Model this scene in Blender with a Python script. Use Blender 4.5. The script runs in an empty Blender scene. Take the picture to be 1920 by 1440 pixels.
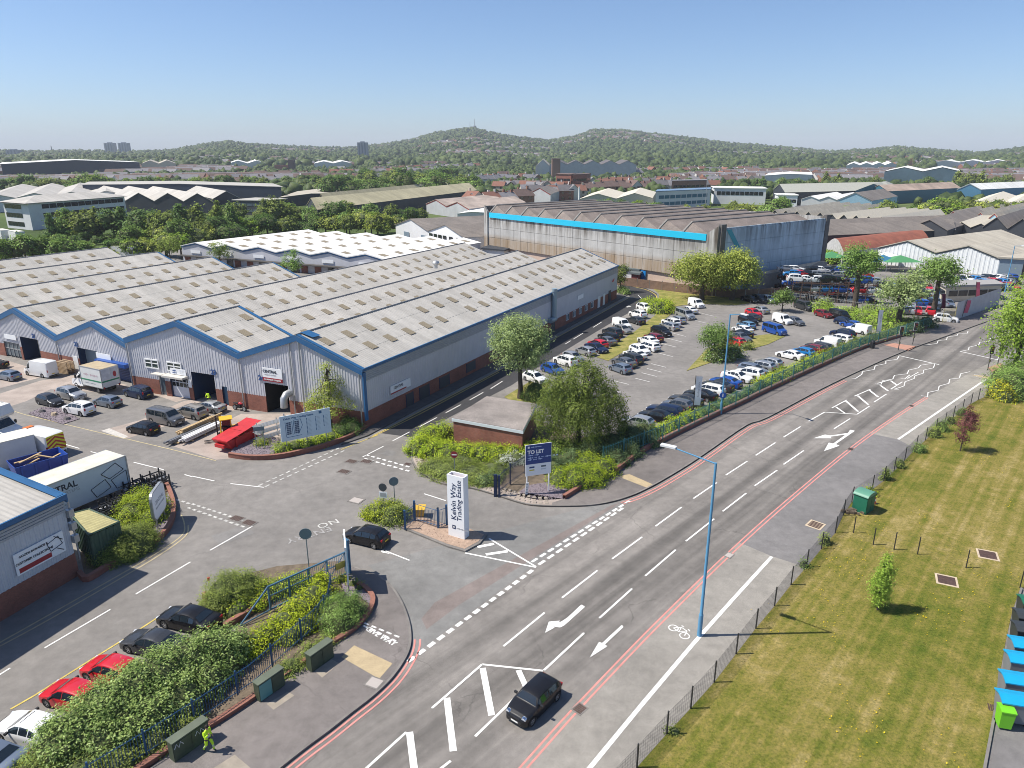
import bpy,math,random
import numpy as np
from mathutils import Vector,Matrix
#  camera, light, exposure
SC=bpy.context.scene
COL=SC.collection
H,F,HOR=26.0,1333.0,285.0
PITCH=math.atan((720-HOR)/F)
cam=bpy.data.cameras.new('camera')
cam.sensor_width=36.0
cam.lens=36.0*F/1920.0
cam.clip_start=0.5
cam.clip_end=30000.0
camo=bpy.data.objects.new('camera',cam)
camo.location=(0,0,H)
camo.rotation_euler=(math.pi/2-PITCH,0,0)
COL.objects.link(camo)
SC.camera=camo
SUN_EL=math.radians(54.5)
SUN_AZ=math.radians(182.0)
W=bpy.data.worlds.new("World")
SC.world=W
W.use_nodes=True
wn,wl=W.node_tree.nodes,W.node_tree.links
wn.clear()
sky=wn.new('ShaderNodeTexSky')
sky.sky_type='NISHITA'
sky.sun_disc=False
sky.sun_elevation=SUN_EL
sky.sun_rotation=math.pi/2-SUN_AZ
sky.altitude=150
sky.air_density=0.82
sky.dust_density=0.8
sky.ozone_density=6.6
bg=wn.new('ShaderNodeBackground')
bg.inputs['Strength'].default_value=0.112
wo=wn.new('ShaderNodeOutputWorld')
wl.new(sky.outputs[0],bg.inputs[0])
wl.new(bg.outputs[0],wo.inputs[0])
sl=bpy.data.lights.new('sun','SUN')
sl.energy=5.0
sl.angle=math.radians(0.5)
sl.color=(1.0,0.945,0.85)
so=bpy.data.objects.new('sun',sl)
sdir=Vector((math.cos(SUN_AZ)*math.cos(SUN_EL),math.sin(SUN_AZ)*math.cos(SUN_EL),math.sin(SUN_EL)))
so.rotation_euler=(-sdir).to_track_quat('-Z','Y').to_euler()
so.location=(-40,0,80)
COL.objects.link(so)
SC.view_settings.view_transform='Standard'
SC.view_settings.look='None'
SC.view_settings.exposure=0.42
SC.view_settings.gamma=1.0
SC.view_settings.use_curve_mapping=False
SC.cycles.volume_bounces=0
SC.cycles.filter_width=0.95
SC.cycles.max_bounces=9
SC.cycles.diffuse_bounces=5
SC.cycles.glossy_bounces=2
SC.cycles.transmission_bounces=5
SC.cycles.transparent_max_bounces=8
#  survey: photograph point -> place on a level plane
_c,_s=math.cos(PITCH),math.sin(PITCH)
def G(x,y,z=0.0):
 u,v=(x-960)/F,(720-y)/F
 t=(z-H)/(-_s+v*_c)
 return Vector((u*t,(_c+v*_s)*t,z))
def up(y,B):
 v=(720-y)/F
 return H+B[1]*(v*_c-_s)/(_c+v*_s)
def proj(p):
 dz=p[2]-H;zc=p[1]*_c-dz*_s
 return 960+F*p[0]/zc,720-F*(p[1]*_s+dz*_c)/zc
def PX(B):
 return F/(B[1]*_c+(H-B[2])*_s)
 #  objects
CH={}
def link(o,parent=None):
 COL.objects.link(o)
 if parent is not None:
  o.parent=parent
  CH.setdefault(parent.name,[]).append(o)
 return o
def tag(o,label=None,cat=None,group=None,kind=None):
 if label:o['label']=label
 if cat:o['category']=cat
 if group:o['group']=group
 if kind:o['kind']=kind
 return o
def thing(name,label,cat,loc=(0,0,0),rz=0.0,group=None):
 o=bpy.data.objects.new(name,None)
 o.empty_display_size=0.2
 o.location=loc
 o.rotation_euler=(0,0,rz)
 COL.objects.link(o)
 return tag(o,label,cat,group)
def copy_tree(o,parent=None):
 c=o.copy()
 link(c,parent)
 for ch in CH.get(o.name,[]):
  copy_tree(ch,c)
 return c
class MB:
 """collects faces, builds one mesh object"""
 def __init__(s):s.v,s.f,s.m=[],[],[]
 def add(s,vs,fs,mi=0):
  b=len(s.v)
  s.v.extend([tuple(p)for p in vs])
  for f in fs:
   s.f.append([i+b for i in f]);s.m.append(mi)
  return s
 def poly(s,pts,mi=0):return s.add(pts,[list(range(len(pts)))],mi)
 def box(s,c,d,rz=0.0,mi=0,tilt=None):
  hx,hy,hz=d[0]/2,d[1]/2,d[2]/2
  M3=Matrix.Rotation(rz,3,'Z')
  if tilt is not None:M3=M3@tilt
  P=[Vector((x,y,z))for z in(-hz,hz)for x,y in((-hx,-hy),(hx,-hy),(hx,hy),(-hx,hy))]
  C=Vector(c)
  return s.add([C+M3@p for p in P],[[3,2,1,0],[4,5,6,7],[0,1,5,4],[1,2,6,5],[2,3,7,6],[3,0,4,7]],mi)
 def prism(s,pts,z0,z1,mi=0,mtop=None,bottom=True):
  n=len(pts)
  if sum(pts[i][0]*pts[(i+1)%n][1]-pts[(i+1)%n][0]*pts[i][1]for i in range(n))<0:pts=list(pts)[::-1]
  vs=[(p[0],p[1],z0)for p in pts]+[(p[0],p[1],z1)for p in pts]
  s.add(vs,[[i,(i+1)%n,n+(i+1)%n,n+i]for i in range(n)]+([list(range(n))[::-1]]if bottom else[]),mi)
  return s.poly([(p[0],p[1],z1)for p in pts],mi if mtop is None else mtop)if True else s
 def tube(s,pts,r,n=8,mi=0,cap=True):
  pts=[Vector(p)for p in pts]
  if not hasattr(r,'__len__'):r=[r]*len(pts)
  vs,fs=[],[]
  ref=Vector((0,0,1))if abs((pts[-1]-pts[0]).normalized().z)<0.9 else Vector((1,0,0))
  for i,p in enumerate(pts):
   d=(pts[min(i+1,len(pts)-1)]-pts[max(i-1,0)]).normalized()
   a=d.cross(ref).normalized();b=d.cross(a).normalized()
   for k in range(n):
    t=2*math.pi*k/n
    vs.append(p+(a*math.cos(t)+b*math.sin(t))*r[i])
  for i in range(len(pts)-1):
   for k in range(n):
    fs.append([i*n+k,i*n+(k+1)%n,(i+1)*n+(k+1)%n,(i+1)*n+k])
  if cap:
   fs.append(list(range(n)));fs.append([(len(pts)-1)*n+k for k in range(n)][::-1])
  return s.add(vs,fs,mi)
 def cyl(s,c,r,h,n=12,mi=0,r2=None):return s.tube([(c[0],c[1],c[2]),(c[0],c[1],c[2]+h)],[r,r if r2 is None else r2],n,mi)
 def build(s,name,mats,parent=None,smooth=None,base=None,kind=None):
  if not isinstance(mats,(list,tuple)):mats=[mats]
  me=bpy.data.meshes.new(name)
  vs=s.v
  if base is not None:vs=[(p[0]-base[0],p[1]-base[1],p[2]-(base[2]if len(base)>2 else 0))for p in vs]
  me.from_pydata(vs,[],s.f)
  for m in mats:me.materials.append(m)
  if len(mats)>1:me.polygons.foreach_set('material_index',s.m)
  if smooth is not None:
   me.polygons.foreach_set('use_smooth',[True]*len(s.f))
   if smooth<180:me.set_sharp_from_angle(angle=math.radians(smooth))
  me.update()
  o=bpy.data.objects.new(name,me)
  link(o,parent)
  if kind:o['kind']=kind
  return o
def wpart(t,name,mb,mats,smooth=None,kind=None):
 return mb.build(name,mats,t,smooth,base=t.location,kind=kind)
def share(o,name,parent,loc=None,rz=None,scale=None):
 c=bpy.data.objects.new(name,o.data if hasattr(o,'data')else o)
 if loc is not None:c.location=loc
 if rz is not None:c.rotation_euler=(0,0,rz)
 if scale is not None:c.scale=scale
 return link(c,parent)
 #  materials
MATS={}
def new_mat(name):
 m=bpy.data.materials.new(name);m.use_nodes=True
 nt=m.node_tree;b=nt.nodes['Principled BSDF']
 return m,nt,b
def noise(nt,scale,detail=4,rough=0.6,coord='Object',stretch=None):
 tc=nt.nodes.new('ShaderNodeTexCoord');n=nt.nodes.new('ShaderNodeTexNoise')
 n.inputs['Scale'].default_value=scale;n.inputs['Detail'].default_value=detail;n.inputs['Roughness'].default_value=rough
 src=tc.outputs[coord]
 if stretch is not None:
  mp=nt.nodes.new('ShaderNodeMapping');mp.vector_type='TEXTURE';mp.inputs['Scale'].default_value=[1.0/q for q in stretch[:3]]
  if len(stretch)>3:mp.inputs['Rotation'].default_value=(0,0,stretch[3])
  nt.links.new(src,mp.inputs[0]);src=mp.outputs[0]
 nt.links.new(src,n.inputs['Vector'])
 return n
def ramp(nt,fac,stops):
 r=nt.nodes.new('ShaderNodeValToRGB');e=r.color_ramp.elements
 while len(e)<len(stops):e.new(0.5)
 for k,(p,c)in enumerate(stops):
  e[k].position=p;e[k].color=(c[0],c[1],c[2],1)
 nt.links.new(fac,r.inputs[0]);return r
def mixc(nt,fac,a,b,mode='MIX'):
 m=nt.nodes.new('ShaderNodeMix');m.data_type='RGBA';m.blend_type=mode
 for sock,val in((m.inputs[0],fac),(m.inputs[6],a),(m.inputs[7],b)):
  if hasattr(val,'links')or hasattr(val,'is_linked'):nt.links.new(val,sock)
  elif isinstance(val,(int,float)):sock.default_value=val
  else:sock.default_value=(val[0],val[1],val[2],1)
 return m.outputs[2]
def bump(nt,b,height,strength=0.3,dist=0.02):
 bp=nt.nodes.new('ShaderNodeBump');bp.inputs['Strength'].default_value=strength;bp.inputs['Distance'].default_value=dist
 nt.links.new(height,bp.inputs['Height']);nt.links.new(bp.outputs[0],b.inputs['Normal'])
def mat(name,col,rough=0.6,metal=0.0,var=0.0,scale=1.5,fine=0.0,fscale=40,coat=0.0,stretch=None,bmp=0.0,spec=None,dirt=None):
 """plain surface with broad (var) and fine unevenness of its own colour"""
 if name in MATS:return MATS[name]
 m,nt,b=new_mat(name)
 b.inputs['Roughness'].default_value=rough;b.inputs['Metallic'].default_value=metal
 if spec is not None:b.inputs['Specular IOR Level'].default_value=spec
 if coat:b.inputs['Coat Weight'].default_value=coat;b.inputs['Coat Roughness'].default_value=0.04
 c=(col[0],col[1],col[2])
 if var or fine:
  out=None
  if var:
   n=noise(nt,scale,5,0.62,stretch=stretch)
   d=dirt or(c[0]*(1-var),c[1]*(1-var),c[2]*(1-var))
   out=ramp(nt,n.outputs['Fac'],[(0.3,d),(0.68,(min(1,c[0]*(1+var*.5)),min(1,c[1]*(1+var*.5)),min(1,c[2]*(1+var*.5))))]).outputs[0]
  if fine:
   n2=noise(nt,fscale,3,0.7)
   g=ramp(nt,n2.outputs['Fac'],[(0.3,(1-fine,)*3),(0.7,(1+fine,)*3)])
   out=mixc(nt,1.0,out if out is not None else c,g.outputs[0],'MULTIPLY')
   if bmp:bump(nt,b,n2.outputs['Fac'],bmp)
  nt.links.new(out,b.inputs['Base Color'])
 else:
  b.inputs['Base Color'].default_value=(*c,1)
 MATS[name]=m
 return m
def asphalt(name,col,warm=(1,1,1),streak=None,crack=0.35):
 m,nt,b=new_mat(name)
 b.inputs['Roughness'].default_value=0.88
 n1=noise(nt,0.12,6,0.65);n2=noise(nt,1.3,6,0.7);n3=noise(nt,28,2,0.8)
 c=tuple(col[i]*warm[i]for i in range(3))
 base=ramp(nt,n1.outputs['Fac'],[(0.32,tuple(x*0.76 for x in c)),(0.66,tuple(x*1.14 for x in c))]).outputs[0]
 g2=ramp(nt,n2.outputs['Fac'],[(0.3,(0.80,)*3),(0.7,(1.12,)*3)]).outputs[0]
 g3=ramp(nt,n3.outputs['Fac'],[(0.3,(0.8,)*3),(0.7,(1.2,)*3)]).outputs[0]
 o=mixc(nt,1,base,g2,'MULTIPLY');o=mixc(nt,1,o,g3,'MULTIPLY')
 if crack:
  tc=nt.nodes.new('ShaderNodeTexCoord')
  vo=nt.nodes.new('ShaderNodeTexVoronoi');vo.feature='DISTANCE_TO_EDGE';vo.inputs['Scale'].default_value=0.16
  nw=noise(nt,0.9,4,0.6)
  ad=nt.nodes.new('ShaderNodeVectorMath');ad.operation='ADD'
  nt.links.new(tc.outputs['Object'],ad.inputs[0]);nt.links.new(nw.outputs['Color'],ad.inputs[1]);nt.links.new(ad.outputs[0],vo.inputs['Vector'])
  cr=ramp(nt,vo.outputs['Distance'],[(0.0,(1-crack,)*3),(0.008,(1,1,1))]).outputs[0]
  msk=ramp(nt,n1.outputs['Fac'],[(0.5,(0,0,0)),(0.56,(1,1,1))]).outputs[0]
  o=mixc(nt,msk,o,mixc(nt,1,o,cr,'MULTIPLY'))
 if streak:
  ns=noise(nt,1.0,4,0.55,stretch=(0.012,0.55,1,streak[0]))
  gs=ramp(nt,ns.outputs['Fac'],[(0.38,(streak[1],)*3),(0.62,(1.1,)*3)]).outputs[0]
  o=mixc(nt,1,o,gs,'MULTIPLY')
 nt.links.new(o,b.inputs['Base Color'])
 bump(nt,b,n3.outputs['Fac'],0.35,0.01)
 MATS[name]=m
 return m
def leafmat(name,dark,light,trans=0.36,rough=0.55):
 if name in MATS:return MATS[name]
 m,nt,b=new_mat(name)
 at=nt.nodes.new('ShaderNodeAttribute');at.attribute_name='rnd'
 oi=nt.nodes.new('ShaderNodeObjectInfo')
 r=ramp(nt,at.outputs['Fac'],[(0.0,dark),(0.6,tuple((dark[i]+light[i]*1.6)/2.6 for i in range(3))),(1.0,light)])
 hs=nt.nodes.new('ShaderNodeHueSaturation')
 mv=nt.nodes.new('ShaderNodeMapRange');mv.inputs[3].default_value=0.8;mv.inputs[4].default_value=1.2
 nt.links.new(oi.outputs['Random'],mv.inputs[0]);nt.links.new(mv.outputs[0],hs.inputs['Value'])
 nt.links.new(r.outputs[0],hs.inputs['Color'])
 b.inputs['Roughness'].default_value=rough;b.inputs['Specular IOR Level'].default_value=0.15
 nt.links.new(hs.outputs[0],b.inputs['Base Color'])
 tr=nt.nodes.new('ShaderNodeBsdfTranslucent');mx=nt.nodes.new('ShaderNodeMixShader');mx.inputs[0].default_value=trans
 nt.links.new(hs.outputs[0],tr.inputs[0]);nt.links.new(b.outputs[0],mx.inputs[1]);nt.links.new(tr.outputs[0],mx.inputs[2])
 nt.links.new(mx.outputs[0],nt.nodes['Material Output'].inputs[0])
 MATS[name]=m
 return m
def leaves(name,P,N,size,mt,parent=None,kind=None,rng=None,aspect=1.0,jitter=0.5,base=None,rnd=None,link_it=True):
 """many leaf-sized four-cornered faces; P centres, N rough facing directions (n,3)"""
 rng=rng or np.random.default_rng(1)
 n=len(P)
 N=N+rng.normal(0,jitter,(n,3));N/=np.linalg.norm(N,axis=1)[:,None]+1e-9
 R=rng.normal(0,1,(n,3));A=np.cross(N,R);A/=np.linalg.norm(A,axis=1)[:,None]+1e-9
 B=np.cross(N,A)
 s=size*rng.uniform(0.6,1.35,(n,1))
 a,b=A*s*0.5,B*s*0.5*aspect
 bend=N*s*0.12
 V=np.stack([P-a-bend,P-b*0.9,P+a-bend,P+b*0.9],1).reshape(-1,3)
 if base is not None:V=V-np.array(base)
 me=bpy.data.meshes.new(name)
 me.vertices.add(4*n);me.vertices.foreach_set('co',V.astype(np.float32).ravel())
 me.loops.add(4*n);me.loops.foreach_set('vertex_index',np.arange(4*n,dtype=np.int32))
 me.polygons.add(n);me.polygons.foreach_set('loop_start',np.arange(0,4*n,4,dtype=np.int32))
 me.polygons.foreach_set('loop_total',np.full(n,4,dtype=np.int32))
 me.materials.append(mt)
 at=me.attributes.new('rnd','FLOAT','FACE')
 at.data.foreach_set('value',(rng.random(n)if rnd is None else rnd).astype(np.float32))
 me.update(calc_edges=True)
 o=bpy.data.objects.new(name,me)
 if link_it:link(o,parent)
 if kind:o['kind']=kind
 return o
FAINT={'Home Living','kitchens & bathrooms','windows doors conservatories','industrials','Units from','3,750 sq ft to 30,000 sq ft','0121 265 7500','L','A','N','D','30','SIGN','WORKS','- - - - - - -'}
def text(name,body,size,mt,parent,loc,rot,align='LEFT',shear=0.0,extrude=0.004,spacing=1.0,bold=0.0):
 if body in FAINT:
  mb=MB();n=len(body);w=.55*size;x0={'LEFT':0,'CENTER':-n*w/2}[align]
  for i in range(n):
   if body[i]!=' ':mb.box((x0+(i+.5)*w,0,.002),(w*.72,size*(.30+.18*((i*7)%3)),.004))
  o=mb.build('faint_lettering',mt,parent,kind='stuff');o.matrix_basis=Matrix.Translation(loc)@rot.to_4x4()
  return o
 cu=bpy.data.curves.new(name,'FONT')
 cu.body=body;cu.size=size;cu.align_x=align;cu.align_y='CENTER';cu.shear=shear;cu.extrude=extrude;cu.space_character=spacing
 cu.offset=bold;cu.resolution_u=3
 tmp=bpy.data.objects.new(name,cu);COL.objects.link(tmp)
 dg=bpy.context.evaluated_depsgraph_get();dg.update()
 me=bpy.data.meshes.new_from_object(tmp.evaluated_get(dg))
 bpy.data.objects.remove(tmp);bpy.data.curves.remove(cu)
 me.materials.clear();me.materials.append(mt)
 me.name=name
 o=bpy.data.objects.new(name,me)
 o.matrix_basis=Matrix.Translation(loc)@rot.to_4x4()
 return link(o,parent)
def frame_rot(x,y):
 x=Vector(x).normalized();y=Vector(y);y=(y-x*y.dot(x)).normalized();z=x.cross(y)
 return Matrix((x,y,z)).transposed()
ASPHALT=asphalt('old_asphalt',(0.212,0.197,0.182),crack=0.18)
ROADM=asphalt('road_asphalt',(0.222,0.203,0.184),streak=(math.radians(47),0.56),crack=0.32)
NEWTAR=asphalt('fresh_asphalt',(0.040,0.039,0.042),crack=0)
PAVE=asphalt('pavement_asphalt',(0.178,0.158,0.147),crack=0.3)
PATHM=asphalt('beige_path',(0.275,0.255,0.225),crack=0.0)
PATHG=asphalt('grey_path',(0.185,0.175,0.170),crack=0.1)
CONC=mat('concrete',(0.36,0.30,0.26),0.9,var=0.25,scale=0.5,fine=0.12,fscale=18)
KERB=mat('kerb_stone',(0.19,0.175,0.16),0.9,var=0.3,scale=1.2,fine=0.15)
PAINT=mat('white_road_paint',(0.74,0.73,0.70),0.7,var=0.16,scale=3.0,fine=0.12,fscale=25)
WORN=mat('worn_road_paint',(0.50,0.49,0.46),0.8,var=0.5,scale=5.0,fine=0.2,fscale=20)
YEL=mat('yellow_road_paint',(0.55,0.42,0.10),0.8,var=0.3,scale=3.0)
PALEYEL=mat('worn_yellow_paint',(0.50,0.42,0.24),0.8,var=0.3,scale=3.0)
REDP=mat('faded_red_paint',(0.62,0.24,0.21),0.8,var=0.2,scale=2.0)
BRICK=None
def brickmat(name,c1,c2,mort,sc=1.0):
 m,nt,b=new_mat(name)
 tc=nt.nodes.new('ShaderNodeTexCoord');mp=nt.nodes.new('ShaderNodeVectorMath');mp.operation='DOT_PRODUCT'
 cx=nt.nodes.new('ShaderNodeCombineXYZ');sx=nt.nodes.new('ShaderNodeSeparateXYZ')
 nt.links.new(tc.outputs['Object'],sx.inputs[0])
 ad=nt.nodes.new('ShaderNodeMath');ad.operation='ADD'
 nt.links.new(sx.outputs[0],ad.inputs[0]);nt.links.new(sx.outputs[1],ad.inputs[1])
 nt.links.new(ad.outputs[0],cx.inputs[0]);nt.links.new(sx.outputs[2],cx.inputs[1])
 br=nt.nodes.new('ShaderNodeTexBrick');br.inputs['Scale'].default_value=4.4*sc
 br.inputs['Color1'].default_value=(*c1,1);br.inputs['Color2'].default_value=(*c2,1);br.inputs['Mortar'].default_value=(*mort,1)
 br.inputs['Mortar Size'].default_value=0.012
 nt.links.new(cx.outputs[0],br.inputs['Vector'])
 n=noise(nt,0.6,5,0.6)
 o=mixc(nt,1,br.outputs['Color'],ramp(nt,n.outputs['Fac'],[(0.3,(0.75,)*3),(0.7,(1.15,)*3)]).outputs[0],'MULTIPLY')
 nt.links.new(o,b.inputs['Base Color']);b.inputs['Roughness'].default_value=0.9
 bump(nt,b,br.outputs['Fac'],-0.3,0.01)
 MATS[name]=m
 return m
BRICK=brickmat('red_brick',(0.29,0.105,0.07),(0.22,0.075,0.05),(0.22,0.17,0.14))
GLASS=mat('dark_window_glass',(0.012,0.016,0.020),0.06,spec=0.7)
PALEGLASS=mat('pale_window_glass',(0.10,0.13,0.15),0.1,spec=0.7)
WHITE=mat('white_paint',(0.78,0.78,0.77),0.5,var=0.06,scale=2)
BLACK=mat('black_plastic',(0.02,0.02,0.022),0.5)
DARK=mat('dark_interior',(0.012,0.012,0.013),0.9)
STEEL=mat('galvanised_steel',(0.42,0.43,0.44),0.45,metal=0.6,var=0.12,scale=4)
BLUEP=mat('blue_fascia',(0.025,0.115,0.26),0.45,var=0.12,scale=0.7)
NAVY=mat('navy_paint',(0.012,0.03,0.085),0.45)
#  ground, roads, kerbs, markings
def smooth_path(pts,n=6):
 P=[Vector(p)for p in pts]
 out=[]
 for i in range(len(P)-1):
  p0,p1,p2,p3=P[max(i-1,0)],P[i],P[i+1],P[min(i+2,len(P)-1)]
  for k in range(n):
   t=k/n
   out.append(0.5*((2*p1)+(p2-p0)*t+(2*p0-5*p1+4*p2-p3)*t*t+(3*p1-p0-3*p2+p3)*t**3))
 out.append(P[-1]);return out
def gp(px,z=0.0):return[G(x,y,z)for x,y in px]
def sheet(name,pts,m,z,parent=None,kind='structure'):
 o=MB().poly([(p[0],p[1],z)for p in pts]).build(name,m,parent)
 if kind and parent is None:o['kind']=kind
 return o
def slab(name,pts,m,z,kerb=None,parent=None):
 mb=MB();mb.prism([(p[0],p[1])for p in pts],-0.03,z,0,bottom=False)
 o=mb.build(name,m,parent)
 if parent is None:o['kind']='structure'
 return o
def offset(pts,d):
 out=[]
 for i,p in enumerate(pts):
  t=(pts[min(i+1,len(pts)-1)]-pts[max(i-1,0)]);t.z=0;t.normalize()
  out.append(p+Vector((-t.y,t.x,0))*d)
 return out
def strip_mb(mb,pts,w,z,h=0.0):
 a,b=offset(pts,w/2),offset(pts,-w/2)
 n=len(pts)
 vs=[(p.x,p.y,z)for p in a]+[(p.x,p.y,z)for p in b]
 mb.add(vs,[[n+i,n+i+1,i+1,i]for i in range(n-1)])
 if h:
  for q,fl in((a,0),(b,1)):
   v2=[(p.x,p.y,z)for p in q]+[(p.x,p.y,z-h)for p in q]
   mb.add(v2,[[i,i+1,n+i+1,n+i]if not fl else[n+i,n+i+1,i+1,i]for i in range(n-1)])
 return mb
ZM=0.016
KL1=smooth_path(gp([(180,1700),(480,1475),(523,1440),(570,1403),(612,1372),(655,1338),(695,1307),(728,1276),(750,1247),(763,1222),(767,1200),(764,1170),(752,1135),(733,1104),(708,1084),(682,1074),(656,1064)]),4)
BACK1=smooth_path(gp([(652,1085),(677,1105),(696,1121),(701,1138),(683,1164),(661,1186),(620,1213),(572,1245),(527,1277),(479,1312),(406,1360),(319,1411),(287,1440),(-60,1700)]),3)
KL2=smooth_path(gp([(776,838),(771,850),(772,866),(785,886),(810,900),(835,910),(880,916),(927,929),(977,945),(1010,950),(1060,951),(1110,949),(1150,942),(1185,931),(1210,920),(1240,904),(1290,874),(1330,847),(1400,799),(1440,784),(1540,731),(1615,695),(1695,660),(1792,625),(1850,604),(1905,586),(1990,560)]),4)
BACK2=gp([(1057,938),(1097,914),(1150,890),(1200,852),(1247,826),(1335,783),(1385,760),(1440,733),(1540,687),(1620,653),(1690,631),(1752,611),(1790,601),(1862,578),(1960,550)])
RED=smooth_path(gp([(745,1700),(977,1440),(1074,1332),(1195,1205),(1260,1140),(1366,1037),(1472,942),(1594,841),(1680,780),(1736,745)]),5)
RIGHTK=RED+smooth_path(gp([(1780,722),(1819,699),(1872,672),(1925,645),(2000,612),(2100,575)]),3)
FENCE=gp([(950,1700),(1194,1440),(1250,1377),(1295,1329),(1339,1280),(1380,1227),(1417,1179),(1452,1137),(1483,1097),(1512,1064),(1540,1030),(1566,1000),(1581,967),(1597,942),(1635,919),(1657,902),(1676,884),(1696,864),(1717,842),(1735,826),(1754,808),(1771,796),(1787,784),(1804,771),(1820,758),(1834,750),(1850,743)])
SKY=[(-500,268),(-200,280),(0,286),(60,287),(180,286),(260,287),(330,284),(380,276),(430,271),(470,275),(560,279),(650,281),(720,275),(775,267),(815,258),(850,252),(888,249),(915,255),(960,262),(1030,268),(1080,262),(1110,252),(1160,252),(1220,258),(1300,266),(1360,273),(1420,277),(1480,281),(1560,287),(1640,283),(1680,280),(1750,285),(1830,289),(1880,285),(1920,281),(2100,272),(2500,285)]
def ridge_h(px):
 xs=[p[0]for p in SKY];ys=[p[1]for p in SKY]
 return float(np.interp(px,xs,ys))
R_RIDGE=3300.0
def ground_h(x,y):
 r=math.hypot(x,y)
 if r<700 or y<50:return 0.0
 px=960+F*(x/y)/0.951
 top=max(2.0,H+(HOR+2.5-ridge_h(px))*R_RIDGE/F-7.0)
 t=min(1.0,(r-700)/(R_RIDGE-700));s=t*t*(3-2*t)
 w=5.0*math.sin(x*0.004+1.3)*math.sin(y*0.0031)*min(1,(r-700)/800)
 hh=top*(0.12*t+0.88*s**1.25)+w*(1-t)
 if r>R_RIDGE:hh=top*max(0.25,1-(r-R_RIDGE)/2500.0)
 return max(hh,0.0)
def make_ground():
 az=np.radians(np.linspace(-60,60,161));rr=[0.0,60,150,300,500,700,850,1000,1150,1300,1450,1600,1750,1900,2050,2200,2350,2500,2650,2800,2950,3100,3200,3300,3450,3700,4300,5200,7000,9500]
 vs,fs=[],[]
 for r in rr:
  for a in az:
   x,y=r*math.sin(a),r*math.cos(a)-30
   z=ground_h(x,y)
   vs.append((x,y,z-0.06))
 n=len(az)
 for i in range(len(rr)-1):
  for k in range(n-1):
   fs.append([i*n+k,i*n+k+1,(i+1)*n+k+1,(i+1)*n+k][::-1])
 m,nt,b=new_mat('far_land')
 n1=noise(nt,0.006,8,0.62);n2=noise(nt,0.05,6,0.7)
 c=ramp(nt,n1.outputs['Fac'],[(0.30,(0.045,0.070,0.026)),(0.46,(0.075,0.11,0.035)),(0.60,(0.12,0.15,0.055)),(0.75,(0.20,0.20,0.11))]).outputs[0]
 g=ramp(nt,n2.outputs['Fac'],[(0.3,(0.7,)*3),(0.7,(1.2,)*3)]).outputs[0]
 nt.links.new(mixc(nt,1,c,g,'MULTIPLY'),b.inputs['Base Color']);b.inputs['Roughness'].default_value=1.0;b.inputs['Specular IOR Level'].default_value=0.1
 o=MB().add(vs,fs).build('ground',m);o['kind']='structure'
 for p in o.data.polygons:p.use_smooth=True
 o2=MB().poly([(-400,-200,-0.12),(400,-200,-0.12),(400,120,-0.12),(-400,120,-0.12)]).build('ground',m);o2['kind']='structure'
make_ground()
TARMAC=sheet('estate_asphalt',[(-170,-20),(75,-20),(75,60),(110,120),(160,230),(40,235),(-40,215),(-170,190)],ASPHALT,0.0)
left_edge=[p for p in KL1 if p.y<G(767,1200).y]+gp([(765,1243),(1004,1066),(1180,940)])+[p for p in KL2 if p.x>G(1200,924).x and p.y>G(1200,924).y]
ROAD=sheet('main_road',left_edge+RIGHTK[::-1],ROADM,0.004)
sheet('fresh_asphalt_road',gp([(712,812),(780,776),(930,698),(1037,637),(1140,580),(1181,557),(1176,549),(1158,538),(1168,533),(1210,540),(1231,550),(1233,561),(1212,568),(1150,603),(1080,645),(1000,694),(960,722),(880,763),(800,805),(772,820)]),NEWTAR,0.006)
slab('near_pavement',KL1+BACK1,PAVE,0.12)
bb=BACK2[::-1]
slab('far_pavement',[p for p in KL2 if p.x>G(1030,951).x]+bb+gp([(1035,945)]),PAVE,0.12)
kmb=MB();strip_mb(kmb,offset(KL1,-0.07),0.14,0.128,0.14);k1=kmb.build('kerb',KERB);k1['kind']='structure'
kmb=MB();strip_mb(kmb,offset(KL2,0.07),0.14,0.128,0.14);k2=kmb.build('kerb',KERB);k2['kind']='structure'
def between(a,b,x):return None
iA=min(range(len(RED)),key=lambda i:(RED[i]-G(1385,1018)).length)
iB=min(range(len(RED)),key=lambda i:(RED[i]-G(1633,813)).length)
fA=min(range(len(FENCE)),key=lambda i:(FENCE[i]-G(1485,1060)).length)
fB=min(range(len(FENCE)),key=lambda i:(FENCE[i]-G(1702,829)).length)
sheet('shared_path',RED[:iA+1]+gp([(1447,1043)])+FENCE[:fA+1][::-1],PATHM,0.010)
sheet('shared_path',RED[iA:iB+1]+gp([(1684,824)])+FENCE[fA:fB+1][::-1]+gp([(1447,1043)]),PATHG,0.010)
sheet('shared_path',RIGHTK[iB:]+gp([(2100,640),(1960,690)])+FENCE[fB:][::-1]+gp([(1684,824)]),PATHM,0.010)
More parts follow.
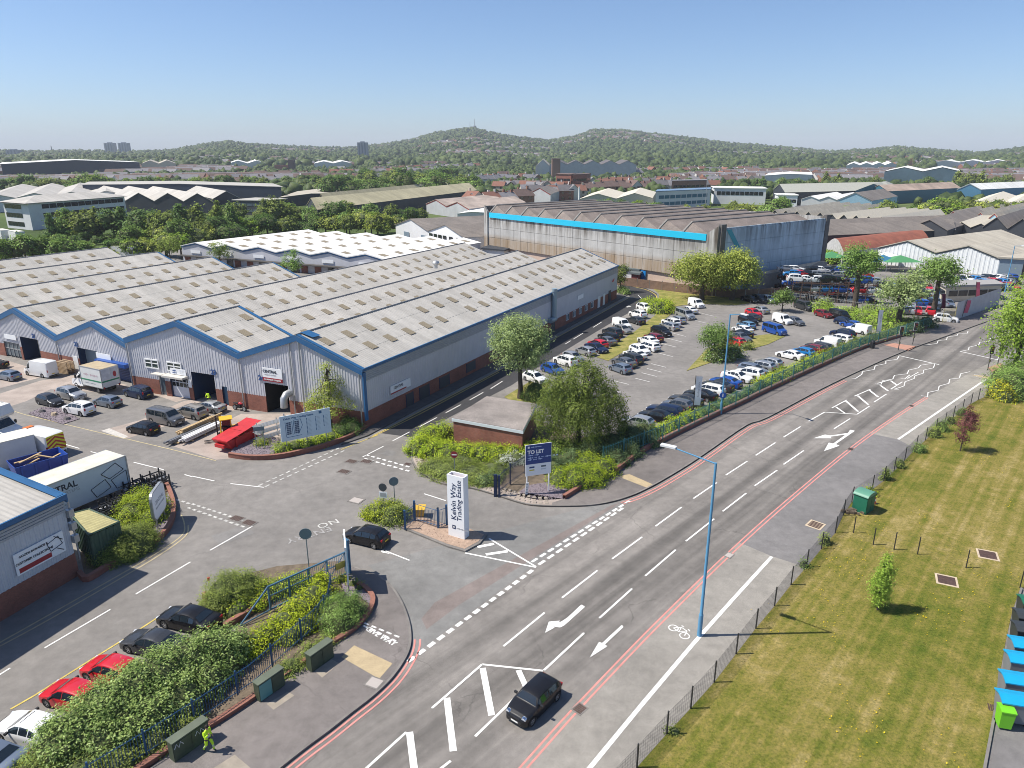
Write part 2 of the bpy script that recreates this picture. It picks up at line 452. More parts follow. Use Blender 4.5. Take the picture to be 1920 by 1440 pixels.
def lawn_material():
 m,nt,b=new_mat('dry_lawn')
 n1=noise(nt,0.10,6,0.62);n2=noise(nt,0.9,7,0.72);n3=noise(nt,7.0,4,0.8);n4=noise(nt,30.0,2,0.8)
 ns=noise(nt,1.0,3,0.5,stretch=(0.05,1.7,1,math.radians(49)))
 a=nt.nodes.new('ShaderNodeMath');a.operation='ADD'
 bb_=nt.nodes.new('ShaderNodeMath');bb_.operation='MULTIPLY_ADD';bb_.inputs[1].default_value=0.9
 nt.links.new(n1.outputs['Fac'],a.inputs[0]);nt.links.new(n2.outputs['Fac'],a.inputs[1])
 nt.links.new(ns.outputs['Fac'],bb_.inputs[0]);nt.links.new(a.outputs[0],bb_.inputs[2])
 hf=nt.nodes.new('ShaderNodeMath');hf.operation='MULTIPLY';hf.inputs[1].default_value=0.345;nt.links.new(bb_.outputs[0],hf.inputs[0])
 c=ramp(nt,hf.outputs[0],[(0.37,(0.070,0.105,0.014)),(0.46,(0.140,0.142,0.027)),(0.53,(0.215,0.180,0.052)),(0.62,(0.33,0.26,0.115))]).outputs[0]
 g=ramp(nt,n3.outputs['Fac'],[(0.28,(0.45,0.55,0.4)),(0.5,(1,1,1)),(0.74,(1.45,1.35,1.15))]).outputs[0]
 g4=ramp(nt,n4.outputs['Fac'],[(0.3,(0.7,)*3),(0.7,(1.25,)*3)]).outputs[0]
 o=mixc(nt,1,mixc(nt,1,c,g,'MULTIPLY'),g4,'MULTIPLY')
 nt.links.new(o,b.inputs['Base Color']);b.inputs['Roughness'].default_value=1.0;b.inputs['Specular IOR Level'].default_value=0.1
 bump(nt,b,n3.outputs['Fac'],0.6,0.06)
 return m
LAWNM=lawn_material()
LAWN=sheet('lawn',FENCE+gp([(1875,735),(1960,715),(2150,715),(2300,1000),(1980,1060),(1910,1110),(1897,1150),(1885,1205),(1870,1290),(1856,1370),(1843,1440),(1790,1700)]),LAWNM,0.03)
DRYG=mat('dry_grass',(0.25,0.215,0.075),1.0,var=0.45,scale=0.7,fine=0.35,fscale=9,spec=0.1,bmp=0.5,dirt=(0.13,0.15,0.035))
sheet('grass_verge',gp([(1118,670),(1150,648),(1190,622),(1224,595),(1243,578),(1272,578),(1255,592),(1215,627),(1180,654),(1140,677)]),DRYG,0.05)
sheet('grass_verge',gp([(1287,696),(1325,655),(1360,640),(1410,631),(1440,627),(1472,631),(1440,646),(1387,661),(1345,676)]),DRYG,0.05)
sheet('grass_verge',gp([(1190,537),(1222,540),(1236,552),(1234,563),(1214,570),(1243,578),(1300,570),(1380,572),(1430,566),(1420,552),(1330,552),(1270,541)]),DRYG,0.05)
sheet('grass_verge',gp([(945,745),(1000,712),(1030,720),(1010,760),(970,757)]),DRYG,0.05)
YARDM=PATHG
sheet('bin_yard',gp([(1850,1440),(1863,1370),(1877,1290),(1892,1205),(1904,1150),(1990,1075),(2400,1100),(2500,1700),(1800,1700)]),YARDM,0.012)
kmb=MB();strip_mb(kmb,gp([(1795,1700),(1846,1440),(1859,1370),(1873,1290),(1888,1205),(1900,1150),(1915,1105)]),0.12,0.13,0.15);o=kmb.build('kerb',KERB);o['kind']='structure'
for q in([(0,738),(75,714),(150,702),(240,722),(180,735),(95,730),(50,752),(0,768)],[(188,808),(262,788),(345,752),(398,744),(448,768),(380,780),(300,802),(240,822)],[(325,837),(400,802),(452,776),(560,775),(620,800),(560,815),(430,860),(405,862)],[(-60,690),(0,672),(60,690),(105,700),(0,728),(-60,745)],[(275,735),(325,726),(352,748),(330,754)]):
 sheet('concrete_apron',gp(q),CONC,0.006)
sheet('concrete_patch',gp([(190,808),(205,803),(240,818),(232,823)]),mat('pale_concrete',(0.5,0.47,0.43),0.9,var=0.2,scale=3),0.010)
slab('building_pavement',gp([(672,808),(640,835),(690,818),(780,770),(930,692),(1037,630),(1140,574),(1178,553),(1162,548),(1150,560)]),mat('dark_pavement',(0.09,0.085,0.083),0.9,var=0.25,fine=0.15),0.11)
REP=asphalt('trench_repair',(0.215,0.205,0.195),crack=0)
sheet('road_repair',gp([(395,1005),(460,985),(478,1000),(412,1022)]),REP,0.009)
sheet('road_repair',gp([(713,851),(725,843),(745,848),(735,856)]),REP,0.009)
sheet('road_repair',gp([(690,1060),(1140,940),(1170,945),(1000,1060),(760,1240),(772,1190),(755,1130),(728,1095)]),asphalt('junction_asphalt',(0.20,0.195,0.185),crack=0.2),0.005)
sheet('road_repair',gp([(815,1130),(1145,948),(1165,942),(860,1135),(800,1180),(790,1160)]),asphalt('pinkish_repair',(0.20,0.165,0.15),crack=0.0),0.007)
# - markings
def line(px,w=0.12,m=PAINT,name='painted_line',parent=None,z=ZM,smooth=False):
 pts=gp(px)
 if smooth:pts=smooth_path(pts,5)
 mb=MB()
 strip_mb(mb,pts,w,z)
 return mb.build(name,m,parent or ROAD)
def zig(px,w=0.10,m=PAINT,parent=None):
 mb=MB()
 for k,(a,b)in enumerate(zip(px[:-1],px[1:])):strip_mb(mb,gp([a,b]),w,ZM+0.0006*(k%2))
 return mb.build('zigzag_line',m,parent or ROAD)
def dashes(a,b,n,duty,w,m=PAINT,name='dash',parent=None,za=ZM):
 A,B=G(*a),G(*b)
 for i in range(n):
  p,q=A.lerp(B,i/n),A.lerp(B,(i+duty)/n)
  strip_mb(MB(),[p,q],w,za).build(name,m,parent or ROAD)if False else None
  mb=MB();strip_mb(mb,[p,q],w*random.uniform(.9,1.05),za);mb.build(name,m,parent or ROAD)
def flat(px,m=PAINT,name='road_arrow',parent=None,z=ZM):return MB().poly([(p.x,p.y,z)for p in gp(px)]).build(name,m,parent or ROAD)
random.seed(3)
for a in([(1361,891),(1401,865)],[(1417,854),(1454,830)],[(1469,820),(1501,800)],[(1516,790),(1546,773)],[(1300,935),(1344,905)],[(1229,987),(1278,951)],[(1148,1048),(1204,1007)],[(1054,1121),(1120,1070)],[(944,1212),(1021,1149)],[(1469,871),(1507,845)],[(1415,911),(1457,882)],[(1355,959),(1399,925)],[(1286,1015),(1339,973)],[(1210,1080),(1267,1031)],[(1124,1159),(1185,1104)],[(1564,804),(1594,785)],[(1020,1257),(1095,1187)],[(891,1381),(1010,1266)],[(800,1462),(845,1427)],[(1560,765),(1588,750)],[(1602,743),(1632,730)],[(1639,754),(1662,739)],[(1670,730),(1692,716)],[(1645,719),(1674,711)]):
 line(a,0.13,name='lane_dash')
for a in([(810,1328),(904,1246)],[(904,1246),(1018,1258)],[(688,1440),(762,1373)],[(600,1515),(688,1440)],[(1546,773),(1607,777)],[(1607,777),(1630,762)]):
 line(a,0.13,name='hatch_border',z=ZM+0.001*len(a))
for a,w in(([(905,1253),(922,1342)],.33),([(838,1309),(850,1409)],.33),([(972,1257),(986,1288)],.3),([(768,1373),(779,1462)],.33),([(1567,763),(1584,775)],.2),([(1586,752),(1609,772)],.25),([(1608,742),(1628,759)],.25),([(1629,731),(1647,745)],.25),([(1651,723),(1665,733)],.25),([(1670,714),(1681,722)],.25)):
 line(a,w,name='hatch_bar',z=ZM+0.003)
zig([(1596,709),(1604,710),(1616,702),(1617,697),(1639,693),(1641,686),(1661,682),(1661,677),(1682,674),(1686,667)])
zig([(1641,720),(1652,721),(1655,714),(1674,711),(1677,704),(1701,701),(1704,694),(1722,690),(1726,685),(1752,681)])
zig([(1686,731),(1677,730),(1695,724),(1697,716),(1714,710),(1715,705),(1731,700),(1732,694),(1750,690),(1753,682)])
zig([(1727,742),(1739,744),(1740,736),(1759,732),(1761,724),(1779,719),(1781,711),(1799,709),(1801,701),(1819,697)])
zig([(1800,659),(1816,656),(1817,651),(1835,647),(1837,642),(1854,640),(1857,634),(1875,630)])
zig([(1737,647),(1757,644),(1759,639),(1775,637),(1776,632),(1795,629),(1796,626),(1814,625),(1815,621)])
zig([(1688,709),(1696,711),(1706,703)]);zig([(1701,710),(1722,698)])
line([(1686,667),(1761,684)],0.2,name='stop_line');line([(1800,659),(1871,675)],0.2,name='stop_line');line([(1871,675),(1874,667)],0.15,name='stop_line',z=ZM+.002)
flat([(1166,1172),(1129,1206),(1123,1204),(1106,1233),(1139,1212),(1134,1209),(1169,1176)])
flat([(1090,1134),(1063,1159),(1052,1166),(1047,1167),(1050,1164),(1029,1166),(1022,1187),(1040,1177),(1037,1175),(1050,1177),(1058,1173),(1068,1164),(1097,1138)])
flat([(1594,806),(1590,812),(1562,832),(1554,830),(1545,846),(1574,836),(1567,833),(1603,808)])
flat([(1590,812),(1556,817),(1547,815),(1525,822),(1559,822),(1557,819),(1586,815)],z=ZM+.002)
for off in(-0.15,0.12):
 mb=MB();strip_mb(mb,offset(RED,-off-0.1),0.10,ZM);mb.build('red_line',REDP,ROAD)
RL=[p for p in KL1 if p.y<G(768,1195).y]
RL2=[p for p in KL2 if G(1152,946).x<p.x<G(1590,700).x and p.y>G(1150,942).y-.3]
for base,sg in((RL,-1),(RL2,-1)):
 for off in(0.32,0.62):
  mb=MB();strip_mb(mb,offset(base,sg*off),0.10,ZM);mb.build('red_line',REDP,ROAD)
dashes((765,1241),(1003,1066),15,0.66,0.27,name='give_way_dash')
dashes((997,1054),(1184,937),14,0.68,0.22,name='give_way_dash');dashes((1010,1059),(1172,950),11,0.68,0.22,name='give_way_dash')
line([(872,1037),(1005,1064)],.14,parent=TARMAC);line([(917,1010),(1005,1063)],.14,parent=TARMAC,z=ZM+.002)
line([(895,1026),(926,1020)],.3,parent=TARMAC);line([(911,1040),(952,1034)],.3,parent=TARMAC,z=ZM+.003)
for a,b,n,w in(((360,945),(470,981),11,.2),((352,952),(462,990),11,.2),((485,911),(640,838),13,.17),((497,913),(650,843),12,.17),((686,853),(772,877),8,.22),((683,860),(772,885),8,.22),((330,937),(360,946),3,.2)):
 dashes(a,b,n,0.6,w,WORN if a[0]<500 else PAINT,'give_way_dash',TARMAC)
for a in([(394,1032),(473,987)],[(432,907),(495,914)],[(680,857),(719,837)],[(736,827),(768,810)],[(787,800),(819,783)],[(836,774),(864,759)],[(881,750),(906,736)],[(920,729),(942,715)],[(360,893),(402,902)],[(251,867),(307,881)],[(170,847),(223,860)],[(111,830),(149,841)],[(346,890),(360,894)],[(255,1114),(357,1054)],[(84,1215),(207,1143)],[(-40,1290),(19,1253)],[(795,926),(836,939)],[(712,1029),(768,1051)],[(48,815),(78,821)],[(1075,636),(1093,625)],[(1112,614),(1128,604)],[(1060,645),(1070,639)],[(1170,556),(1198,560)],[(1196,553),(1203,560)]):
 line(a,.11,name='centre_dash',parent=TARMAC)
flat([(712,1029),(722,1032),(727,1037),(735,1040),(716,1036)],parent=TARMAC,name='road_arrow')
line([(0,1205),(80,1160),(200,1092),(290,1040),(340,1005),(346,985),(340,965)],.09,PALEYEL,'yellow_line',TARMAC,smooth=True);line([(0,1212),(85,1166),(205,1097),(296,1043),(347,1006),(353,985)],.09,PALEYEL,'yellow_line',TARMAC,smooth=True)
line([(20,1330),(67,1303),(160,1244),(250,1188),(302,1154)],.11,YEL,'yellow_line',TARMAC)
line([(700,817),(780,776),(930,698),(1037,637),(1130,586),(1180,558)],.10,YEL,'yellow_line',TARMAC,smooth=True);line([(640,843),(672,830),(708,816)],.10,YEL,'yellow_line',TARMAC)
line([(690,823),(786,777),(936,698)],.10,YEL,'yellow_line',TARMAC,smooth=True)
line([(1176,535),(1210,543),(1228,552),(1230,561),(1212,566)],.16,YEL,'yellow_line',TARMAC,smooth=True)
line([(0,763),(48,778),(190,812),(330,845),(405,864)],.10,PALEYEL,'yellow_line',TARMAC)
line([(110,866),(150,877),(118,893)],.10,PALEYEL,'yellow_line',TARMAC)
line([(880,1700),(1106,1440),(1203,1322),(1300,1207),(1375,1123),(1447,1044)],.22,PAINT,'path_line',ROAD);line([(1684,824),(1770,765),(1855,707)],.22,PAINT,'path_line',ROAD)
def ring(px,r,w,parent,m=PAINT,sy=1.0):
 c=G(*px);mb=MB();strip_mb(mb,[c+Vector((math.cos(t)*r,math.sin(t)*r*sy,0))for t in np.linspace(0,2*math.pi,17)],w,ZM);return mb
for cpx,s in(((1273,1185),1.0),((1833,705),.8)):
 mb=MB();C=G(*cpx);ex=(G(cpx[0]+10,cpx[1]+7)-C).normalized();ey=Vector((-ex.y,ex.x,0))
 for dx in(-.42,.42):
  strip_mb(mb,[C+ex*(dx+.27*math.cos(t))*s+ey*.27*s*math.sin(t)for t in np.linspace(0,2*math.pi,15)],.06*s,ZM)
 for i,q in enumerate(([(-.42,0),(-.2,.42),(.22,.42),(.42,0)],[(-.2,.42),(0,0),(.22,.42)],[(-.42,0),(0,0)],[(-.3,.55),(-.1,.55)],[(.15,.6),(.33,.55)])):
  strip_mb(mb,[C+ex*a*s+ey*b*s for a,b in q],.06*s,ZM+.001*(i+1))
 mb.build('cycle_symbol',PAINT,ROAD)
def road_words(body,at,along,size,m,sx=1.0,parent=None):
 A=G(*at);d=(G(*along)-A);d.z=0;d.normalize()
 text('painted_words',body,size,m,parent or TARMAC,A+Vector((0,0,ZM+.004)),frame_rot(d,Vector((-d.y,d.x,0))),'CENTER',extrude=0.0,spacing=1.1,bold=0.01)
road_words('NO',(615,982),(595,988),1.0,WORN)
road_words('ENTRY',(580,1003),(560,1009),1.0,mat('faint_paint',(0.33,0.32,0.31),.9,var=.5,scale=6))
def at_z(px,z):return G(px[0],px[1],z)
A=G(714,1193,.126);d=(G(735,1205,.126)-A).normalized()
text('painted_words','GIVE WAY',0.5,PAINT,ROAD,A+Vector((0,0,.006)),frame_rot(d,Vector((-d.y,d.x,0))),'CENTER',extrude=0,bold=0.012)
for r0,r1,n in(((683,1168),(754,1197),5),((681,1173),(748,1205),5)):
 A,B=G(*r0,.12),G(*r1,.12)
 for i in range(n):
  mb=MB();strip_mb(mb,[A.lerp(B,i/n),A.lerp(B,(i+.6)/n)],.12,.126);mb.build('give_way_dash',PAINT,ROAD)
road_words('30',(1178,575),(1190,570),1.3,PAINT);
TACT=mat('buff_tactile',(0.42,0.33,0.20),.9,var=.15,scale=2,fine=.15,fscale=14)
for q,m in(([(640,1232),(664,1210),(736,1244),(711,1273)],TACT),([(1158,893),(1180,889),(1226,909),(1214,915)],TACT),([(590,1258),(622,1236),(636,1244),(604,1271)],mat('buff_slab',(.30,.26,.21),.9,var=.2,scale=2)),([(500,1320),(540,1297),(552,1304),(513,1331)],MATS['buff_slab']),([(388,1448),(440,1415),(470,1440)],MATS['buff_slab']),([(1650,690),(1700,650),(1720,655),(1672,665)],None)):
 if m:MB().poly([(p.x,p.y,.126)for p in gp(q,.12)]).build('paving_panel',m,ROAD)
for q in([(1655,648),(1676,645),(1718,651),(1703,659)],[(1852,691),(1876,682),(1884,690),(1860,700)]):
 MB().poly([(p.x,p.y,.128)for p in gp(q)]).build('paving_panel',mat('red_tactile',(.42,.22,.16),.9,var=.15,scale=2),ROAD)
MB().poly([(p.x,p.y,.02)for p in gp([(1820,703),(1850,705),(1876,712),(1872,717),(1846,709)])]).build('paving_panel',TACT,ROAD)
IRON=mat('iron_cover',(.10,.06,.05),.8,metal=.3,var=.4,scale=6)
COVERF=mat('cover_frame',(.52,.42,.30),.9,var=.2)
def cover(c,w,d,m=IRON,frame=None,z=.0185,parent=None,slots=4):
 A=G(*c);t=thing('drain_cover','','drain cover')
 return A
DC=[((1087,1329),.55,.45,'round slotted drain grate in the red lines beside the black car'),((1367,1041),.55,.4,'rusty drain grate in the red lines left of the pale path start'),((1595,842),.55,.4,'rusty drain grate in the red lines beyond the branching arrow'),((1709,761),.5,.35,'small drain grate in the red lines near the zigzag markings'),((659,865),.9,.6,'brown manhole cover near the car park give way lines'),((687,865),.9,.6,'faded reddish manhole patch beside the give way dashes'),((645,884),.9,.6,'brown slatted manhole cover in the open estate road'),((444,972),.9,.6,'dark manhole cover at the left give way line'),((467,980),.9,.6,'dark manhole cover nearest the long white line end'),((668,938),.9,.7,'pale square manhole cover near the shrub island'),((1529,984),.95,.85,'manhole cover in a cream surround on the grey path'),((1863,1328),.5,.5,'rusty drain cover in the bin yard'),((1775,1088),1.0,1.0,'upper square concrete manhole in the lawn'),((1852,1040),1.0,1.0,'brown square manhole in the lawn by the wire fence'),((702,1280),.7,.6,'pale square cover in the near pavement'),((764,870),.5,.4,'small dark gully grate by the cobbled edge')]
for c,w,d,lab in DC:
 pale='pale' in lab;lawn='lawn' in lab;z=.134 if 'near pavement' in lab else(.036 if lawn else .022)
 P0=G(c[0],c[1],z);t=thing('drain_cover',lab,'drain cover',P0,rz=math.radians(47 if 'red lines' in lab or 'path' in lab else-25))
 fr=MB();fr.box((0,0,.0),(w*1.25,d*1.3,.012));fr.build('frame',COVERF if 'cream' in lab or lawn else KERB,t)
 mb=MB();n=5
 if pale or lawn:mb.box((0,0,.008),(w,d,.012))
 else:
  for k in range(n):mb.box(((k-2)*w/n,0,.010),(w/n*.72,d,.016))
 mb.build('grate',mat('pale_cover',(.40,.36,.33),.9)if pale else IRON,t)
 #  the estate buildings
def roofsheet(name,c,dirt,lines=0.12):
 m,nt,b=new_mat(name)
 n1=noise(nt,0.10,6,0.65);n2=noise(nt,1.8,6,0.7)
 base=ramp(nt,n1.outputs['Fac'],[(0.3,dirt),(0.62,c)]).outputs[0]
 g=ramp(nt,n2.outputs['Fac'],[(0.3,(1-lines,)*3),(0.7,(1+lines*.6,)*3)]).outputs[0]
 ns=noise(nt,1.0,3,0.6,stretch=(0.9,0.05,0.05,math.radians(62.7)))
 g2=ramp(nt,ns.outputs['Fac'],[(0.35,(.88,)*3),(0.62,(1.07,)*3)]).outputs[0]
 nt.links.new(mixc(nt,1,mixc(nt,1,base,g,'MULTIPLY'),g2,'MULTIPLY'),b.inputs['Base Color']);b.inputs['Roughness'].default_value=0.8
 MATS[name]=m
 return m
ROOFG=roofsheet('fibre_cement_roof',(0.45,0.425,0.385),(0.37,0.35,0.315))
ROOFW=roofsheet('white_coated_roof',(0.80,0.79,0.76),(0.66,0.65,0.61),0.06)
ROOFB=roofsheet('beige_roof',(0.46,0.42,0.34),(0.36,0.32,0.26))
ROOFD=roofsheet('weathered_brown_roof',(0.22,0.19,0.165),(0.15,0.13,0.115),.2)
ROOFY=roofsheet('mossy_yellow_roof',(0.42,0.38,0.24),(0.30,0.27,0.17),.2)
ROOFS=roofsheet('slate_roof',(0.13,0.115,0.115),(0.09,0.08,0.08),.2)
CLAD=mat('grey_cladding',(0.53,0.53,0.56),0.5,var=0.07,scale=0.6,metal=0.05)
CLADS=mat('pale_side_cladding',(0.50,0.52,0.56),0.5,var=0.07,scale=0.5,metal=0.05)
SKYL=mat('tan_rooflight',(0.29,0.24,0.16),0.5,var=0.15,scale=3.0)
SIGNW=mat('white_sign_board',(0.80,0.81,0.82),0.45,var=0.03)
SIGNR=mat('dark_red_sign',(0.30,0.02,0.03),0.5)
SIGNB=mat('blue_lettering',(0.02,0.07,0.22),0.5)
INK=mat('dark_lettering',(0.03,0.035,0.05),0.6)
GREYINK=mat('grey_lettering',(0.35,0.36,0.38),0.6)
def lerp(a,b,t):return a+(b-a)*t
def corr_wall(mb,A,B,zb,zt,pitch=0.30,depth=0.035,mi=0,out=None):
 """ribbed sheet standing on the line A-B (out = side the ribs face); zb, zt heights as functions of distance"""
 A,B=Vector((A[0],A[1],0)),Vector((B[0],B[1],0))
 L=(B-A).length;d=(B-A)/L;n=Vector((d.y,-d.x,0))if out is None else Vector(out).normalized()
 k=max(1,int(L/pitch));p=L/k
 prof=[]
 for i in range(k):prof+=[(i*p,0),(i*p+p*.5,0),(i*p+p*.62,depth),(i*p+p*.88,depth)]
 prof.append((L,0))
 f=lambda q,s:q(s)if callable(q)else q
 vs=[]
 for s,o in prof:
  P=A+d*s+n*o
  vs+=[(P.x,P.y,f(zb,s)),(P.x,P.y,f(zt,s))]
 fs=[]
 for i in range(len(prof)-1):
  s=(prof[i][0]+prof[i+1][0])/2
  fs.append([2*i,2*i+2,2*i+3,2*i+1])
 mb.add(vs,fs,mi)
def corr_roof(mb,e0,e1,r0,r1,pitch=0.34,amp=0.03,mi=0,laps=0):
 e0,e1,r0,r1=map(Vector,(e0,e1,r0,r1))
 if laps:
  for k in range(laps):
   f0,f1,o=k/laps,min(1,(k+1)/laps+.02),Vector((0,0,.014*k))
   corr_roof(mb,lerp(e0,r0,f0)+o,lerp(e1,r1,f0)+o,lerp(e0,r0,f1)+o,lerp(e1,r1,f1)+o,pitch,amp,mi)
  return
 L=(e1-e0).length;k=max(1,int(L/pitch))*2
 n=(e1-e0).cross(r0-e0).normalized()
 if n.z<0:n=-n
 vs=[]
 for i in range(k+1):
  o=n*(amp if i%2 else 0)
  vs+=[lerp(e0,e1,i/k)+o,lerp(r0,r1,i/k)+o]
 mb.add(vs,[[2*i,2*i+2,2*i+3,2*i+1]for i in range(k)],mi)
def board(mb,A,B,z0,z1,t,out,mi=0,gap=0.0):
 """upright panel of thickness t proud of the wall line A-B"""
 A,B=Vector((A[0],A[1],0)),Vector((B[0],B[1],0));o=Vector((out[0],out[1],0)).normalized()
 a0,b0,a1,b1=A+o*gap,B+o*gap,A+o*(gap+t),B+o*(gap+t)
 f=lambda z,k:(z[k]if hasattr(z,'__len__')else z)
 vs=[(p.x,p.y,f(z0,k))for p,k in((a0,0),(b0,1),(b1,1),(a1,0))]+[(p.x,p.y,f(z1,k))for p,k in((a0,0),(b0,1),(b1,1),(a1,0))]
 mb.add(vs,[[3,2,1,0],[4,5,6,7],[0,1,5,4],[1,2,6,5],[2,3,7,6],[3,0,4,7]],mi)
WO=G(672,803);WO.z=0
_b=math.radians(62.7)
WV=Vector((math.cos(_b),math.sin(_b),0));WU=Vector((-WV.y,WV.x,0))
SKEW=-0.085
def WL(lat,lon,z=0.0):p=WO+WU*lat+WV*lon;return Vector((p.x,p.y,z))
def front_bc(lat):return WL(lat,0.2+SKEW*lat)
def front_ad(lat):return WL(lat,-0.8)
def solve_lat(fn,x,z,lo,hi):
 for _ in range(40):
  m=(lo+hi)/2;q=fn(m);
  if proj((q.x,q.y,z))[0]>x:lo=m
  else:hi=m
 return(lo+hi)/2
EB,RB,EA,RA=6.1,8.8,4.1,6.85
LC0,LC1,LB1,LA1=-0.8,14.3,30.4,46.5
RIDGE={'C':6.6,'X':22.4,'B':22.4,'A':38.7,'D':54.6,'E':70.2,'F':85.8,'G':101.4}
WH=thing('warehouse','grey ribbed warehouse block with blue edged gables and pale rooflit roofs, units 21 to 24','warehouse',(WO.x,WO.y,0))
def wp(name,mb,mats,**k):return wpart(WH,name,mb,mats,**k)
def bay_roof(l0,lr,l1,f0,back,e,r,lights,el=None):
 el=e if el is None else el
 mb=MB();fl=lambda lat:f0(lat)
 def pt(lat,z,end):
  if end:return WL(lat,back,z)
  q=fl(lat);return Vector((q.x,q.y,z))-WV*0.25
 corr_roof(mb,pt(l0,e,0),pt(l0,e,1),pt(lr,r,0),pt(lr,r,1),laps=3)
 corr_roof(mb,pt(l1,el,0),pt(l1,el,1),pt(lr,r,0),pt(lr,r,1),laps=3)
 ro=wp('roof',mb,ROOFG)
 mb=MB();a,b=pt(lr,r+.09,0),pt(lr,r+.09,1)
 mb.tube([a,b],.09,6);rc=mb.build('ridge_cap',mat('ridge_cap',(.30,.29,.28),.8,var=.3,scale=.8),ro,base=WO)
 for side,le,ez in((0,l0,e),(1,l1,el)):
  if side==1 and not lights[1]:continue
  for row,fr in enumerate((0.36,0.70)):
   n=lights[0]
   for i in range(n):
    s=(i+0.5)/n
    if random.random()<.03:continue
    p0=lerp(pt(lerp(le,lr,fr),lerp(ez,r,fr),0),pt(lerp(le,lr,fr),lerp(ez,r,fr),1),s)
    w=(RA-EA)/8
    sk=bpy.data.objects.new('skylight',SKM[side]);sk.location=p0-WO+Vector((0,0,.055+.014*int(fr*3)));link(sk,ro)
 return ro
def sky_mesh(sign):
 mb=MB();dn=0.95*Vector((0,0,0));down=(-WU if sign==0 else WU);slope=(RA-EA)/7.9
 for k in range(5):
  a=-0.5+k*.2
  vs=[]
  for s_ in(-.66,.66):
   for t_ in(a+.012,a+.188):
    p=WV*t_+down*s_+Vector((0,0,-s_*slope));vs.append(p)
  vs+=[v+Vector((0,0,.03))for v in vs]
  mb.add(vs,[[0,1,3,2],[4,6,7,5],[0,4,5,1],[1,5,7,3],[3,7,6,2],[2,6,4,0]])
 o=mb.build('skylight',SKYL);me=o.data;bpy.data.objects.remove(o);return me
SKM=[sky_mesh(0),sky_mesh(1)]
random.seed(5)
roofC=bay_roof(LC0-.15,6.6,LC1,front_bc,74,EB,RB,(22,0))
roofX=bay_roof(LC1,22.4,LB1,front_bc,7.0,EB,RB,(3,0))
roofB=bay_roof(LC1,22.4,LB1,lambda l:WL(l,7.2),79,EA,RA,(21,0))
roofA=bay_roof(LB1,38.7,LA1,front_ad,85.5,EA,RA,(25,0))
l0=LA1
for lr in(54.6,70.2,85.8,101.4):
 l1=l0+15.7
 bay_roof(l0,lr,l1,front_ad,44,EA,RA,(13,0));l0=l1
LG=l0
def gable_top(lats,zs):
 return lambda lat:float(np.interp(lat,lats,zs))
def front_wall(fn,la,lb,topf,openings,plinth=1.75):
 """openings: (lat0, lat1, ztop). Cladding above the plinth, brick below, both broken round the openings"""
 out=-WV
 cl,br=MB(),[]
 cuts=sorted(set([la,lb]+[x for o in openings for x in o[:2]]))
 for a,b in zip(cuts[:-1],cuts[1:]):
  if b-a<.02:continue
  m=(a+b)/2;op=[o for o in openings if o[0]<=m<=o[1]]
  zb=op[0][2]if op else plinth
  A,B=fn(a),fn(b);L=(B-A).length
  ks=[a]+[l for l in TOPL if a<l<b]+[b]
  for c,d in zip(ks[:-1],ks[1:]):
   C,D=fn(c),fn(d);ll=(D-C).length
   corr_wall(cl,C,D,max(zb,plinth)if not op else zb,(lambda s,c=c,d=d,ll=ll:topf(c+(d-c)*s/ll)),out=out)
  if not op:b1=MB();board(b1,A,B,0,plinth+.02,.10,out,gap=-.08);br.append(b1)
  if op and zb<plinth:b1=MB();board(b1,A,B,zb,plinth,.1,out,gap=-.08);br.append(b1)
 return cl,br
TOPL=[6.6,22.4,LC1,38.7,54.6,LA1]
topBC=gable_top([LC0,6.6,LC1,22.4,LB1],[EB,RB,EB,RB,EB])
topAD=gable_top([LB1,38.7,LA1,54.6,62.2,70.2,77.9],[EA,RA,EA,RA,EA,RA,EA])
sb=lambda x,z=1.5:solve_lat(front_bc,x,z,-2,34)
sa=lambda x,z=1.5:solve_lat(front_ad,x,z,28,70)
D24=(sb(543),sb(499),3.3);D23=(sb(405),sb(362),3.3);S23=(sb(354),sb(320),2.55);G23=(sb(310),sb(299),2.5)
BLU23=(sb(427),sb(417),2.15)
D22=(sa(186),sa(149),3.2);B22=(sa(244),sa(192),2.0);D21=(sa(76),sa(42),3.2);W21=(sa(38),sa(8),2.1)
cl,br=front_wall(front_bc,LC0,LB1,topBC,[D24,D23,S23,G23,BLU23])
c2,b2=front_wall(front_ad,LB1,77.9,topAD,[D22,B22,D21,W21])
for mb in(c2,):cl.add(mb.v,mb.f)
br+=b2
sideA,sideB=WL(LC0,0.35),WL(LC0,74)
corr_wall(cl,sideA,sideB,1.75,EB-1.25,out=-WU,pitch=.32)
wp('wall',cl,CLAD)
back=MB()
for lat0,lat1,lon,e,r,lr in((LC0,LC1,74,EB,RB,6.6),(LC1,LB1,79,EA,RA,22.4),(LB1,LA1,85.5,EA,RA,38.7),(LA1,62.2,44,EA,RA,54.6),(62.2,77.9,44,EA,RA,70.2),(77.9,93.6,44,EA,RA,85.8),(93.6,LG,44,EA,RA,101.4)):
 back.poly([WL(lat0,lon,0),WL(lat1,lon,0),WL(lat1,lon,e),WL(lr,lon,r),WL(lat0,lon,e)])
back.poly([WL(LC1,7.05,EA),WL(LB1,7.05,EA),WL(LB1,7.05,EB),WL(22.4,7.05,RB),WL(LC1,7.05,EB)])
back.poly([WL(LC1,0,3.9),WL(LC1,74,3.9),WL(LC1,74,EB),WL(LC1,0,EB)])
back.poly([WL(LB1,-2.4,0),WL(LB1,7,0),WL(LB1,7,EB),WL(LB1,-2.4,EB)])
back.poly([WL(LA1,44,0),WL(LA1,85.5,0),WL(LA1,85.5,EA),WL(LA1,44,EA)])
wp('rear_wall',back,CLAD)
band=MB()
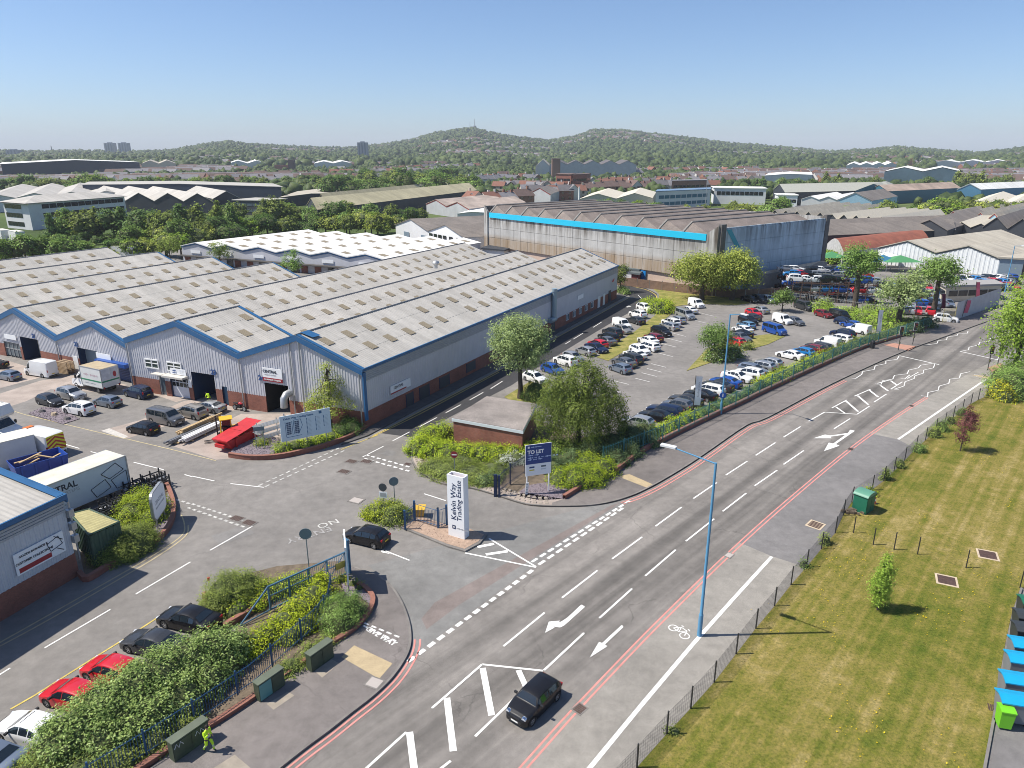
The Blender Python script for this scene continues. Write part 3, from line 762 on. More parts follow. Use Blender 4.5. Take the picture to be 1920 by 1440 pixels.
for k in range(6):
 z0=EB-1.25+k*.2
 board(band,sideA,sideB,z0+.02,z0+.15,.06,-WU);board(band,sideA,sideB,z0,z0+.2,.02,-WU,gap=-.005)
wp('eave_band',band,mat('louvre_band',(.36,.37,.39),.5,var=.1))
SIDEOP=[(7,8.2,0,1.5,'d'),(9.5,11.3,.1,1.5,'w'),(13.5,15.5,.2,1.5,'w'),(19.5,21.5,.5,1.6,'w'),(25.5,27.5,.5,1.6,'w'),(31.5,33.2,.5,1.6,'w'),(44.5,45.6,0,2.1,'d'),(50,51.2,.75,1.65,'v'),(52.8,54,.75,1.65,'v'),(55.4,56.6,.75,1.65,'v'),(58,59.2,.75,1.65,'v'),(60.7,61.9,.75,1.65,'v'),(64,65.2,0,2.1,'p'),(66.6,67.6,0,2.1,'p'),(69.5,70.6,0,2.2,'d')]
b1=MB();board(b1,sideA,sideB,0,1.74,.1,-WU,gap=-.06)
for b_ in br+[b1]:wp('brick_plinth',b_,BRICK)
for a,b,z0,z1,k in SIDEOP:
 A,B=WL(LC0,a),WL(LC0,b)
 mb=MB();fr=MB()
 if k in 'wd':
  board(mb,A,B,z0,z1,.03,-WU,gap=.05);o=wp('door' if k=='d' else 'window',mb,mat('shutter_dark',(.05,.055,.065),.5))
  board(fr,WL(LC0,a-.08),A,z0,z1+.06,.05,-WU,gap=.05);board(fr,B,WL(LC0,b+.08),z0,z1+.06,.05,-WU,gap=.05);fr.build('frame',NAVY,o,base=WO)
 elif k=='p':
  board(mb,A,B,z0,z1,.05,-WU,gap=.05);wp('door',mb,WHITE)
 else:
  board(mb,A,B,z0,z1,.02,-WU,gap=.05);o=wp('window',mb,PALEGLASS)
  for p,q in((a,a+.07),((a+b)/2-.03,(a+b)/2+.03),(b-.07,b)):board(fr,WL(LC0,p),WL(LC0,q),z0,z1,.05,-WU,gap=.05)
  board(fr,A,B,z0-.07,z0,.06,-WU,gap=.05);board(fr,A,B,z1,z1+.06,.06,-WU,gap=.05);fr.build('frame',WHITE,o,base=WO)
fa=MB()
def fascia(fn,la,lb,za,zb_,w=.55,t=.10):
 A,B=fn(la),fn(lb);fa=MB()
 board(fa,A,B,(za-w,zb_-w),(za+.12,zb_+.12),t,-WV,gap=.14)
 for_=[A+Vector((0,0,za+.12))-WV*.24,B+Vector((0,0,zb_+.12))-WV*.24,B+Vector((0,0,zb_+.12))+WV*.22,A+Vector((0,0,za+.12))+WV*.22]
 fa.poly(for_);wp('fascia',fa,BLUEP)
fascia(front_bc,LC0-.1,6.6,EB,RB);fascia(front_bc,6.6,LC1,RB,EB);fascia(front_bc,LC1,22.4,EB,RB);fascia(front_bc,22.4,LB1+.1,RB,EB)
fascia(front_ad,LB1,38.7,EA,RA);fascia(front_ad,38.7,LA1,RA,EA);fascia(front_ad,LA1,54.6,EA,RA);fascia(front_ad,54.6,62.2,RA,EA);fascia(front_ad,62.2,70.2,EA,RA);fascia(front_ad,70.2,77.9,RA,EA)
board(fa,WL(LC0-.05,0.0),WL(LC0-.05,74.2),EB-.16,EB+.12,.14,-WU);wp('gutter',fa,BLUEP)
fa=MB();board(fa,WL(LC0,.1),WL(LC0,.5),0.9,EB-.3,.16,-WU);wp('corner_trim',fa,BLUEP);fa=MB()
for lat0,z0,lat1,z1 in((LC1,EB,22.4,RB),(22.4,RB,LB1,EB)):
 a,b=WL(lat0,6.95,z0+.1),WL(lat1,6.95,z1+.1);fa.poly([a-WV*.35,b-WV*.35,b+WV*.1,a+WV*.1])
for lat0,z0,lat1,z1,lon in((LC0,EB,6.6,RB,74),(LA1,EA,54.6,RA,44),(62.2,EA,70.2,RA,44),(77.9,EA,85.8,RA,44)):
 a,b=WL(lat0,lon,z0+.1),WL(lat1,lon,z1+.1);fa.poly([a-WV*.15,b-WV*.15,b+WV*.2,a+WV*.2])
 fa.poly([a+WV*.2,b+WV*.2,b+WV*.2-Vector((0,0,.5)),a+WV*.2-Vector((0,0,.5))])
fa.poly([WL(5.2,.3,8.6),WL(6.6,.1,8.98),WL(6.6,1.3,8.98),WL(5.2,1.5,8.55)])
wp('verge_flashing',fa,BLUEP,kind='stuff')
def recess(fn,op,depth,m,name='door',interior=None):
 a,b,zt=op;A,B=fn(a),fn(b);mb=MB()
 mb.poly([A+WV*depth,B+WV*depth,B+WV*depth+Vector((0,0,zt)),A+WV*depth+Vector((0,0,zt))])
 o=wp(name,mb,m)
 jb=MB()
 for P in(A,B):jb.poly([P,P+WV*depth,P+WV*depth+Vector((0,0,zt)),P+Vector((0,0,zt))])
 jb.poly([A+Vector((0,0,zt)),B+Vector((0,0,zt)),B+WV*depth+Vector((0,0,zt)),A+WV*depth+Vector((0,0,zt))])
 jb.build('reveal',NAVY if interior is None else interior,o,base=WO)
 return o
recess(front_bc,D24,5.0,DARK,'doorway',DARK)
recess(front_bc,D23,3.0,mat('pale_inner_wall',(.55,.55,.53),.9,var=.15),'doorway',NAVY)
recess(front_bc,BLU23,.25,mat('blue_grey_door',(.10,.19,.27),.5),'door')
recess(front_ad,D22,.9,mat('grey_blue_shutter',(.17,.22,.27),.5,var=.05),'roller_door')
recess(front_ad,D21,2.0,mat('pale_inner_wall2',(.45,.40,.33),.9,var=.3,scale=1.5),'doorway',NAVY)
recess(front_bc,G23,.15,PALEGLASS,'glass_door',WHITE)
o=recess(front_ad,B22,.3,mat('blue_shutter',(.015,.06,.23),.45),'roller_shutter')
mb=MB();A,B=front_ad(B22[0]),front_ad(B22[1])
for k in range(9):board(mb,A+WV*.28,B+WV*.28,.08+k*.21,.24+k*.21,.05,-WV)
mb.build('slat',MATS['blue_shutter'],o,base=WO,kind='stuff')
mb=MB();mb.prism([front_ad(B22[0]-.2)-WV*.05,front_ad(B22[1]+.2)-WV*.05,front_ad(B22[1]+.2)-WV*.75,front_ad(B22[0]-.2)-WV*.75],2.0,2.45);wp('canopy',mb,mat('bright_blue_canopy',(.012,.07,.30),.4))
o=recess(front_bc,S23,.25,mat('pale_sectional_door',(.62,.64,.68),.5),'sectional_door')
for r in range(2):
 for k in range(5):
  la=lerp(S23[0],S23[1],(k+.12)/5);lb=lerp(S23[0],S23[1],(k+.88)/5);mb=MB()
  board(mb,front_bc(la)+WV*.24,front_bc(lb)+WV*.24,1.25+r*.58,1.70+r*.58,.03,-WV);mb.build('pane',GLASS,o,base=WO)
mb=MB();board(mb,front_bc(S23[0]-.2),front_bc(S23[1]+.2),2.5,2.72,.9,-WV);wp('door_canopy',mb,mat('pale_canopy',(.55,.52,.47),.7))
mb=MB();board(mb,front_bc(G23[0]-.3),front_bc(G23[1]+.3),2.55,2.65,.7,-WV);wp('door_canopy',mb,MATS['pale_canopy'])
for xa,xb in((274,298),(315,341)):
 a,b=sb(xb,3.6),sb(xa,3.6);mb=MB();board(mb,front_bc(a),front_bc(b),3.15,4.05,.02,-WV,gap=.06);o=wp('window',mb,mat('greenish_glass',(.06,.085,.07),.12,spec=.6))
 fr=MB()
 for z0,z1 in((3.05,3.17),(3.62,3.70),(4.0,4.14)):board(fr,front_bc(a-.05),front_bc(b+.05),z0,z1,.09,-WV,gap=.06)
 for p in(a,(a+b)/2,b):board(fr,front_bc(p-.06),front_bc(p+.06),3.05,4.1,.08,-WV,gap=.06)
 fr.build('frame',WHITE,o,base=WO)
W21b=MB();board(W21b,front_ad(W21[0]),front_ad(W21[1]),.2,W21[2],.05,-WV,gap=-.2);o=wp('window',W21b,PALEGLASS)
fr=MB()
for k in range(5):
 l=lerp(W21[0],W21[1],k/4);board(fr,front_ad(l-.04),front_ad(l+.04),.1,W21[2],.1,-WV,gap=-.18)
board(fr,front_ad(W21[0]),front_ad(W21[1]),1.15,1.25,.09,-WV,gap=-.18);fr.build('frame',STEEL,o,base=WO)
for px_,z in((40,3),(139,2.9)):pass
mb=MB();board(mb,front_ad(sa(147)),front_ad(sa(138)),0,2.0,.05,-WV,gap=.03);wp('door',mb,WHITE)
for fn,lat in((front_bc,LC1),(front_bc,LC0+.35),(front_ad,LA1),(front_bc,LB1-.05),(front_bc,7.6),(front_bc,6.4)):
 p=fn(lat)-WV*.16;z1=topBC(lat)-.5 if fn is front_bc else EA-.5
 mb=MB();mb.tube([p,p+Vector((0,0,z1))],.07,8);wp('downpipe',mb,STEEL)
mb=MB();p=front_bc(sb(545,2.0));mb.tube([p+Vector((0,0,2.6)),p-WV*.6+Vector((0,0,2.55)),p-WV*.95+Vector((0,0,2.2)),p-WV*1.0+Vector((0,0,1.3))],[.38]*4,12);wp('extract_duct',mb,STEEL,smooth=60)
mb=MB();p=WL(LC0-.45,44.5);mb.tube([p+Vector((0,0,2.2)),p+Vector((0,0,6.3))],.38,14);mb.tube([p+Vector((0,0,6.3)),p+Vector((0,0,6.75))],[.44,.44],14)
mb.tube([p-WV*1.4+Vector((0,0,2.15)),p+WV*.4+Vector((0,0,2.15))],.4,12);wp('extract_duct',mb,mat('pale_blue_steel',(.28,.36,.40),.45,metal=.3),smooth=60)
p=WL(24.5,52,6.9);mb=MB();mb.cyl(p,.3,.6,12);mb.tube([p+Vector((0,0,.6)),p+Vector((0,0,.9)),p+Vector((0,0,1.2)),p+Vector((0,0,1.35))],[.4,.62,.5,.1],14);wp('roof_cowl',mb,STEEL,smooth=50)
def wall_sign(name,label,fn,la,lb,z0,z1,m,cat='sign'):
 A,B=fn(la),fn(lb);mid=(A+B)/2
 t=thing(name,label,cat,(mid.x,mid.y,(z0+z1)/2));mb=MB();board(mb,A,B,z0,z1,.05,-WV,gap=.12);wpart(t,'board',mb,m);return t
def on_front(t,fn,lat,z,body,size,m,off=.19,align='CENTER',**k):
 p=fn(lat)-WV*off;p.z=z;x=(fn(lat-1)-fn(lat)).normalized()
 return text('lettering',body,size,m,t,p-t.location,frame_rot(x,Vector((0,0,1))),align,**k)
a,b=sb(531,4.3),sb(494,4.3)
t=wall_sign('wall_sign','white CENTRAL sign with dark red ALUMINIUM DIVISION strip over the unit 24 door',front_bc,a,b,3.55,5.0,SIGNW)
mb=MB();board(mb,front_bc(a),front_bc(b),3.56,3.96,.06,-WV,gap=.12);wpart(t,'red_strip',mb,SIGNR)
m_=(a+b)/2
on_front(t,front_bc,m_+.25,4.62,'CENTRAL',.42,INK,bold=.012);on_front(t,front_bc,m_+.25,4.28,'WINDOW SYSTEMS',.17,GREYINK);on_front(t,front_bc,m_,3.76,'ALUMINIUM DIVISION',.22,WHITE,off=.2,bold=.006)
for n,fn,lat,z in(('24',front_bc,D24[1]+.25,3.75),('23',front_bc,D23[0]-.1,3.62),('22',front_ad,D22[1]-.1,3.6),('21',front_ad,D21[0]+.6,3.62)):
 t=thing('unit_number','dark blue number %s on the ribbed wall %s'%(n,{'24':'beside the CENTRAL sign','23':'over the open white-walled doorway','22':'above the grey roller door','21':'right of the door nearest the left edge'}[n]),'number',(fn(lat).x,fn(lat).y,z));on_front(t,fn,lat,z,n,.75,SIGNB,off=.1,bold=.03,extrude=.02)
a,b=sb(351,2.9),sb(322,2.9)
t=wall_sign('wall_sign','small white and blue lettered sign under the upper window of unit 23',front_bc,a,b,2.78,3.45,SIGNW);on_front(t,front_bc,b-.62,3.22,'SIGN',.27,SIGNB,bold=.015);on_front(t,front_bc,b-.62,2.98,'WORKS',.24,SIGNB,bold=.015)
for k in range(3):on_front(t,front_bc,a+.55,3.3-k*.16,'- - - - - - -',.09,GREYINK)
t=wall_sign('wall_sign','plain white sign board to the right of the number 22 door',front_ad,sa(210,2.7),sa(183,2.7),2.45,3.1,SIGNW)
t=wall_sign('wall_sign','plain white sign board left of the number 21 door',front_ad,sa(32,2.9),sa(10,2.9),2.6,3.2,SIGNW)
t=wall_sign('notice_board','small white notice beside the open door of unit 23',front_bc,sb(361,2),sb(355,2),1.5,2.4,SIGNW,'notice')
def side_sign(label,a,b,z0,z1,strip=True,body='CENTRAL'):
 A,B=WL(LC0,a),WL(LC0,b);t=thing('wall_sign',label,'sign',((A.x+B.x)/2,(A.y+B.y)/2,(z0+z1)/2))
 mb=MB();board(mb,A,B,z0,z1,.05,-WU,gap=.08);wpart(t,'board',mb,SIGNW)
 R=frame_rot(WV,Vector((0,0,1)));P=lambda s,z:WL(LC0,s,z)-WU*.14-t.location
 if strip:mb=MB();board(mb,WL(LC0,a),WL(LC0,b-.8),z0+.02,z0+.16,.06,-WU,gap=.08);wpart(t,'red_strip',mb,SIGNR)
 if body:text('lettering',body,.38,INK,t,P((a+b)/2-.4,(z0+z1)/2+.12),R,'CENTER',bold=.01)
side_sign('white CENTRAL sign low on the long shaded side wall',4.3,7.8,2.3,3.2)
side_sign('faded blank white panel on the middle of the long shaded wall',27,31,3.1,3.7,False,None)
side_sign('white sign high on the far end of the long shaded wall',54.5,57,3.2,3.9,False,None)
mb=MB();
t=thing('wall_emblem','small red bird emblem at the far end of the long wall','emblem',WL(LC0-.1,71.5,3.7))
mb=MB();P=lambda s,z:WL(LC0-.12,71.5+s,3.7+z)
mb.poly([P(-.8,.1),P(0,-.25),P(.9,.45),P(.2,.2),P(0,.5),P(-.15,.15)]);wpart(t,'emblem',mb,mat('bright_red',(.5,.02,.04),.5))
#  goods-inward building, lower left
GC=G(148,1078);GA=G(0,1165);gd=(GA-GC);gd.z=0;gd.normalize();gn=Vector((gd.y,-gd.x,0))
if gn.dot(Vector((1,-1,0)))<0:gn=-gn
gb=-gn
GH=up(940,G(140,1072))if False else 5.6
t=thing('goods_building','grey ribbed unit with blue eaves and a goods inwards sign at the left edge','building',(GC.x,GC.y,0))
LGB,DGB=22.0,24.0
cl=MB();corr_wall(cl,GC,GC+gd*LGB,1.6,GH-1.0,out=gn);corr_wall(cl,GC,GC+gb*DGB,1.6,GH-.1,out=-gd)
wpart(t,'wall',cl,CLADS)
bd=MB()
for k in range(5):board(bd,GC,GC+gd*LGB,GH-1.0+k*.19,GH-1.0+k*.19+.14,.07,gn);
board(bd,GC,GC+gd*LGB,GH-1.02,GH,.02,gn,gap=-.01);wpart(t,'eave_band',bd,MATS['louvre_band'])
br=MB();board(br,GC,GC+gd*LGB,0,1.62,.1,gn,gap=-.05);board(br,GC,GC+gb*DGB,0,1.62,.1,-gd,gap=-.05);wpart(t,'brick_plinth',br,BRICK)
mb=MB();z=GH+.02
corr_roof(mb,GC+gn*.2+Vector((0,0,z)),GC+gn*.2+gd*LGB+Vector((0,0,z)),GC+gb*12+Vector((0,0,z+1.9)),GC+gb*12+gd*LGB+Vector((0,0,z+1.9)))
corr_roof(mb,GC+gb*DGB+Vector((0,0,z)),GC+gb*DGB+gd*LGB+Vector((0,0,z)),GC+gb*12+Vector((0,0,z+1.9)),GC+gb*12+gd*LGB+Vector((0,0,z+1.9)))
wpart(t,'roof',mb,ROOFG)
fa=MB();board(fa,GC-gd*.15,GC+gd*LGB,GH-.15,GH+.2,.12,gn,gap=.16)
for p0,p1,za,zb in((0,12,GH,GH+1.9),(12,DGB,GH+1.9,GH)):
 A,B=GC+gb*p0,GC+gb*p1;board(fa,A+gn*(.2 if p0==0 else 0),B,(za-.4,zb-.4),(za+.14,zb+.14),.1,-gd,gap=.1)
 fa.poly([A-gd*.2+Vector((0,0,za+.15)),B-gd*.2+Vector((0,0,zb+.15)),B+gd*.35+Vector((0,0,zb+.15)),A+gd*.35+Vector((0,0,za+.15))])
wpart(t,'fascia',fa,BLUEP)
mb=MB();mb.poly([GC+gb*p+Vector((0,0,zz))-gd*-.02 for p,zz in((0,GH-.3),(12,GH+1.7),(24,GH-.3))]);wpart(t,'gable',mb,CLADS)
ts=thing('wall_sign','white sign with GOODS INWARDS and a dark red arrow strip on the ribbed wall','sign',GC+gd*4+gn*.1+Vector((0,0,3)))
def gs(x,z,lo=-1,hi=15):
 for _ in range(40):
  m=(lo+hi)/2
  if proj(GC+gd*m+Vector((0,0,z)))[0]>x:lo=m
  else:hi=m
 return lo
a,b=gs(117,3),gs(25,3);SG=lambda f:lerp(a,b,f)
mb=MB();board(mb,GC+gd*a,GC+gd*b,2.15,3.55,.05,gn,gap=.08);wpart(ts,'board',mb,SIGNW)
R=frame_rot(-gd,Vector((0,0,1)));PP=lambda s,zz:GC+gd*s+gn*.14+Vector((0,0,zz))-ts.location
text('lettering','GOODS INWARDS &',.062*(b-a),INK,ts,PP(SG(.62),3.25),R,'CENTER',bold=.008);text('lettering','CUSTOMER COLLECTIONS',.062*(b-a),INK,ts,PP(SG(.62),2.85),R,'CENTER',bold=.008)
mb=MB();board(mb,GC+gd*SG(.30),GC+gd*SG(.95),2.25,2.55,.06,gn,gap=.08);wpart(ts,'red_strip',mb,SIGNR)
mb=MB()
for q in([(1.5,2.75),(2.3,2.6),(2.45,3.15),(1.7,3.35)],[(1.45,3.0),(1.95,3.45)],[(1.5,2.3),(1.9,2.62)]):
 for i in range(len(q)if len(q)>2 else 1):
  p,r=q[i],q[(i+1)%len(q)];A,B=GC+gd*(p[0]-1.35+a)+gn*.14,GC+gd*(r[0]-1.35+a)+gn*.14
  mb.tube([A+Vector((0,0,p[1])),B+Vector((0,0,r[1]))],.025,4)
wpart(ts,'emblem',mb,INK)
mb=MB()
for k in range(3):mb.box(GC+gd*(-.2)+gn*(.1+.0*k)+Vector((0,0,2.6+k*.9)),(.35,.35,.5),rz=math.atan2(gd.y,gd.x))
mb.tube([GC-gd*.3+Vector((0,0,1)),GC-gd*.3+Vector((0,0,5.2))],.06,6);wpart(t,'meter_box',mb,STEEL)
#  brick substation with a flat roof
c4=[G(847,806),G(981,846),G(1012,785),G(905,765)]
SH=2.55
q=[G(847,784,SH),G(981,808,SH),G(1007,757,SH),G(912,743,SH)];ctr=sum(q,Vector())/4
t=thing('substation','low brick substation with a stained flat roof and white edge in the shrubbery','substation',(ctr.x,ctr.y,0))
ins=[p+(ctr-p)*.03 for p in q]
mb=MB();mb.prism(ins,0,SH-.3);wpart(t,'wall',mb,BRICK)
mb=MB();mb.prism(q,SH-.3,SH-.02);wpart(t,'fascia',mb,mat('pale_fascia',(.62,.66,.68),.5))
mb=MB();mb.prism([p+(ctr-p)*.012 for p in q],SH-.1,SH+.03);wpart(t,'roof',mb,mat('felt_roof',(.255,.225,.205),.95,var=.38,scale=.35,fine=.2,fscale=7))
#  trees, hedges and shrubs close by
BARK=mat('bark',(.085,.065,.05),.95,var=.4,scale=4,fine=.2,bmp=.4)
SHADE_CORE=mat('shade_core',(.085,.105,.035),1.0,var=.4,scale=3)  # dull core colour standing in for the shade between leaves
LM={'mid':leafmat('leaf_mid_green',(0.093,0.164,0.033),(0.335,0.488,0.126)),'grey':leafmat('leaf_grey_green',(0.130,0.180,0.055),(0.495,0.600,0.255)),'willow':leafmat('leaf_willow',(0.164,0.220,0.033),(0.573,0.628,0.141)),'birch':leafmat('leaf_birch',(0.075,0.115,0.018),(0.338,0.427,0.090)),'dark':leafmat('leaf_dark',(0.051,0.102,0.024),(0.209,0.335,0.083)),'fresh':leafmat('leaf_fresh',(0.140,0.232,0.028),(0.435,0.595,0.091)),'gold':leafmat('leaf_gold',(0.160,0.220,0.008),(0.486,0.553,0.034)),'lime':leafmat('leaf_lime',(0.174,0.291,0.018),(0.549,0.640,0.050)),'laurel':leafmat('leaf_laurel',(0.105,0.185,0.036),(0.540,0.690,0.225),rough=.4),'fine':leafmat('leaf_fine',(0.117,0.164,0.033),(0.363,0.432,0.098)),'silver':leafmat('leaf_silver',(0.372,0.443,0.303),(0.780,0.780,0.780)),'purple':leafmat('leaf_purple',(0.051,0.018,0.024),(0.264,0.098,0.098)),'broom':leafmat('leaf_broom',(0.372,0.326,0.024),(0.780,0.780,0.055)),'white':leafmat('leaf_blossom',(0.232,0.326,0.140),(0.780,0.780,0.780)),'ivy':leafmat('leaf_ivy',(0.042,0.084,0.028),(0.237,0.335,0.141)),}
RNG=np.random.default_rng(7)
def unit(n,rng):
 v=rng.normal(0,1,(n,3));return v/(np.linalg.norm(v,axis=1)[:,None]+1e-9)
def crown_pts(lobes,clumps,per,cr,rng,lowcut=-0.75,shell=(.62,1.0),hang=0.0,droop=0.0):
 """leaf positions gathered in clumps over the outside of several overlapping lobes"""
 vol=np.array([l[3]*l[4]+l[4]*l[5]+l[3]*l[5]for l in lobes],float);pick=rng.choice(len(lobes),clumps,p=vol/vol.sum())
 D=unit(clumps,rng);D[:,2]=np.where(D[:,2]<lowcut,-D[:,2],D[:,2])
 C=np.array([l[:3]for l in lobes])[pick];Rr=np.array([l[3:6]for l in lobes])[pick]
 r=rng.uniform(shell[0],shell[1],(clumps,1))**.7
 cc=C+D*Rr*r
 P=np.repeat(cc,per,0);o=rng.normal(0,1,P.shape)*cr*np.repeat(rng.uniform(.6,1.3,(clumps,1)),per,0)*np.array([1,1,.75])
 if hang:o[:,2]-=np.abs(rng.normal(0,hang,len(o)))
 P=P+o
 N=np.repeat(D,per,0)*.8+o/(np.linalg.norm(o,axis=1)[:,None]+1e-9)*.5+np.array([-.3,0,.9])
 t=np.repeat(rng.normal(.46,.27,clumps),per)+rng.normal(0,.16,clumps*per)
 return P,N,np.clip(t,0,1)
def limbs(mb,top,lobes,r0,n,rng,base=(0,0,0)):
 fork=Vector(base).lerp(Vector(top),.8)
 mb.tube([base,Vector(base).lerp(Vector(top),.35)+Vector((rng.normal(0,.06),rng.normal(0,.06),0)),fork,top],[r0*1.25,r0,r0*.85,r0*.7],9)
 for k in range(n):
  l=lobes[k%len(lobes)];d=unit(1,rng)[0];d[2]=abs(d[2])*.8
  e=Vector((l[0]+d[0]*l[3]*.7,l[1]+d[1]*l[4]*.7,l[2]+d[2]*l[5]*.7));s=Vector(base).lerp(Vector(top),rng.uniform(.7,1.0))
  m=s.lerp(e,.5)+Vector((0,0,.25*(e-s).length*.4))
  mb.tube([s,m,e],[r0*.5,r0*.3,r0*.08],6)
def tree(name,label,B,lobes,leaf,trunk_h,r0,clumps,per,cr,size,group=None,hang=0,aspect=.62,nl=8,seed=0,lowcut=-.75,shell=(.55,1.0)):
 rng=np.random.default_rng(seed+31)
 t=thing(name,label,'tree',B,0,group)
 mb=MB();limbs(mb,(0,0,trunk_h),lobes,r0,nl,rng);mb.build('trunk',BARK,t,60)
 P,N,rn=crown_pts(lobes,clumps,per,cr,rng,lowcut,shell,hang)
 leaves('crown',P,N,size,LM[leaf],t,rng=rng,aspect=aspect,rnd=rn)
 return t
def dims(base,topy,boty,hw):
 B=G(*base);return B,up(topy,B),up(boty,B),hw/PX((B[0],B[1],(up(topy,B)+up(boty,B))/2))
def auto_lobes(zb,zt,r,n,rng,cx=0,cy=0,k=.62):
 zc,rz=(zb+zt)/2,(zt-zb)/2;L=[(cx,cy,zc,r*.8,r*.8,rz*.85)]
 for i in range(n):
  a=2*math.pi*i/n+rng.uniform(-.4,.4);f=rng.uniform(.38,.5);zz=zc+rng.uniform(-.45,.5)*rz
  L.append((cx+math.cos(a)*r*f,cy+math.sin(a)*r*f,zz,r*k*rng.uniform(.8,1.05),r*k*rng.uniform(.8,1.05),rz*.6))
 return L
B,zt,zb,r=dims((975,747),592,706,60);rg=np.random.default_rng(2)
tree('round_tree','round topped grey-green tree with bare trunk beside the dark estate road',B,[(0,0,(zt+zb)/2+.2,r*.97,r*.97,(zt-zb)/2)]+auto_lobes(zb+.3,zt,r*.95,6,rg),'grey',zb+.9,.27,520,34,.34,.20,seed=1,nl=12,shell=(.72,1))
B,zt,zb,r=dims((1084,840),660,815,97);rg=np.random.default_rng(4)
L=[(0,0,zt*.62,r*.72,r*.72,zt*.36),(-r*.35,0,zt*.52,r*.6,r*.6,zt*.33),(r*.42,.2,zt*.47,r*.55,r*.55,zt*.32),(0,-r*.35,zt*.42,r*.6,r*.55,zt*.3),(r*.05,0,zt*.78,r*.4,r*.4,zt*.20),(-r*.55,.3,zt*.36,r*.4,r*.4,zt*.25),(r*.7,0,zt*.40,r*.3,r*.3,zt*.25)]
tree('weeping_birch','wide weeping birch with hanging twigs between substation and car park',B,L,'birch',zt*.55,.22,760,44,.24,.19,hang=.75,seed=2,aspect=.5,nl=14,lowcut=-.95,shell=(.45,1))
B,zt,zb,r=dims((622,802),679,785,54)
L=[(0,0,zt*.88,r*.25,r*.25,zt*.13),(.1,0,zt*.68,r*.5,r*.5,zt*.13),(-.2,.1,zt*.5,r*.72,r*.72,zt*.13),(.3,-.1,zt*.36,r*.92,r*.92,zt*.12),(-r*.5,0,zt*.36,r*.5,r*.5,zt*.10)]
tree('young_tree','sparse upright young tree against the ribbed wall of unit 24',B,L,'willow',zt*.9,.11,210,26,.23,.17,seed=3,nl=16,shell=(.35,1))
for bx,ty,by,hw,dx,s in((1316,468,545,62,-.4,5),(1372,458,545,50,.2,6)):
 B,zt,zb,r=dims((bx,562),ty,by,hw);rg=np.random.default_rng(s)
 tree('willow_tree','yellow-green willow %s'%('left of the pair before the concrete hangar' if s==5 else 'right of the pair, at the hangar corner'),B,auto_lobes(zb,zt,r,7,rg,dx,0),'willow',zb+2.2,.42,420,26,.55,.36,group='willow pair by the hangar',hang=.5,seed=s,nl=9)
B,zt,zb,r=dims((1338,674),601,660,34)
tree('car_park_tree','small dark tree on the triangle lawn in the car park',B,auto_lobes(zb,zt,r,5,np.random.default_rng(8)),'mid',zb+1.4,.12,200,22,.36,.22,seed=8)
for(bx,by_,ty,boy,hw,leaf,lab,s,tr)in((1601,584,460,528,42,'mid','tall broad tree with bare forked trunk beside the salvage yard',9,.45),(1683,616,508,592,54,'grey','leaning grey-green willow at the end of the fence hedge',10,.4),(1748,592,476,540,46,'mid','dark green tree with an open crown behind the grey-green willow',11,.4),(1466,584,543,572,25,'mid','small street tree beside the white panel van',12,.1),(1162,548,492,535,16,'birch','thin birch at the far end of the warehouse',13,.1),(322,502,441,488,27,'birch','slim tree left of the white roofed units',14,.14),(414,504,449,492,22,'birch','small tree before the first white roofed unit',15,.14),(549,522,467,510,22,'mid','small round tree in front of the white roofed units',16,.14)):
 B,zt,zb,r=dims((bx,by_),ty,boy,hw);rg=np.random.default_rng(s)
 big=hw>35
 tree('broadleaf_tree' if big else 'small_tree',lab,B,auto_lobes(zb,zt,r,7 if big else 4,rg,k=.5),leaf,zb+(zt-zb)*.45,tr,int(230 if big else 90),24,.5 if big else .38,.34 if big else .28,seed=s,nl=10,shell=(.5,1))
B,zt,zb,r=dims((1897,716),512,690,70);rg=np.random.default_rng(21)
tree('broadleaf_tree','tall fresh green tree cut off by the right edge beyond the signals',B,auto_lobes(zb-1,zt,r,9,rg,.6,0),'fresh',zb+3,.3,520,26,.55,.28,seed=21,nl=10)
B,zt,zb,r=dims((1800,846),762,835,22)
tree('purple_sapling','purple leaved sapling on the upper lawn',B,[(.25,0,zt*.62,r*.9,r*.9,zt*.25),(0,0,zt*.35,r*.55,r*.55,zt*.2),(.1,0,zt*.9,r*.3,r*.3,zt*.1),(.5,0,zt*.7,r*.6,r*.6,zt*.15)],'purple',zt*.8,.05,110,22,.20,.15,seed=22,shell=(.3,1))
B,zt,zb,r=dims((1645,1144),1035,1138,24)
tree('hornbeam','narrow bright green sapling casting a shadow on the lower lawn',B,[(0,0,zt*.42,r*.85,r*.85,zt*.30),(.05,0,zt*.66,r*.6,r*.6,zt*.22),(0,0,zt*.86,r*.3,r*.3,zt*.14),(0,0,zt*.22,r*.6,r*.6,zt*.14)],'fresh',zt*.85,.05,230,22,.13,.105,seed=23,shell=(.3,1))
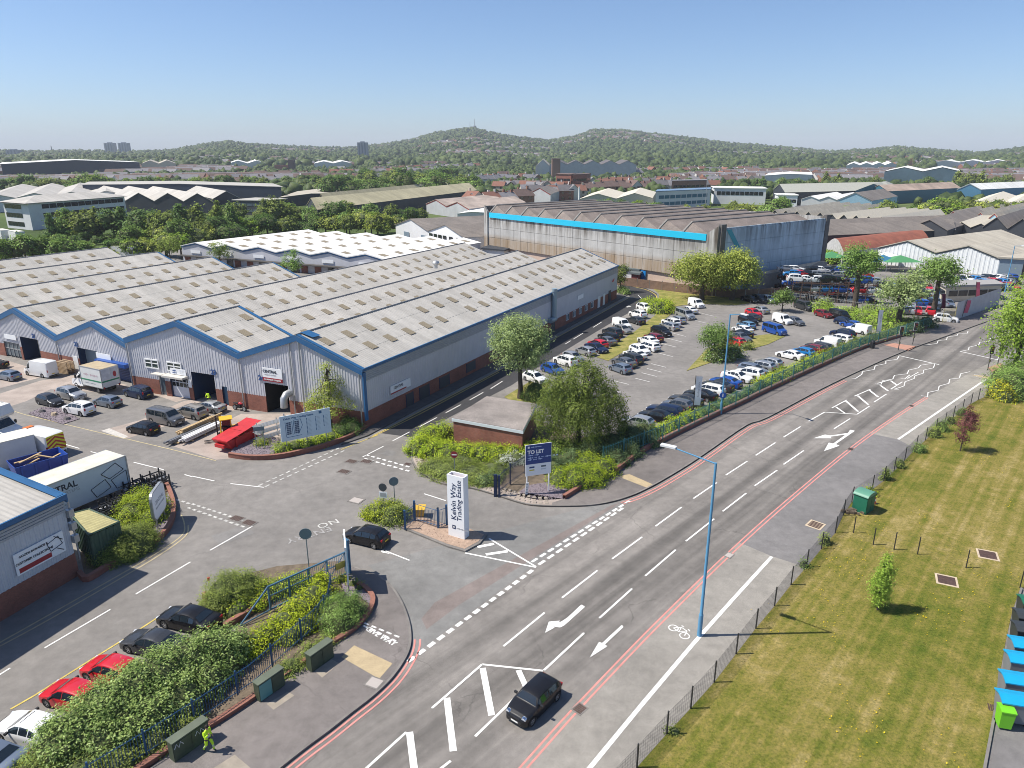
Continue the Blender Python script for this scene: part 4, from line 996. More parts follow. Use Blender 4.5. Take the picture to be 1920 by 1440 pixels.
def bush(name,label,lobes_px,leaf,size,dens=1.0,cat='shrub',group=None,z=0.0,seed=0,flat=False,jitter=.5,extra=None,parent=None,lift=.0):
 """lobes_px: (x, y on the ground in the photograph, radius m, height m)"""
 rng=np.random.default_rng(seed+77)
 C=[(G(x,y,z),r,h)for x,y,r,h in lobes_px];c0=sum((c for c,r,h in C),Vector())/len(C)
 t=thing(name,label,cat,(c0.x,c0.y,z),0,group)
 core=MB();Ps,Ns,Rs=[],[],[]
 for c,r,h in C:
  o=c-c0
  n=10;vs,fs=[],[]
  for j in range(5):
   ph=math.pi/2*j/4;rr,zz=r*.82*math.cos(ph),h*.86*math.sin(ph)
   vs+=[(o.x+rr*math.cos(2*math.pi*k/n),o.y+rr*math.sin(2*math.pi*k/n),zz)for k in range(n)]
  fs=[[j*n+k,j*n+(k+1)%n,(j+1)*n+(k+1)%n,(j+1)*n+k]for j in range(4)for k in range(n)]
  core.add(vs,fs)
  area=2*math.pi*r*(r+h)/2*1.15
  m=int(area/(size*size)*2.4*dens);cl=max(6,int(area/(.34**2 if size<.16 else .6**2)))
  D=unit(cl,rng);D[:,2]=np.abs(D[:,2])
  cc=D*np.array([r,r,h])*rng.uniform(.86,1.06,(cl,1))+np.array([o.x,o.y,0])
  idx=rng.integers(0,cl,m);sp=.15 if size<.16 else .26
  P=cc[idx]+rng.normal(0,sp,(m,3));P[:,2]=np.maximum(P[:,2],.03)
  Ps.append(P);Ns.append(D[idx]+np.array([-.3,0,1.0]));Rs.append(np.clip(rng.normal(.46,.26,cl)[idx]+rng.normal(0,.2,m),0,1))
 core.build('shade_core',SHADE_CORE,t,180)  # solid domes behind the foliage, inner shade put into their colour
 leaves('foliage',np.concatenate(Ps),np.concatenate(Ns),size,LM[leaf],t,rng=rng,aspect=.6,rnd=np.concatenate(Rs),jitter=jitter)
 if extra:
  lf,frac,sz=extra;P=np.concatenate(Ps);k=rng.choice(len(P),int(len(P)*frac),replace=False)
  leaves('blossom',P[k]+np.array([0,0,.04]),np.concatenate(Ns)[k],sz,LM[lf],t,rng=rng)
 return t
bush('laurel_hedge','big leafy grey-green hedge between the parked cars and blue railings',[(122,1422,1.6,1.9),(160,1398,1.8,2.2),(206,1366,1.9,2.4),(254,1336,1.9,2.5),(302,1306,1.9,2.5),(350,1276,1.9,2.4),(396,1250,1.7,2.1),(432,1230,1.3,1.7),(200,1410,1.4,1.7),(246,1384,1.5,1.7),(292,1358,1.4,1.8),(340,1328,1.4,1.7),(390,1292,1.2,1.5),(420,1258,1.1,1.3)],'laurel',.13,1.0,'hedge',seed=1)
bush('shrub','low dark shrubs at the foot of the railings in the lower left corner',[(95,1442,1.1,1.1),(150,1462,1.3,1.0),(225,1440,1.0,.9),(290,1400,.9,.8),(60,1475,1.3,1.1),(350,1372,.7,.8)],'fine',.10,.9,seed=2)
bush('shrub','large rounded dark green shrub in the brick bed beside the gate',[(432,1128,1.69,1.95),(462,1118,1.38,1.69),(418,1138,1.25,1.43)],'fine',.09,1.0,seed=3)
bush('spiky_shrub','spiky yellow-green shrub in front of the rounded dark shrub',[(448,1150,.9,.9)],'lime',.16,.7,seed=4)
bush('golden_shrub','loose golden-green shrubs along the sliding gate',[(500,1120,.9,1.1),(530,1108,.9,1.0),(560,1098,.8,.9),(478,1140,.7,.8)],'lime',.11,.9,seed=5,extra=('broom',.04,.1))
bush('golden_shrub','golden shrub strip between sliding gate and blue railings',[(475,1218,1.03,0.95),(505,1196,1.03,0.95),(535,1176,1.03,1.05),(563,1158,1.15,1.26),(590,1138,1.15,1.58),(606,1120,0.92,1.58),(545,1200,0.80,0.84),(572,1182,0.80,0.95)],'gold',.12,.9,seed=6)
bush('box_shrub','clipped rounded green shrub on the brick-edged corner',[(634,1168,1.14,1.61),(652,1158,1.14,1.61),(640,1180,1.02,1.40)],'mid',.085,1.0,seed=7)
bush('shrub','low shrubs behind the farther green cabinet',[(548,1255,.7,.7),(585,1232,.7,.8),(612,1212,.6,.6),(532,1268,.6,.5)],'fine',.09,.9,seed=8)
bush('yellow_shrub','small yellow shrubs at the foot of the gate post',[(662,1100,.35,.5),(675,1108,.3,.45),(640,1090,.4,.5)],'gold',.08,1,seed=9)
bush('golden_shrub','golden shrub left on the small entrance island',[(715,968,1.20,1.21),(698,966,0.84,0.92)],'gold',.11,1,seed=10)
bush('shrub','green shrub right on the small entrance island',[(740,975,1.26,1.21),(732,960,0.96,1.03),(752,966,0.84,0.92)],'fine',.10,1,seed=11,extra=('broom',.03,.1))
bush('golden_hedge','bright yellow-green hedge curving round the brick substation',[(790,848,1.56,1.49),(806,830,1.56,1.61),(830,822,1.43,1.72),(812,852,1.56,1.38),(842,856,1.56,1.38),(872,858,1.43,1.38),(902,858,1.43,1.26),(932,858,1.30,1.15),(962,856,1.17,1.15),(992,852,1.17,1.26),(1012,850,1.04,1.26)],'lime',.13,1.0,'hedge',seed=12,extra=('gold',.1,.14))
bush('ground_cover','low dark green mat planting behind the cobbled edge',[(815,880,1.69,0.77),(845,888,2.08,0.88),(878,894,2.08,0.88),(905,900,1.69,0.77),(860,874,1.82,0.88),(925,885,1.56,0.77)],'fine',.10,1.0,seed=13)
bush('silver_shrub','silvery shrub next to the open blue gate',[(948,872,.9,.8),(970,866,.9,.9)],'silver',.11,.9,seed=14)
bush('shrub','dark shrubs at the foot of the open blue gate',[(908,910,.7,.8),(920,902,.7,.8)],'ivy',.10,1,seed=15)
bush('yellow_shrub','yellow shrub at the middle of the mat planting',[(932,868,.6,.8),(918,862,.5,.7)],'gold',.11,1,seed=16)
bush('shrub','bright arching shrubs behind the blue TO LET board',[(1052,905,1.20,1.32),(1082,908,1.56,1.65),(1108,905,1.44,1.54),(1128,890,1.44,1.54),(1098,885,1.56,1.65)],'lime',.13,.95,seed=17)
bush('ivy_bank','dark ivy and shrub bank along the pavement fence',[(1070,880,1.50,1.84),(1110,862,1.62,2.07),(1145,848,1.62,2.07),(1178,832,1.62,1.95),(1205,822,1.50,1.72),(1150,870,1.50,1.49),(1180,855,1.38,1.38),(1215,835,1.25,1.26),(1040,885,1.25,1.49)],'ivy',.14,.95,seed=18)
bush('shrub','leafy green shrubs under the weeping birch',[(1045,845,1.1,1.3),(1075,850,1.0,1.2),(1020,858,.8,1.0),(1110,838,1.0,1.1)],'fresh',.14,.9,seed=19)
bush('round_bush','dark round bush by the trunk of the round tree',[(1003,748,1.5,2.2)],'dark',.14,1,seed=20)
HL=BACK2
def along(pts,s):
 for a,b in zip(pts[:-1],pts[1:]):
  L=(b-a).length
  if s<=L:return a.lerp(b,s/L)
  s-=L
 return pts[-1]
BK=[p.copy()for p in BACK2[4:12]];BKin=offset(BK,1.0)
LBK=sum((b-a).length for a,b in zip(BKin[:-1],BKin[1:]))
def bush_w(name,label,lobes,leaf,size,**k):
 return bush(name,label,[(*proj(p),r,h)for p,r,h in lobes],leaf,size,**k)
sg=[]
for k in range(int(LBK/1.3)):
 p=along(BKin,k*1.3);sg.append((p,random.uniform(.7,1.0),random.uniform(1.0,1.45)))
n=len(sg)
bush_w('clipped_hedge','bright lime hedge behind the near end of the roadside fence',sg[:6],'lime',.15,cat='hedge',seed=30)
bush_w('clipped_hedge','low mixed green hedge behind the fence around the first lamp post',[(p,r*.8,h*.7)for p,r,h in sg[6:16]],'mid',.15,cat='hedge',seed=31)
bush_w('clipped_hedge','lime topped hedge at the middle of the roadside fence',sg[16:30],'lime',.16,cat='hedge',seed=32)
bush_w('rough_hedge','grey-green climber hedge along the far half of the roadside fence',sg[30:],'birch',.17,cat='hedge',seed=33)
bush('round_bush','large clipped lime bush at the end of the grass strip',[(1236,585,2.4,2.1),(1225,580,2.2,1.9),(1246,578,2.0,1.8)],'lime',.22,seed=40)
bush('round_bush','smaller clipped lime bush left of the large one',[(1216,574,1.8,1.5)],'lime',.22,seed=41)
bush('shrub','white flowering shrub under the car park tree',[(1340,676,1.5,2.0),(1362,674,1.6,2.0),(1376,668,1.3,1.7)],'mid',.2,seed=42,extra=('white',.12,.2))
bush('shrub','little yellow-brown shrub on the triangle lawn',[(1400,654,.9,1.0)],'fine',.18,seed=43)
bush('scrub','rough green scrub bank beside the car park exit',[(1560,590,2.0,1.2),(1590,594,2.4,1.6),(1620,602,2.4,1.6),(1645,610,2.3,1.6),(1668,618,2.2,1.5),(1700,612,2.2,1.6),(1635,588,2.4,1.7),(1665,596,2.2,1.6),(1530,582,1.6,1.4),(1548,578,1.4,1.6)],'fresh',.24,seed=44)
bush('ivy_bank','dark bushes at the hoarding gate',[(1712,622,1.6,1.8),(1735,614,1.5,2.0),(1690,628,1.4,1.5)],'ivy',.22,seed=45)
bush('hedge','tall dark hedge at the corner of the lawn',[(1890,742,2.2,3.0),(1920,735,2.6,3.6),(1950,725,2.8,4.0),(1905,722,2.4,3.2),(1880,722,1.8,2.6)],'mid',.20,cat='hedge',seed=46)
bush('broom_bush','yellow flowering broom at the corner of the lawn',[(1872,746,1.2,2.0),(1884,752,1.0,1.6)],'fine',.15,seed=47,extra=('broom',.5,.15))
bush('shrub','yellow-green domed shrub behind the oval sign',[(258,972,1.72,1.65),(280,966,1.61,1.76),(268,955,1.49,1.65),(285,980,1.15,1.21)],'lime',.11,seed=48)
bush('shrub','olive domed shrub between green container and estate road',[(222,1042,1.72,1.61),(250,1030,1.72,1.72),(208,1046,1.38,1.26),(262,1018,1.38,1.38)],'fine',.10,seed=49)
bush('box_hedge','low clipped hedge in front of the estate map board',[(530,848,0.99,0.95),(553,843,0.99,0.95),(576,838,0.99,0.95),(600,832,0.99,0.95),(622,826,0.99,0.95)],'lime',.13,cat='hedge',seed=50)
bush('shrub','dark rounded bush at the corner of the long warehouse',[(640,818,1.1,1.3),(660,812,1.1,1.3),(652,803,1.1,1.3)],'dark',.13,seed=51)
bush('yellow_shrub','small yellow shrub on purple slate by the red skip',[(492,838,.9,.7)],'gold',.12,seed=52)
bush('shrub','small bush beside the far warehouse corner',[(1166,548,1.3,1.3),(1172,552,1.0,1.0)],'mid',.2,seed=53)
for i,(x,y,r,h,lf)in enumerate(((1660,898,.45,.9,'fine'),(1688,876,.45,.8,'fine'),(1722,846,.6,.9,'mid'),(1752,818,.7,1.0,'fine'),(1764,806,.7,1.0,'mid'),(1782,794,.5,.8,'fine'),(1802,778,.6,.8,'mid'),(1506,1062,.3,.5,'mid'),(1548,1020,.4,.7,'fine'),(1264,1372,.3,.2,'fine'),(1632,926,.4,.7,'lime'))):
 bush('weed_clump','green weed clump at the wire fence, %s from the lawn corner hedge'%('seventh sixth fifth fourth third second first eighth ninth tenth'.split()+['eleventh'])[(i*3)%11],[(x,y,r,h)],lf,.11,cat='weeds',group='weed clumps along the wire fence',z=.03,seed=60+i)
def tufts():
 rng=np.random.default_rng(5);n=52000
 P=[]
 poly=[(p.x,p.y)for p in LAWN.data.vertices and[v.co for v in LAWN.data.vertices]]
 xs,ys=[p[0]for p in poly],[p[1]for p in poly]
 X=rng.uniform(min(xs),max(xs),n*3);Y=rng.uniform(max(min(ys),14),max(ys),n*3)
 ins=np.zeros(len(X),bool);j=len(poly)-1
 for i in range(len(poly)):
  xi,yi=poly[i];xj,yj=poly[j]
  c=((yi>Y)!=(yj>Y))&(X<(xj-xi)*(Y-yi)/(yj-yi+1e-12)+xi);ins^=c;j=i
 X,Y=X[ins][:n],Y[ins][:n];m=len(X)
 P=np.stack([X,Y,np.full(m,.032)],1);N=rng.normal(0,1,(m,3));N[:,2]=np.abs(N[:,2])*.6
 o=leaves('grass',P,N,.075,leafmat('grass_blades',(.10,.11,.02),(.30,.235,.085),trans=.1,rough=.9),None,'stuff',rng=rng,aspect=.5)
 o['label']='short dry grass tufts over the lawn'
 k=rng.choice(m,420,replace=False);C=P[k];sel=C[(rng.random(420)<.9)]
 cl=sel[rng.integers(0,60,900)]+np.stack([rng.normal(0,.5,900),rng.normal(0,.8,900),np.zeros(900)],1);cl[:,2]=.1
 o=leaves('dandelion_flowers',cl,np.tile(np.array([[0,0,1.]]),(900,1)),.075,leafmat('dandelion',(.55,.40,.01),(.75,.58,.02),trans=.05),None,'stuff',rng=rng,jitter=.25)
 o['label']='yellow dandelions scattered over the lawn'
tufts()
#  vehicles
def paint(name,c,metal=0.0,rough=0.28):
 dk=max(c)<.08
 return mat('car_paint_'+name,c,.35 if dk else rough,metal=metal,coat=0.35 if dk else .7,spec=.25 if dk else .5)
PAINTS={'white':paint('white',(.76,.76,.75)),'silver':paint('silver',(.45,.46,.47),.6,.32),'grey':paint('grey',(.16,.165,.175),.5),'dark grey':paint('dark_grey',(.055,.058,.065),.4),'black':paint('black',(.010,.010,.012)),'navy':paint('navy',(.010,.020,.055)),'blue':paint('blue',(.012,.065,.30)),'light blue':paint('light_blue',(.15,.30,.45),.3),'red':paint('red',(.50,.010,.018)),'dark red':paint('dark_red',(.16,.01,.015)),'blue-grey':paint('blue_grey',(.21,.25,.31),.5),'champagne':paint('champagne',(.36,.34,.31),.5),'bright blue':paint('bright_blue',(.01,.16,.42)),'green':paint('green',(.03,.16,.07)),'orange':paint('orange',(.55,.16,.02))}
TYRE=mat('tyre_rubber',(.014,.014,.015),.85);RIM=mat('alloy_rim',(.48,.49,.50),.35,metal=.7);CGLASS=mat('car_glass',(.010,.016,.021),.04,spec=.8,coat=.3)
LAMP=mat('headlamp_lens',(.55,.58,.62),.12,spec=.7);TAIL=mat('tail_lamp',(.30,.008,.012),.2,spec=.6);PLW=mat('white_plate',(.75,.75,.72),.5);PLY=mat('yellow_plate',(.72,.52,.03),.5);TRIM=mat('black_trim',(.018,.018,.02),.5)
CHROME=mat('chrome',(.7,.7,.72),.12,metal=1.0)
PLAN=[(0,.78),(.012,.86),(.04,.93),(.11,.985),(.3,1.0),(.75,1.0),(.92,.97),(.97,.93),(.99,.86),(1.0,.80)]
PLAN_R=[(0,.60),(.010,.72),(.035,.84),(.08,.93),(.15,.99),(.3,1.0),(.8,1.0),(.92,.94),(.97,.85),(.99,.74),(1.0,.64)]
CT={'hatchback':dict(L=4.08,W=1.77,rw=.315,ax=(.185,.805),wr=.60,top=[(0,.50),(.012,.62),(.04,.73),(.16,.86),(.25,.95),(.42,1.39),(.54,1.465),(.72,1.45),(.85,1.37),(.945,1.02),(.98,.92),(.995,.72),(1,.56)],belt=[(0,.6),(.25,.89),(.9,.99),(1,.95)],ws=(.26,.418),rg=(.86,.94),sw=[(.315,.50),(.515,.71),(.725,.84)]),'saloon car':dict(L=4.65,W=1.82,rw=.33,ax=(.185,.80),wr=.60,top=[(0,.48),(.012,.60),(.04,.70),(.2,.85),(.275,.93),(.42,1.36),(.52,1.425),(.63,1.41),(.73,1.30),(.855,1.04),(.96,1.01),(.985,.93),(1,.58)],belt=[(0,.6),(.27,.88),(.85,.98),(1,.95)],ws=(.282,.416),rg=(.735,.85),sw=[(.335,.485),(.50,.635),(.65,.74)]),'SUV':dict(L=4.5,W=1.87,rw=.36,ax=(.185,.80),wr=.66,top=[(0,.60),(.012,.78),(.04,.92),(.18,1.05),(.245,1.12),(.385,1.57),(.5,1.67),(.75,1.65),(.88,1.55),(.955,1.14),(.98,1.05),(1,.66)],belt=[(0,.75),(.25,1.04),(.9,1.14),(1,1.05)],ws=(.255,.382),rg=(.886,.95),sw=[(.31,.48),(.495,.69),(.705,.86)]),'estate car':dict(L=4.68,W=1.82,rw=.33,ax=(.185,.785),wr=.61,top=[(0,.48),(.012,.60),(.04,.71),(.19,.85),(.265,.93),(.40,1.37),(.5,1.45),(.78,1.44),(.89,1.37),(.96,1.02),(.985,.92),(1,.58)],belt=[(0,.6),(.26,.88),(.9,.97),(1,.95)],ws=(.272,.396),rg=(.896,.955),sw=[(.32,.47),(.485,.655),(.67,.86)]),'small car':dict(L=3.95,W=1.78,rw=.325,ax=(.17,.82),wr=.62,top=[(0,.48),(.010,.62),(.035,.74),(.09,.83),(.2,.92),(.29,.985),(.375,1.33),(.42,1.40),(.52,1.43),(.8,1.395),(.88,1.34),(.92,1.22),(.965,1.0),(.985,.88),(1,.6)],belt=[(0,.62),(.28,.93),(.9,.99),(1,.92)],ws=(.295,.382),rg=(.906,.96),sw=[(.345,.60),(.63,.87)]),'minibus':dict(L=4.95,W=1.92,rw=.34,ax=(.175,.80),wr=.74,top=[(0,.60),(.012,.82),(.04,.98),(.13,1.12),(.165,1.18),(.29,1.79),(.37,1.89),(.9,1.87),(.96,1.80),(.985,1.15),(1,.66)],belt=[(0,.7),(.2,1.08),(1,1.16)],ws=(.175,.285),rg=(.962,.985),sw=[(.24,.38),(.40,.64),(.66,.93)]),'small van':dict(L=4.40,W=1.85,rw=.32,ax=(.185,.80),wr=.72,top=[(0,.55),(.012,.74),(.04,.88),(.17,1.04),(.215,1.10),(.35,1.72),(.44,1.82),(.93,1.81),(.985,1.74),(1,.62)],belt=[(0,.65),(.2,1.02),(1,1.08)],ws=(.222,.345),rg=None,sw=[(.275,.43)]),'panel van':dict(L=5.55,W=2.02,rw=.34,ax=(.17,.77),wr=.80,top=[(0,.60),(.012,.84),(.04,1.02),(.12,1.20),(.15,1.28),(.25,2.02),(.32,2.42),(.40,2.50),(.95,2.49),(.99,2.38),(1,.62)],belt=[(0,.7),(.2,1.2),(1,1.25)],ws=(.156,.252),rg=None,sw=[(.20,.31)]),}
def ip(tab,t):return float(np.interp(t,[a for a,b in tab],[b for a,b in tab]))
def wheel_meshes(rw):
 mb=MB();n=16;w=.20
 prof=[(rw*.64,-w/2),(rw*.94,-w/2),(rw,-w*.3),(rw,w*.3),(rw*.94,w/2),(rw*.64,w/2)]
 vs=[(r*math.cos(2*math.pi*k/n),y,r*math.sin(2*math.pi*k/n))for r,y in prof for k in range(n)]
 fs=[[i*n+k,i*n+(k+1)%n,(i+1)*n+(k+1)%n,(i+1)*n+k]for i in range(len(prof)-1)for k in range(n)]
 mb.add(vs,fs);o=mb.build('tyre',TYRE,smooth=40);tm=o.data;bpy.data.objects.remove(o)
 mb=MB();r=rw*.66
 mb.add([(r*math.cos(2*math.pi*k/n),-.035,r*math.sin(2*math.pi*k/n))for k in range(n)],[list(range(n))],1)
 mb.add([(r*math.cos(2*math.pi*k/n)*q,.08 if q>.99 else .07,r*math.sin(2*math.pi*k/n)*q)for q in(1,.86)for k in range(n)],[[k,(k+1)%n,n+(k+1)%n,n+k]for k in range(n)])
 for k in range(5):
  a=2*math.pi*k/5;u,v=Vector((math.cos(a),0,math.sin(a))),Vector((-math.sin(a),0,math.cos(a)))
  mb.add([u*r*.9+v*.035+Vector((0,.07,0)),u*r*.9-v*.035+Vector((0,.07,0)),u*.03-v*.05+Vector((0,.055,0)),u*.03+v*.05+Vector((0,.055,0))],[[0,1,2,3]])
 o=mb.build('rim',[RIM,TRIM]);rm=o.data;bpy.data.objects.remove(o)
 return tm,rm
WHM={}
def car_proto(kind,name=None,lowpart=False,opts=()):
 c=CT[kind];L,Wd,rw=c['L'],c['W']/2,c['rw'];X=lambda t:L*(.5-t)
 R=rw+.055
 ts=set([t for t,z in c['top']]+[t for t,z in PLAN]+[q for w in c['sw']for q in w]+list(c['ws'])+(list(c['rg'])if c['rg']else[]))
 for a in c['ax']:
  for k in(-1,-.92,-.7,-.38,0,.38,.7,.92,1):ts.add(a+k*R/L)
 ts=sorted(t for t in ts if 0<=t<=1)
 ts=[t for i,t in enumerate(ts)if i==0 or t-ts[i-1]>.0025]
 roof=max(z for t,z in c['top'])
 def sec(t):
  w=Wd*ip(PLAN_R if kind=='small car' else PLAN,t);top=ip(c['top'],t);belt=ip(c['belt'],t)
  zb=.20+(.08 if t<.01 or t>.99 else 0)
  za=zb
  for a in c['ax']:
   dx=abs(t-a)*L
   if dx<R:za=max(za,rw+math.sqrt(R*R-dx*dx))
  bl=min(belt,top-.055);za=min(za,bl-.05)
  cf=max(0,min(1,(top-bl-.055)/max(.01,roof-belt)))
  y5=lerp(w*.90,min(w*.90,c['wr']*(Wd/.9)),cf);z5=top-lerp(.025,.05,cf)
  return[Vector((X(t),y,z))for y,z in((0,.24),(w-.26,.24),(w-.25,za),(w*.975,za),(w,max(za+.03,bl*.66)),(w*.975,bl),(y5,z5),(y5-.13,top),(0,top+.018))]
 S=[sec(t)for t in ts];n=9
 mb=MB()
 for sgn in(1,-1):
  vs=[(p.x,p.y*sgn,p.z)for s in S for p in s];fs=[]
  for i in range(len(S)-1):
   for k in range(n-1):
    f=[i*n+k,i*n+k+1,(i+1)*n+k+1,(i+1)*n+k]
    fs.append(f if sgn<0 else f[::-1])
  fs.append([k for k in range(n)][::sgn]);fs.append([(len(S)-1)*n+k for k in range(n)][::-sgn])
  mb.add(vs,fs)
 t0=thing(name or kind.replace(' ','_').lower(),'x','car')
 PT=lambda nm,m_,mats,sm=None,par=None:m_.build(nm,mats,par or t0,sm)
 body=PT('body',mb,PAINTS['silver'],38)
 def off(p,d):return p+Vector(d)
 def panel(nm,pts,d):
  m2=MB();m2.poly([off(p,d)for p in pts]);return PT(nm,m2,CGLASS)
 a,b=c['ws'];A,B=sec(a+.004),sec(b-.004)
 fl=lambda p:Vector((p.x,-p.y,p.z))
 ins=lambda p:Vector((p.x,p.y*.97,p.z))
 panel('windscreen',[ins(A[7])+Vector((0,.08,-.005)),ins(A[8]),fl(ins(A[7])+Vector((0,.08,-.005))),fl(ins(B[7])),ins(B[8]),ins(B[7])],(.012,0,.014))
 if c['rg']:
  a,b=c['rg'];A,B=sec(a+.003),sec(b-.006)
  panel('rear_window',[ins(A[7]),ins(B[7])+Vector((0,.05,0)),ins(B[8]),fl(ins(B[7])+Vector((0,.05,0))),fl(ins(A[7])),ins(A[8])],(-.012,0,.014))
 for a,b in c['sw']:
  for sgn in(1,-1):
   bt,tp=[],[]
   for t in[a]+[x for x in ts if a<x<b]+[b]:
    s=sec(t);p,q=s[5],s[6]
    if q.z-p.z<.1:
     lo=p.lerp(q,.3);bt.append(lo);tp.append(p.lerp(q,.5));continue
    bt.append(p.lerp(q,.08));tp.append(p.lerp(q,.90))
   m2=MB();k=len(bt);vs=[Vector((p.x,(p.y+.010)*sgn,p.z))for p in bt+tp]
   m2.add(vs,[[i,i+1,k+i+1,k+i][::sgn]for i in range(k-1)]);PT('side_window',m2,CGLASS)
 zf=ip(c['top'],.03);W0=Wd
 for sgn in(1,-1):
  m2=MB()
  if kind=='small car':
   m2.tube([(L/2-.30,sgn*W0*.64,zf-.02),(L/2-.10,sgn*W0*.66,zf-.05)],[.15,.135],14);PT('headlight',m2,LAMP,40)
   m2=MB();m2.tube([(L/2-.28,sgn*W0*.64,zf-.02),(L/2-.115,sgn*W0*.66,zf-.05)],[.165,.165],14);PT('headlight_ring',m2,CHROME)
  else:
   m2.box((L/2-.17,sgn*W0*.63,zf-.075),(.24,.34,.12),rz=-sgn*.38);PT('headlight',m2,LAMP)
  m2=MB();zt=ip(c['belt'],.95);tall=kind in('panel van','small van','minibus','SUV')
  m2.box((-L/2+.10,sgn*W0*(.80 if tall else .70),zt-.12),(.14,.16 if tall else .30,.34 if tall else .16),rz=sgn*.25);PT('tail_light',m2,TAIL)
  m2=MB();xm=X(c['sw'][0][0]+.01);zm=ip(c['belt'],c['sw'][0][0])+.07;m2.box((xm,sgn*(W0+.09),zm),(.12,.20,.13));PT('mirror',m2,TRIM)
 m2=MB();m2.box((L/2-.015,0,.42),(.05,.95,.14));m2.box((L/2-.03,0,zf-.10),(.06,.62,.09));PT('grille',m2,TRIM)
 m2=MB();m2.box((L/2+.008,0,.40),(.02,.50,.11));PT('number_plate',m2,PLW)
 m2=MB();zp=.62 if kind!='saloon car' else .68
 m2.box((-L/2-.012,0,zp),(.03,.50,.11));PT('number_plate',m2,PLY)
 m2=MB();m2.box((-L/2+.02,0,.34),(.07,Wd*1.5,.16));PT('rear_bumper',m2,TRIM)
 if 'roof' in opts:
  m2=MB();s0,s1=sec(.46),sec(.76);m2.poly([s0[7]+Vector((0,-.02,.012)),s0[8]+Vector((0,0,.012)),fl(s0[7])+Vector((0,.02,.012)),fl(s1[7])+Vector((0,.02,.012)),s1[8]+Vector((0,0,.012)),s1[7]+Vector((0,-.02,.012))]);PT('roof_panel',m2,CGLASS)
 if kind=='SUV':
  m2=MB()
  for sgn in(1,-1):m2.tube([(X(.5),sgn*c['wr']*.98*Wd/.9,1.70),(X(.84),sgn*c['wr']*.98*Wd/.9,1.65)],.025,5)
  PT('roof_rail',m2,TRIM)
 if rw not in WHM:WHM[rw]=wheel_meshes(rw)
 for a in c['ax']:
  for sgn in(1,-1):
   m2=bpy.data.objects.new('wheel',WHM[rw][0]);m2.location=(X(a),sgn*(Wd-.115),rw);m2.rotation_euler=(0,0,0 if sgn>0 else math.pi);link(m2,t0)
   rim=bpy.data.objects.new('rim',WHM[rw][1]);link(rim,m2)
 return t0
PROTO,USED={},set()
CS=0.80
def place_car(kind,col,pos,head,label,group=None,cat='car',name=None,opts=()):
 key=(kind,opts)
 if key not in PROTO:PROTO[key]=car_proto(kind,opts=opts)
 if key not in USED:o=PROTO[key];USED.add(key)
 else:o=copy_tree(PROTO[key])
 o.location=pos;o.rotation_euler=(0,0,head);o.scale=(CS,CS,CS)
 tag(o,label,cat,group)
 if group is None and 'group' in o:del o['group']
 for ch in CH.get(o.name,[]):
  if ch.name.split('.')[0]=='body':
   ch.material_slots[0].link='OBJECT';ch.material_slots[0].material=PAINTS[col]
 return o
def car_px(kind,col,front,rear,label,group=None,cat=None,opts=(),z=.004):
 a,b=G(*front),G(*rear);m=(a+b)/2;d=a-b
 return place_car(kind,col,(m.x,m.y,z),math.atan2(d.y,d.x),label,group,cat or('van' if 'van' in kind or kind=='minibus' else 'car'),opts=opts)
car_px('small car','black',(960,1366),(1040,1288),'black hatchback with round headlights driving down the main road')
car_px('hatchback','black',(655,1008),(722,1024),'black hatchback turning in past the shrub island at the estate entrance')
GP='cars parked behind the roadside hedge'
car_px('saloon car','black',(303,1160),(412,1186),'black saloon nearest the planted bed, farthest of the hedge row',GP)
car_px('saloon car','dark grey',(240,1206),(345,1232),'dark grey saloon between the black saloon and a red hatchback',GP)
car_px('hatchback','red',(166,1256),(262,1284),'red hatchback next to the dark grey saloon behind the hedge',GP)
car_px('hatchback','red',(94,1304),(190,1332),'red hatchback next to the white coupe behind the hedge',GP)
car_px('saloon car','white',(10,1366),(122,1398),'white coupe with black glass roof behind the hedge',GP,opts=('roof',))
car_px('saloon car','blue-grey',(-72,1418),(36,1452),'blue-grey car cut off at the lower left corner',GP)
GY='vehicles parked in front of the units'
for k,col,f,r,lab in(('saloon car','black',(-40,690),(12,690),'black car by the windows of unit 21'),('hatchback','blue-grey',(-8,706),(44,716),'pale blue-grey hatchback behind the white high roof van'),('panel van','white',(52,699),(106,708),'white high roof panel van before the brick wall of unit 22'),('hatchback','dark grey',(118,764),(72,752),'dark grey hatchback nosed toward the gravel bed'),('SUV','silver',(158,752),(112,742),'silver crossover between dark grey hatchback and white box truck'),('SUV','white',(122,769),(178,780),'white SUV beside the purple gravel bed'),('hatchback','blue-grey',(178,755),(228,765),'silver-blue hatchback in the middle of the unit 22 yard'),('SUV','navy',(233,737),(288,750),'dark blue SUV by the brick wall of unit 23'),('minibus','grey',(344,799),(280,786),'metallic grey people carrier facing the timber stacks'),('hatchback','black',(242,806),(298,816),'black hatchback beside the grey people carrier'),('SUV','champagne',(336,776),(384,786),'silver-brown older off-roader with spare wheel on its back'),('saloon car','silver',(368,767),(418,774),'silver saloon by the open door of unit 23')):
 car_px(k,col,f,r,lab,GY)
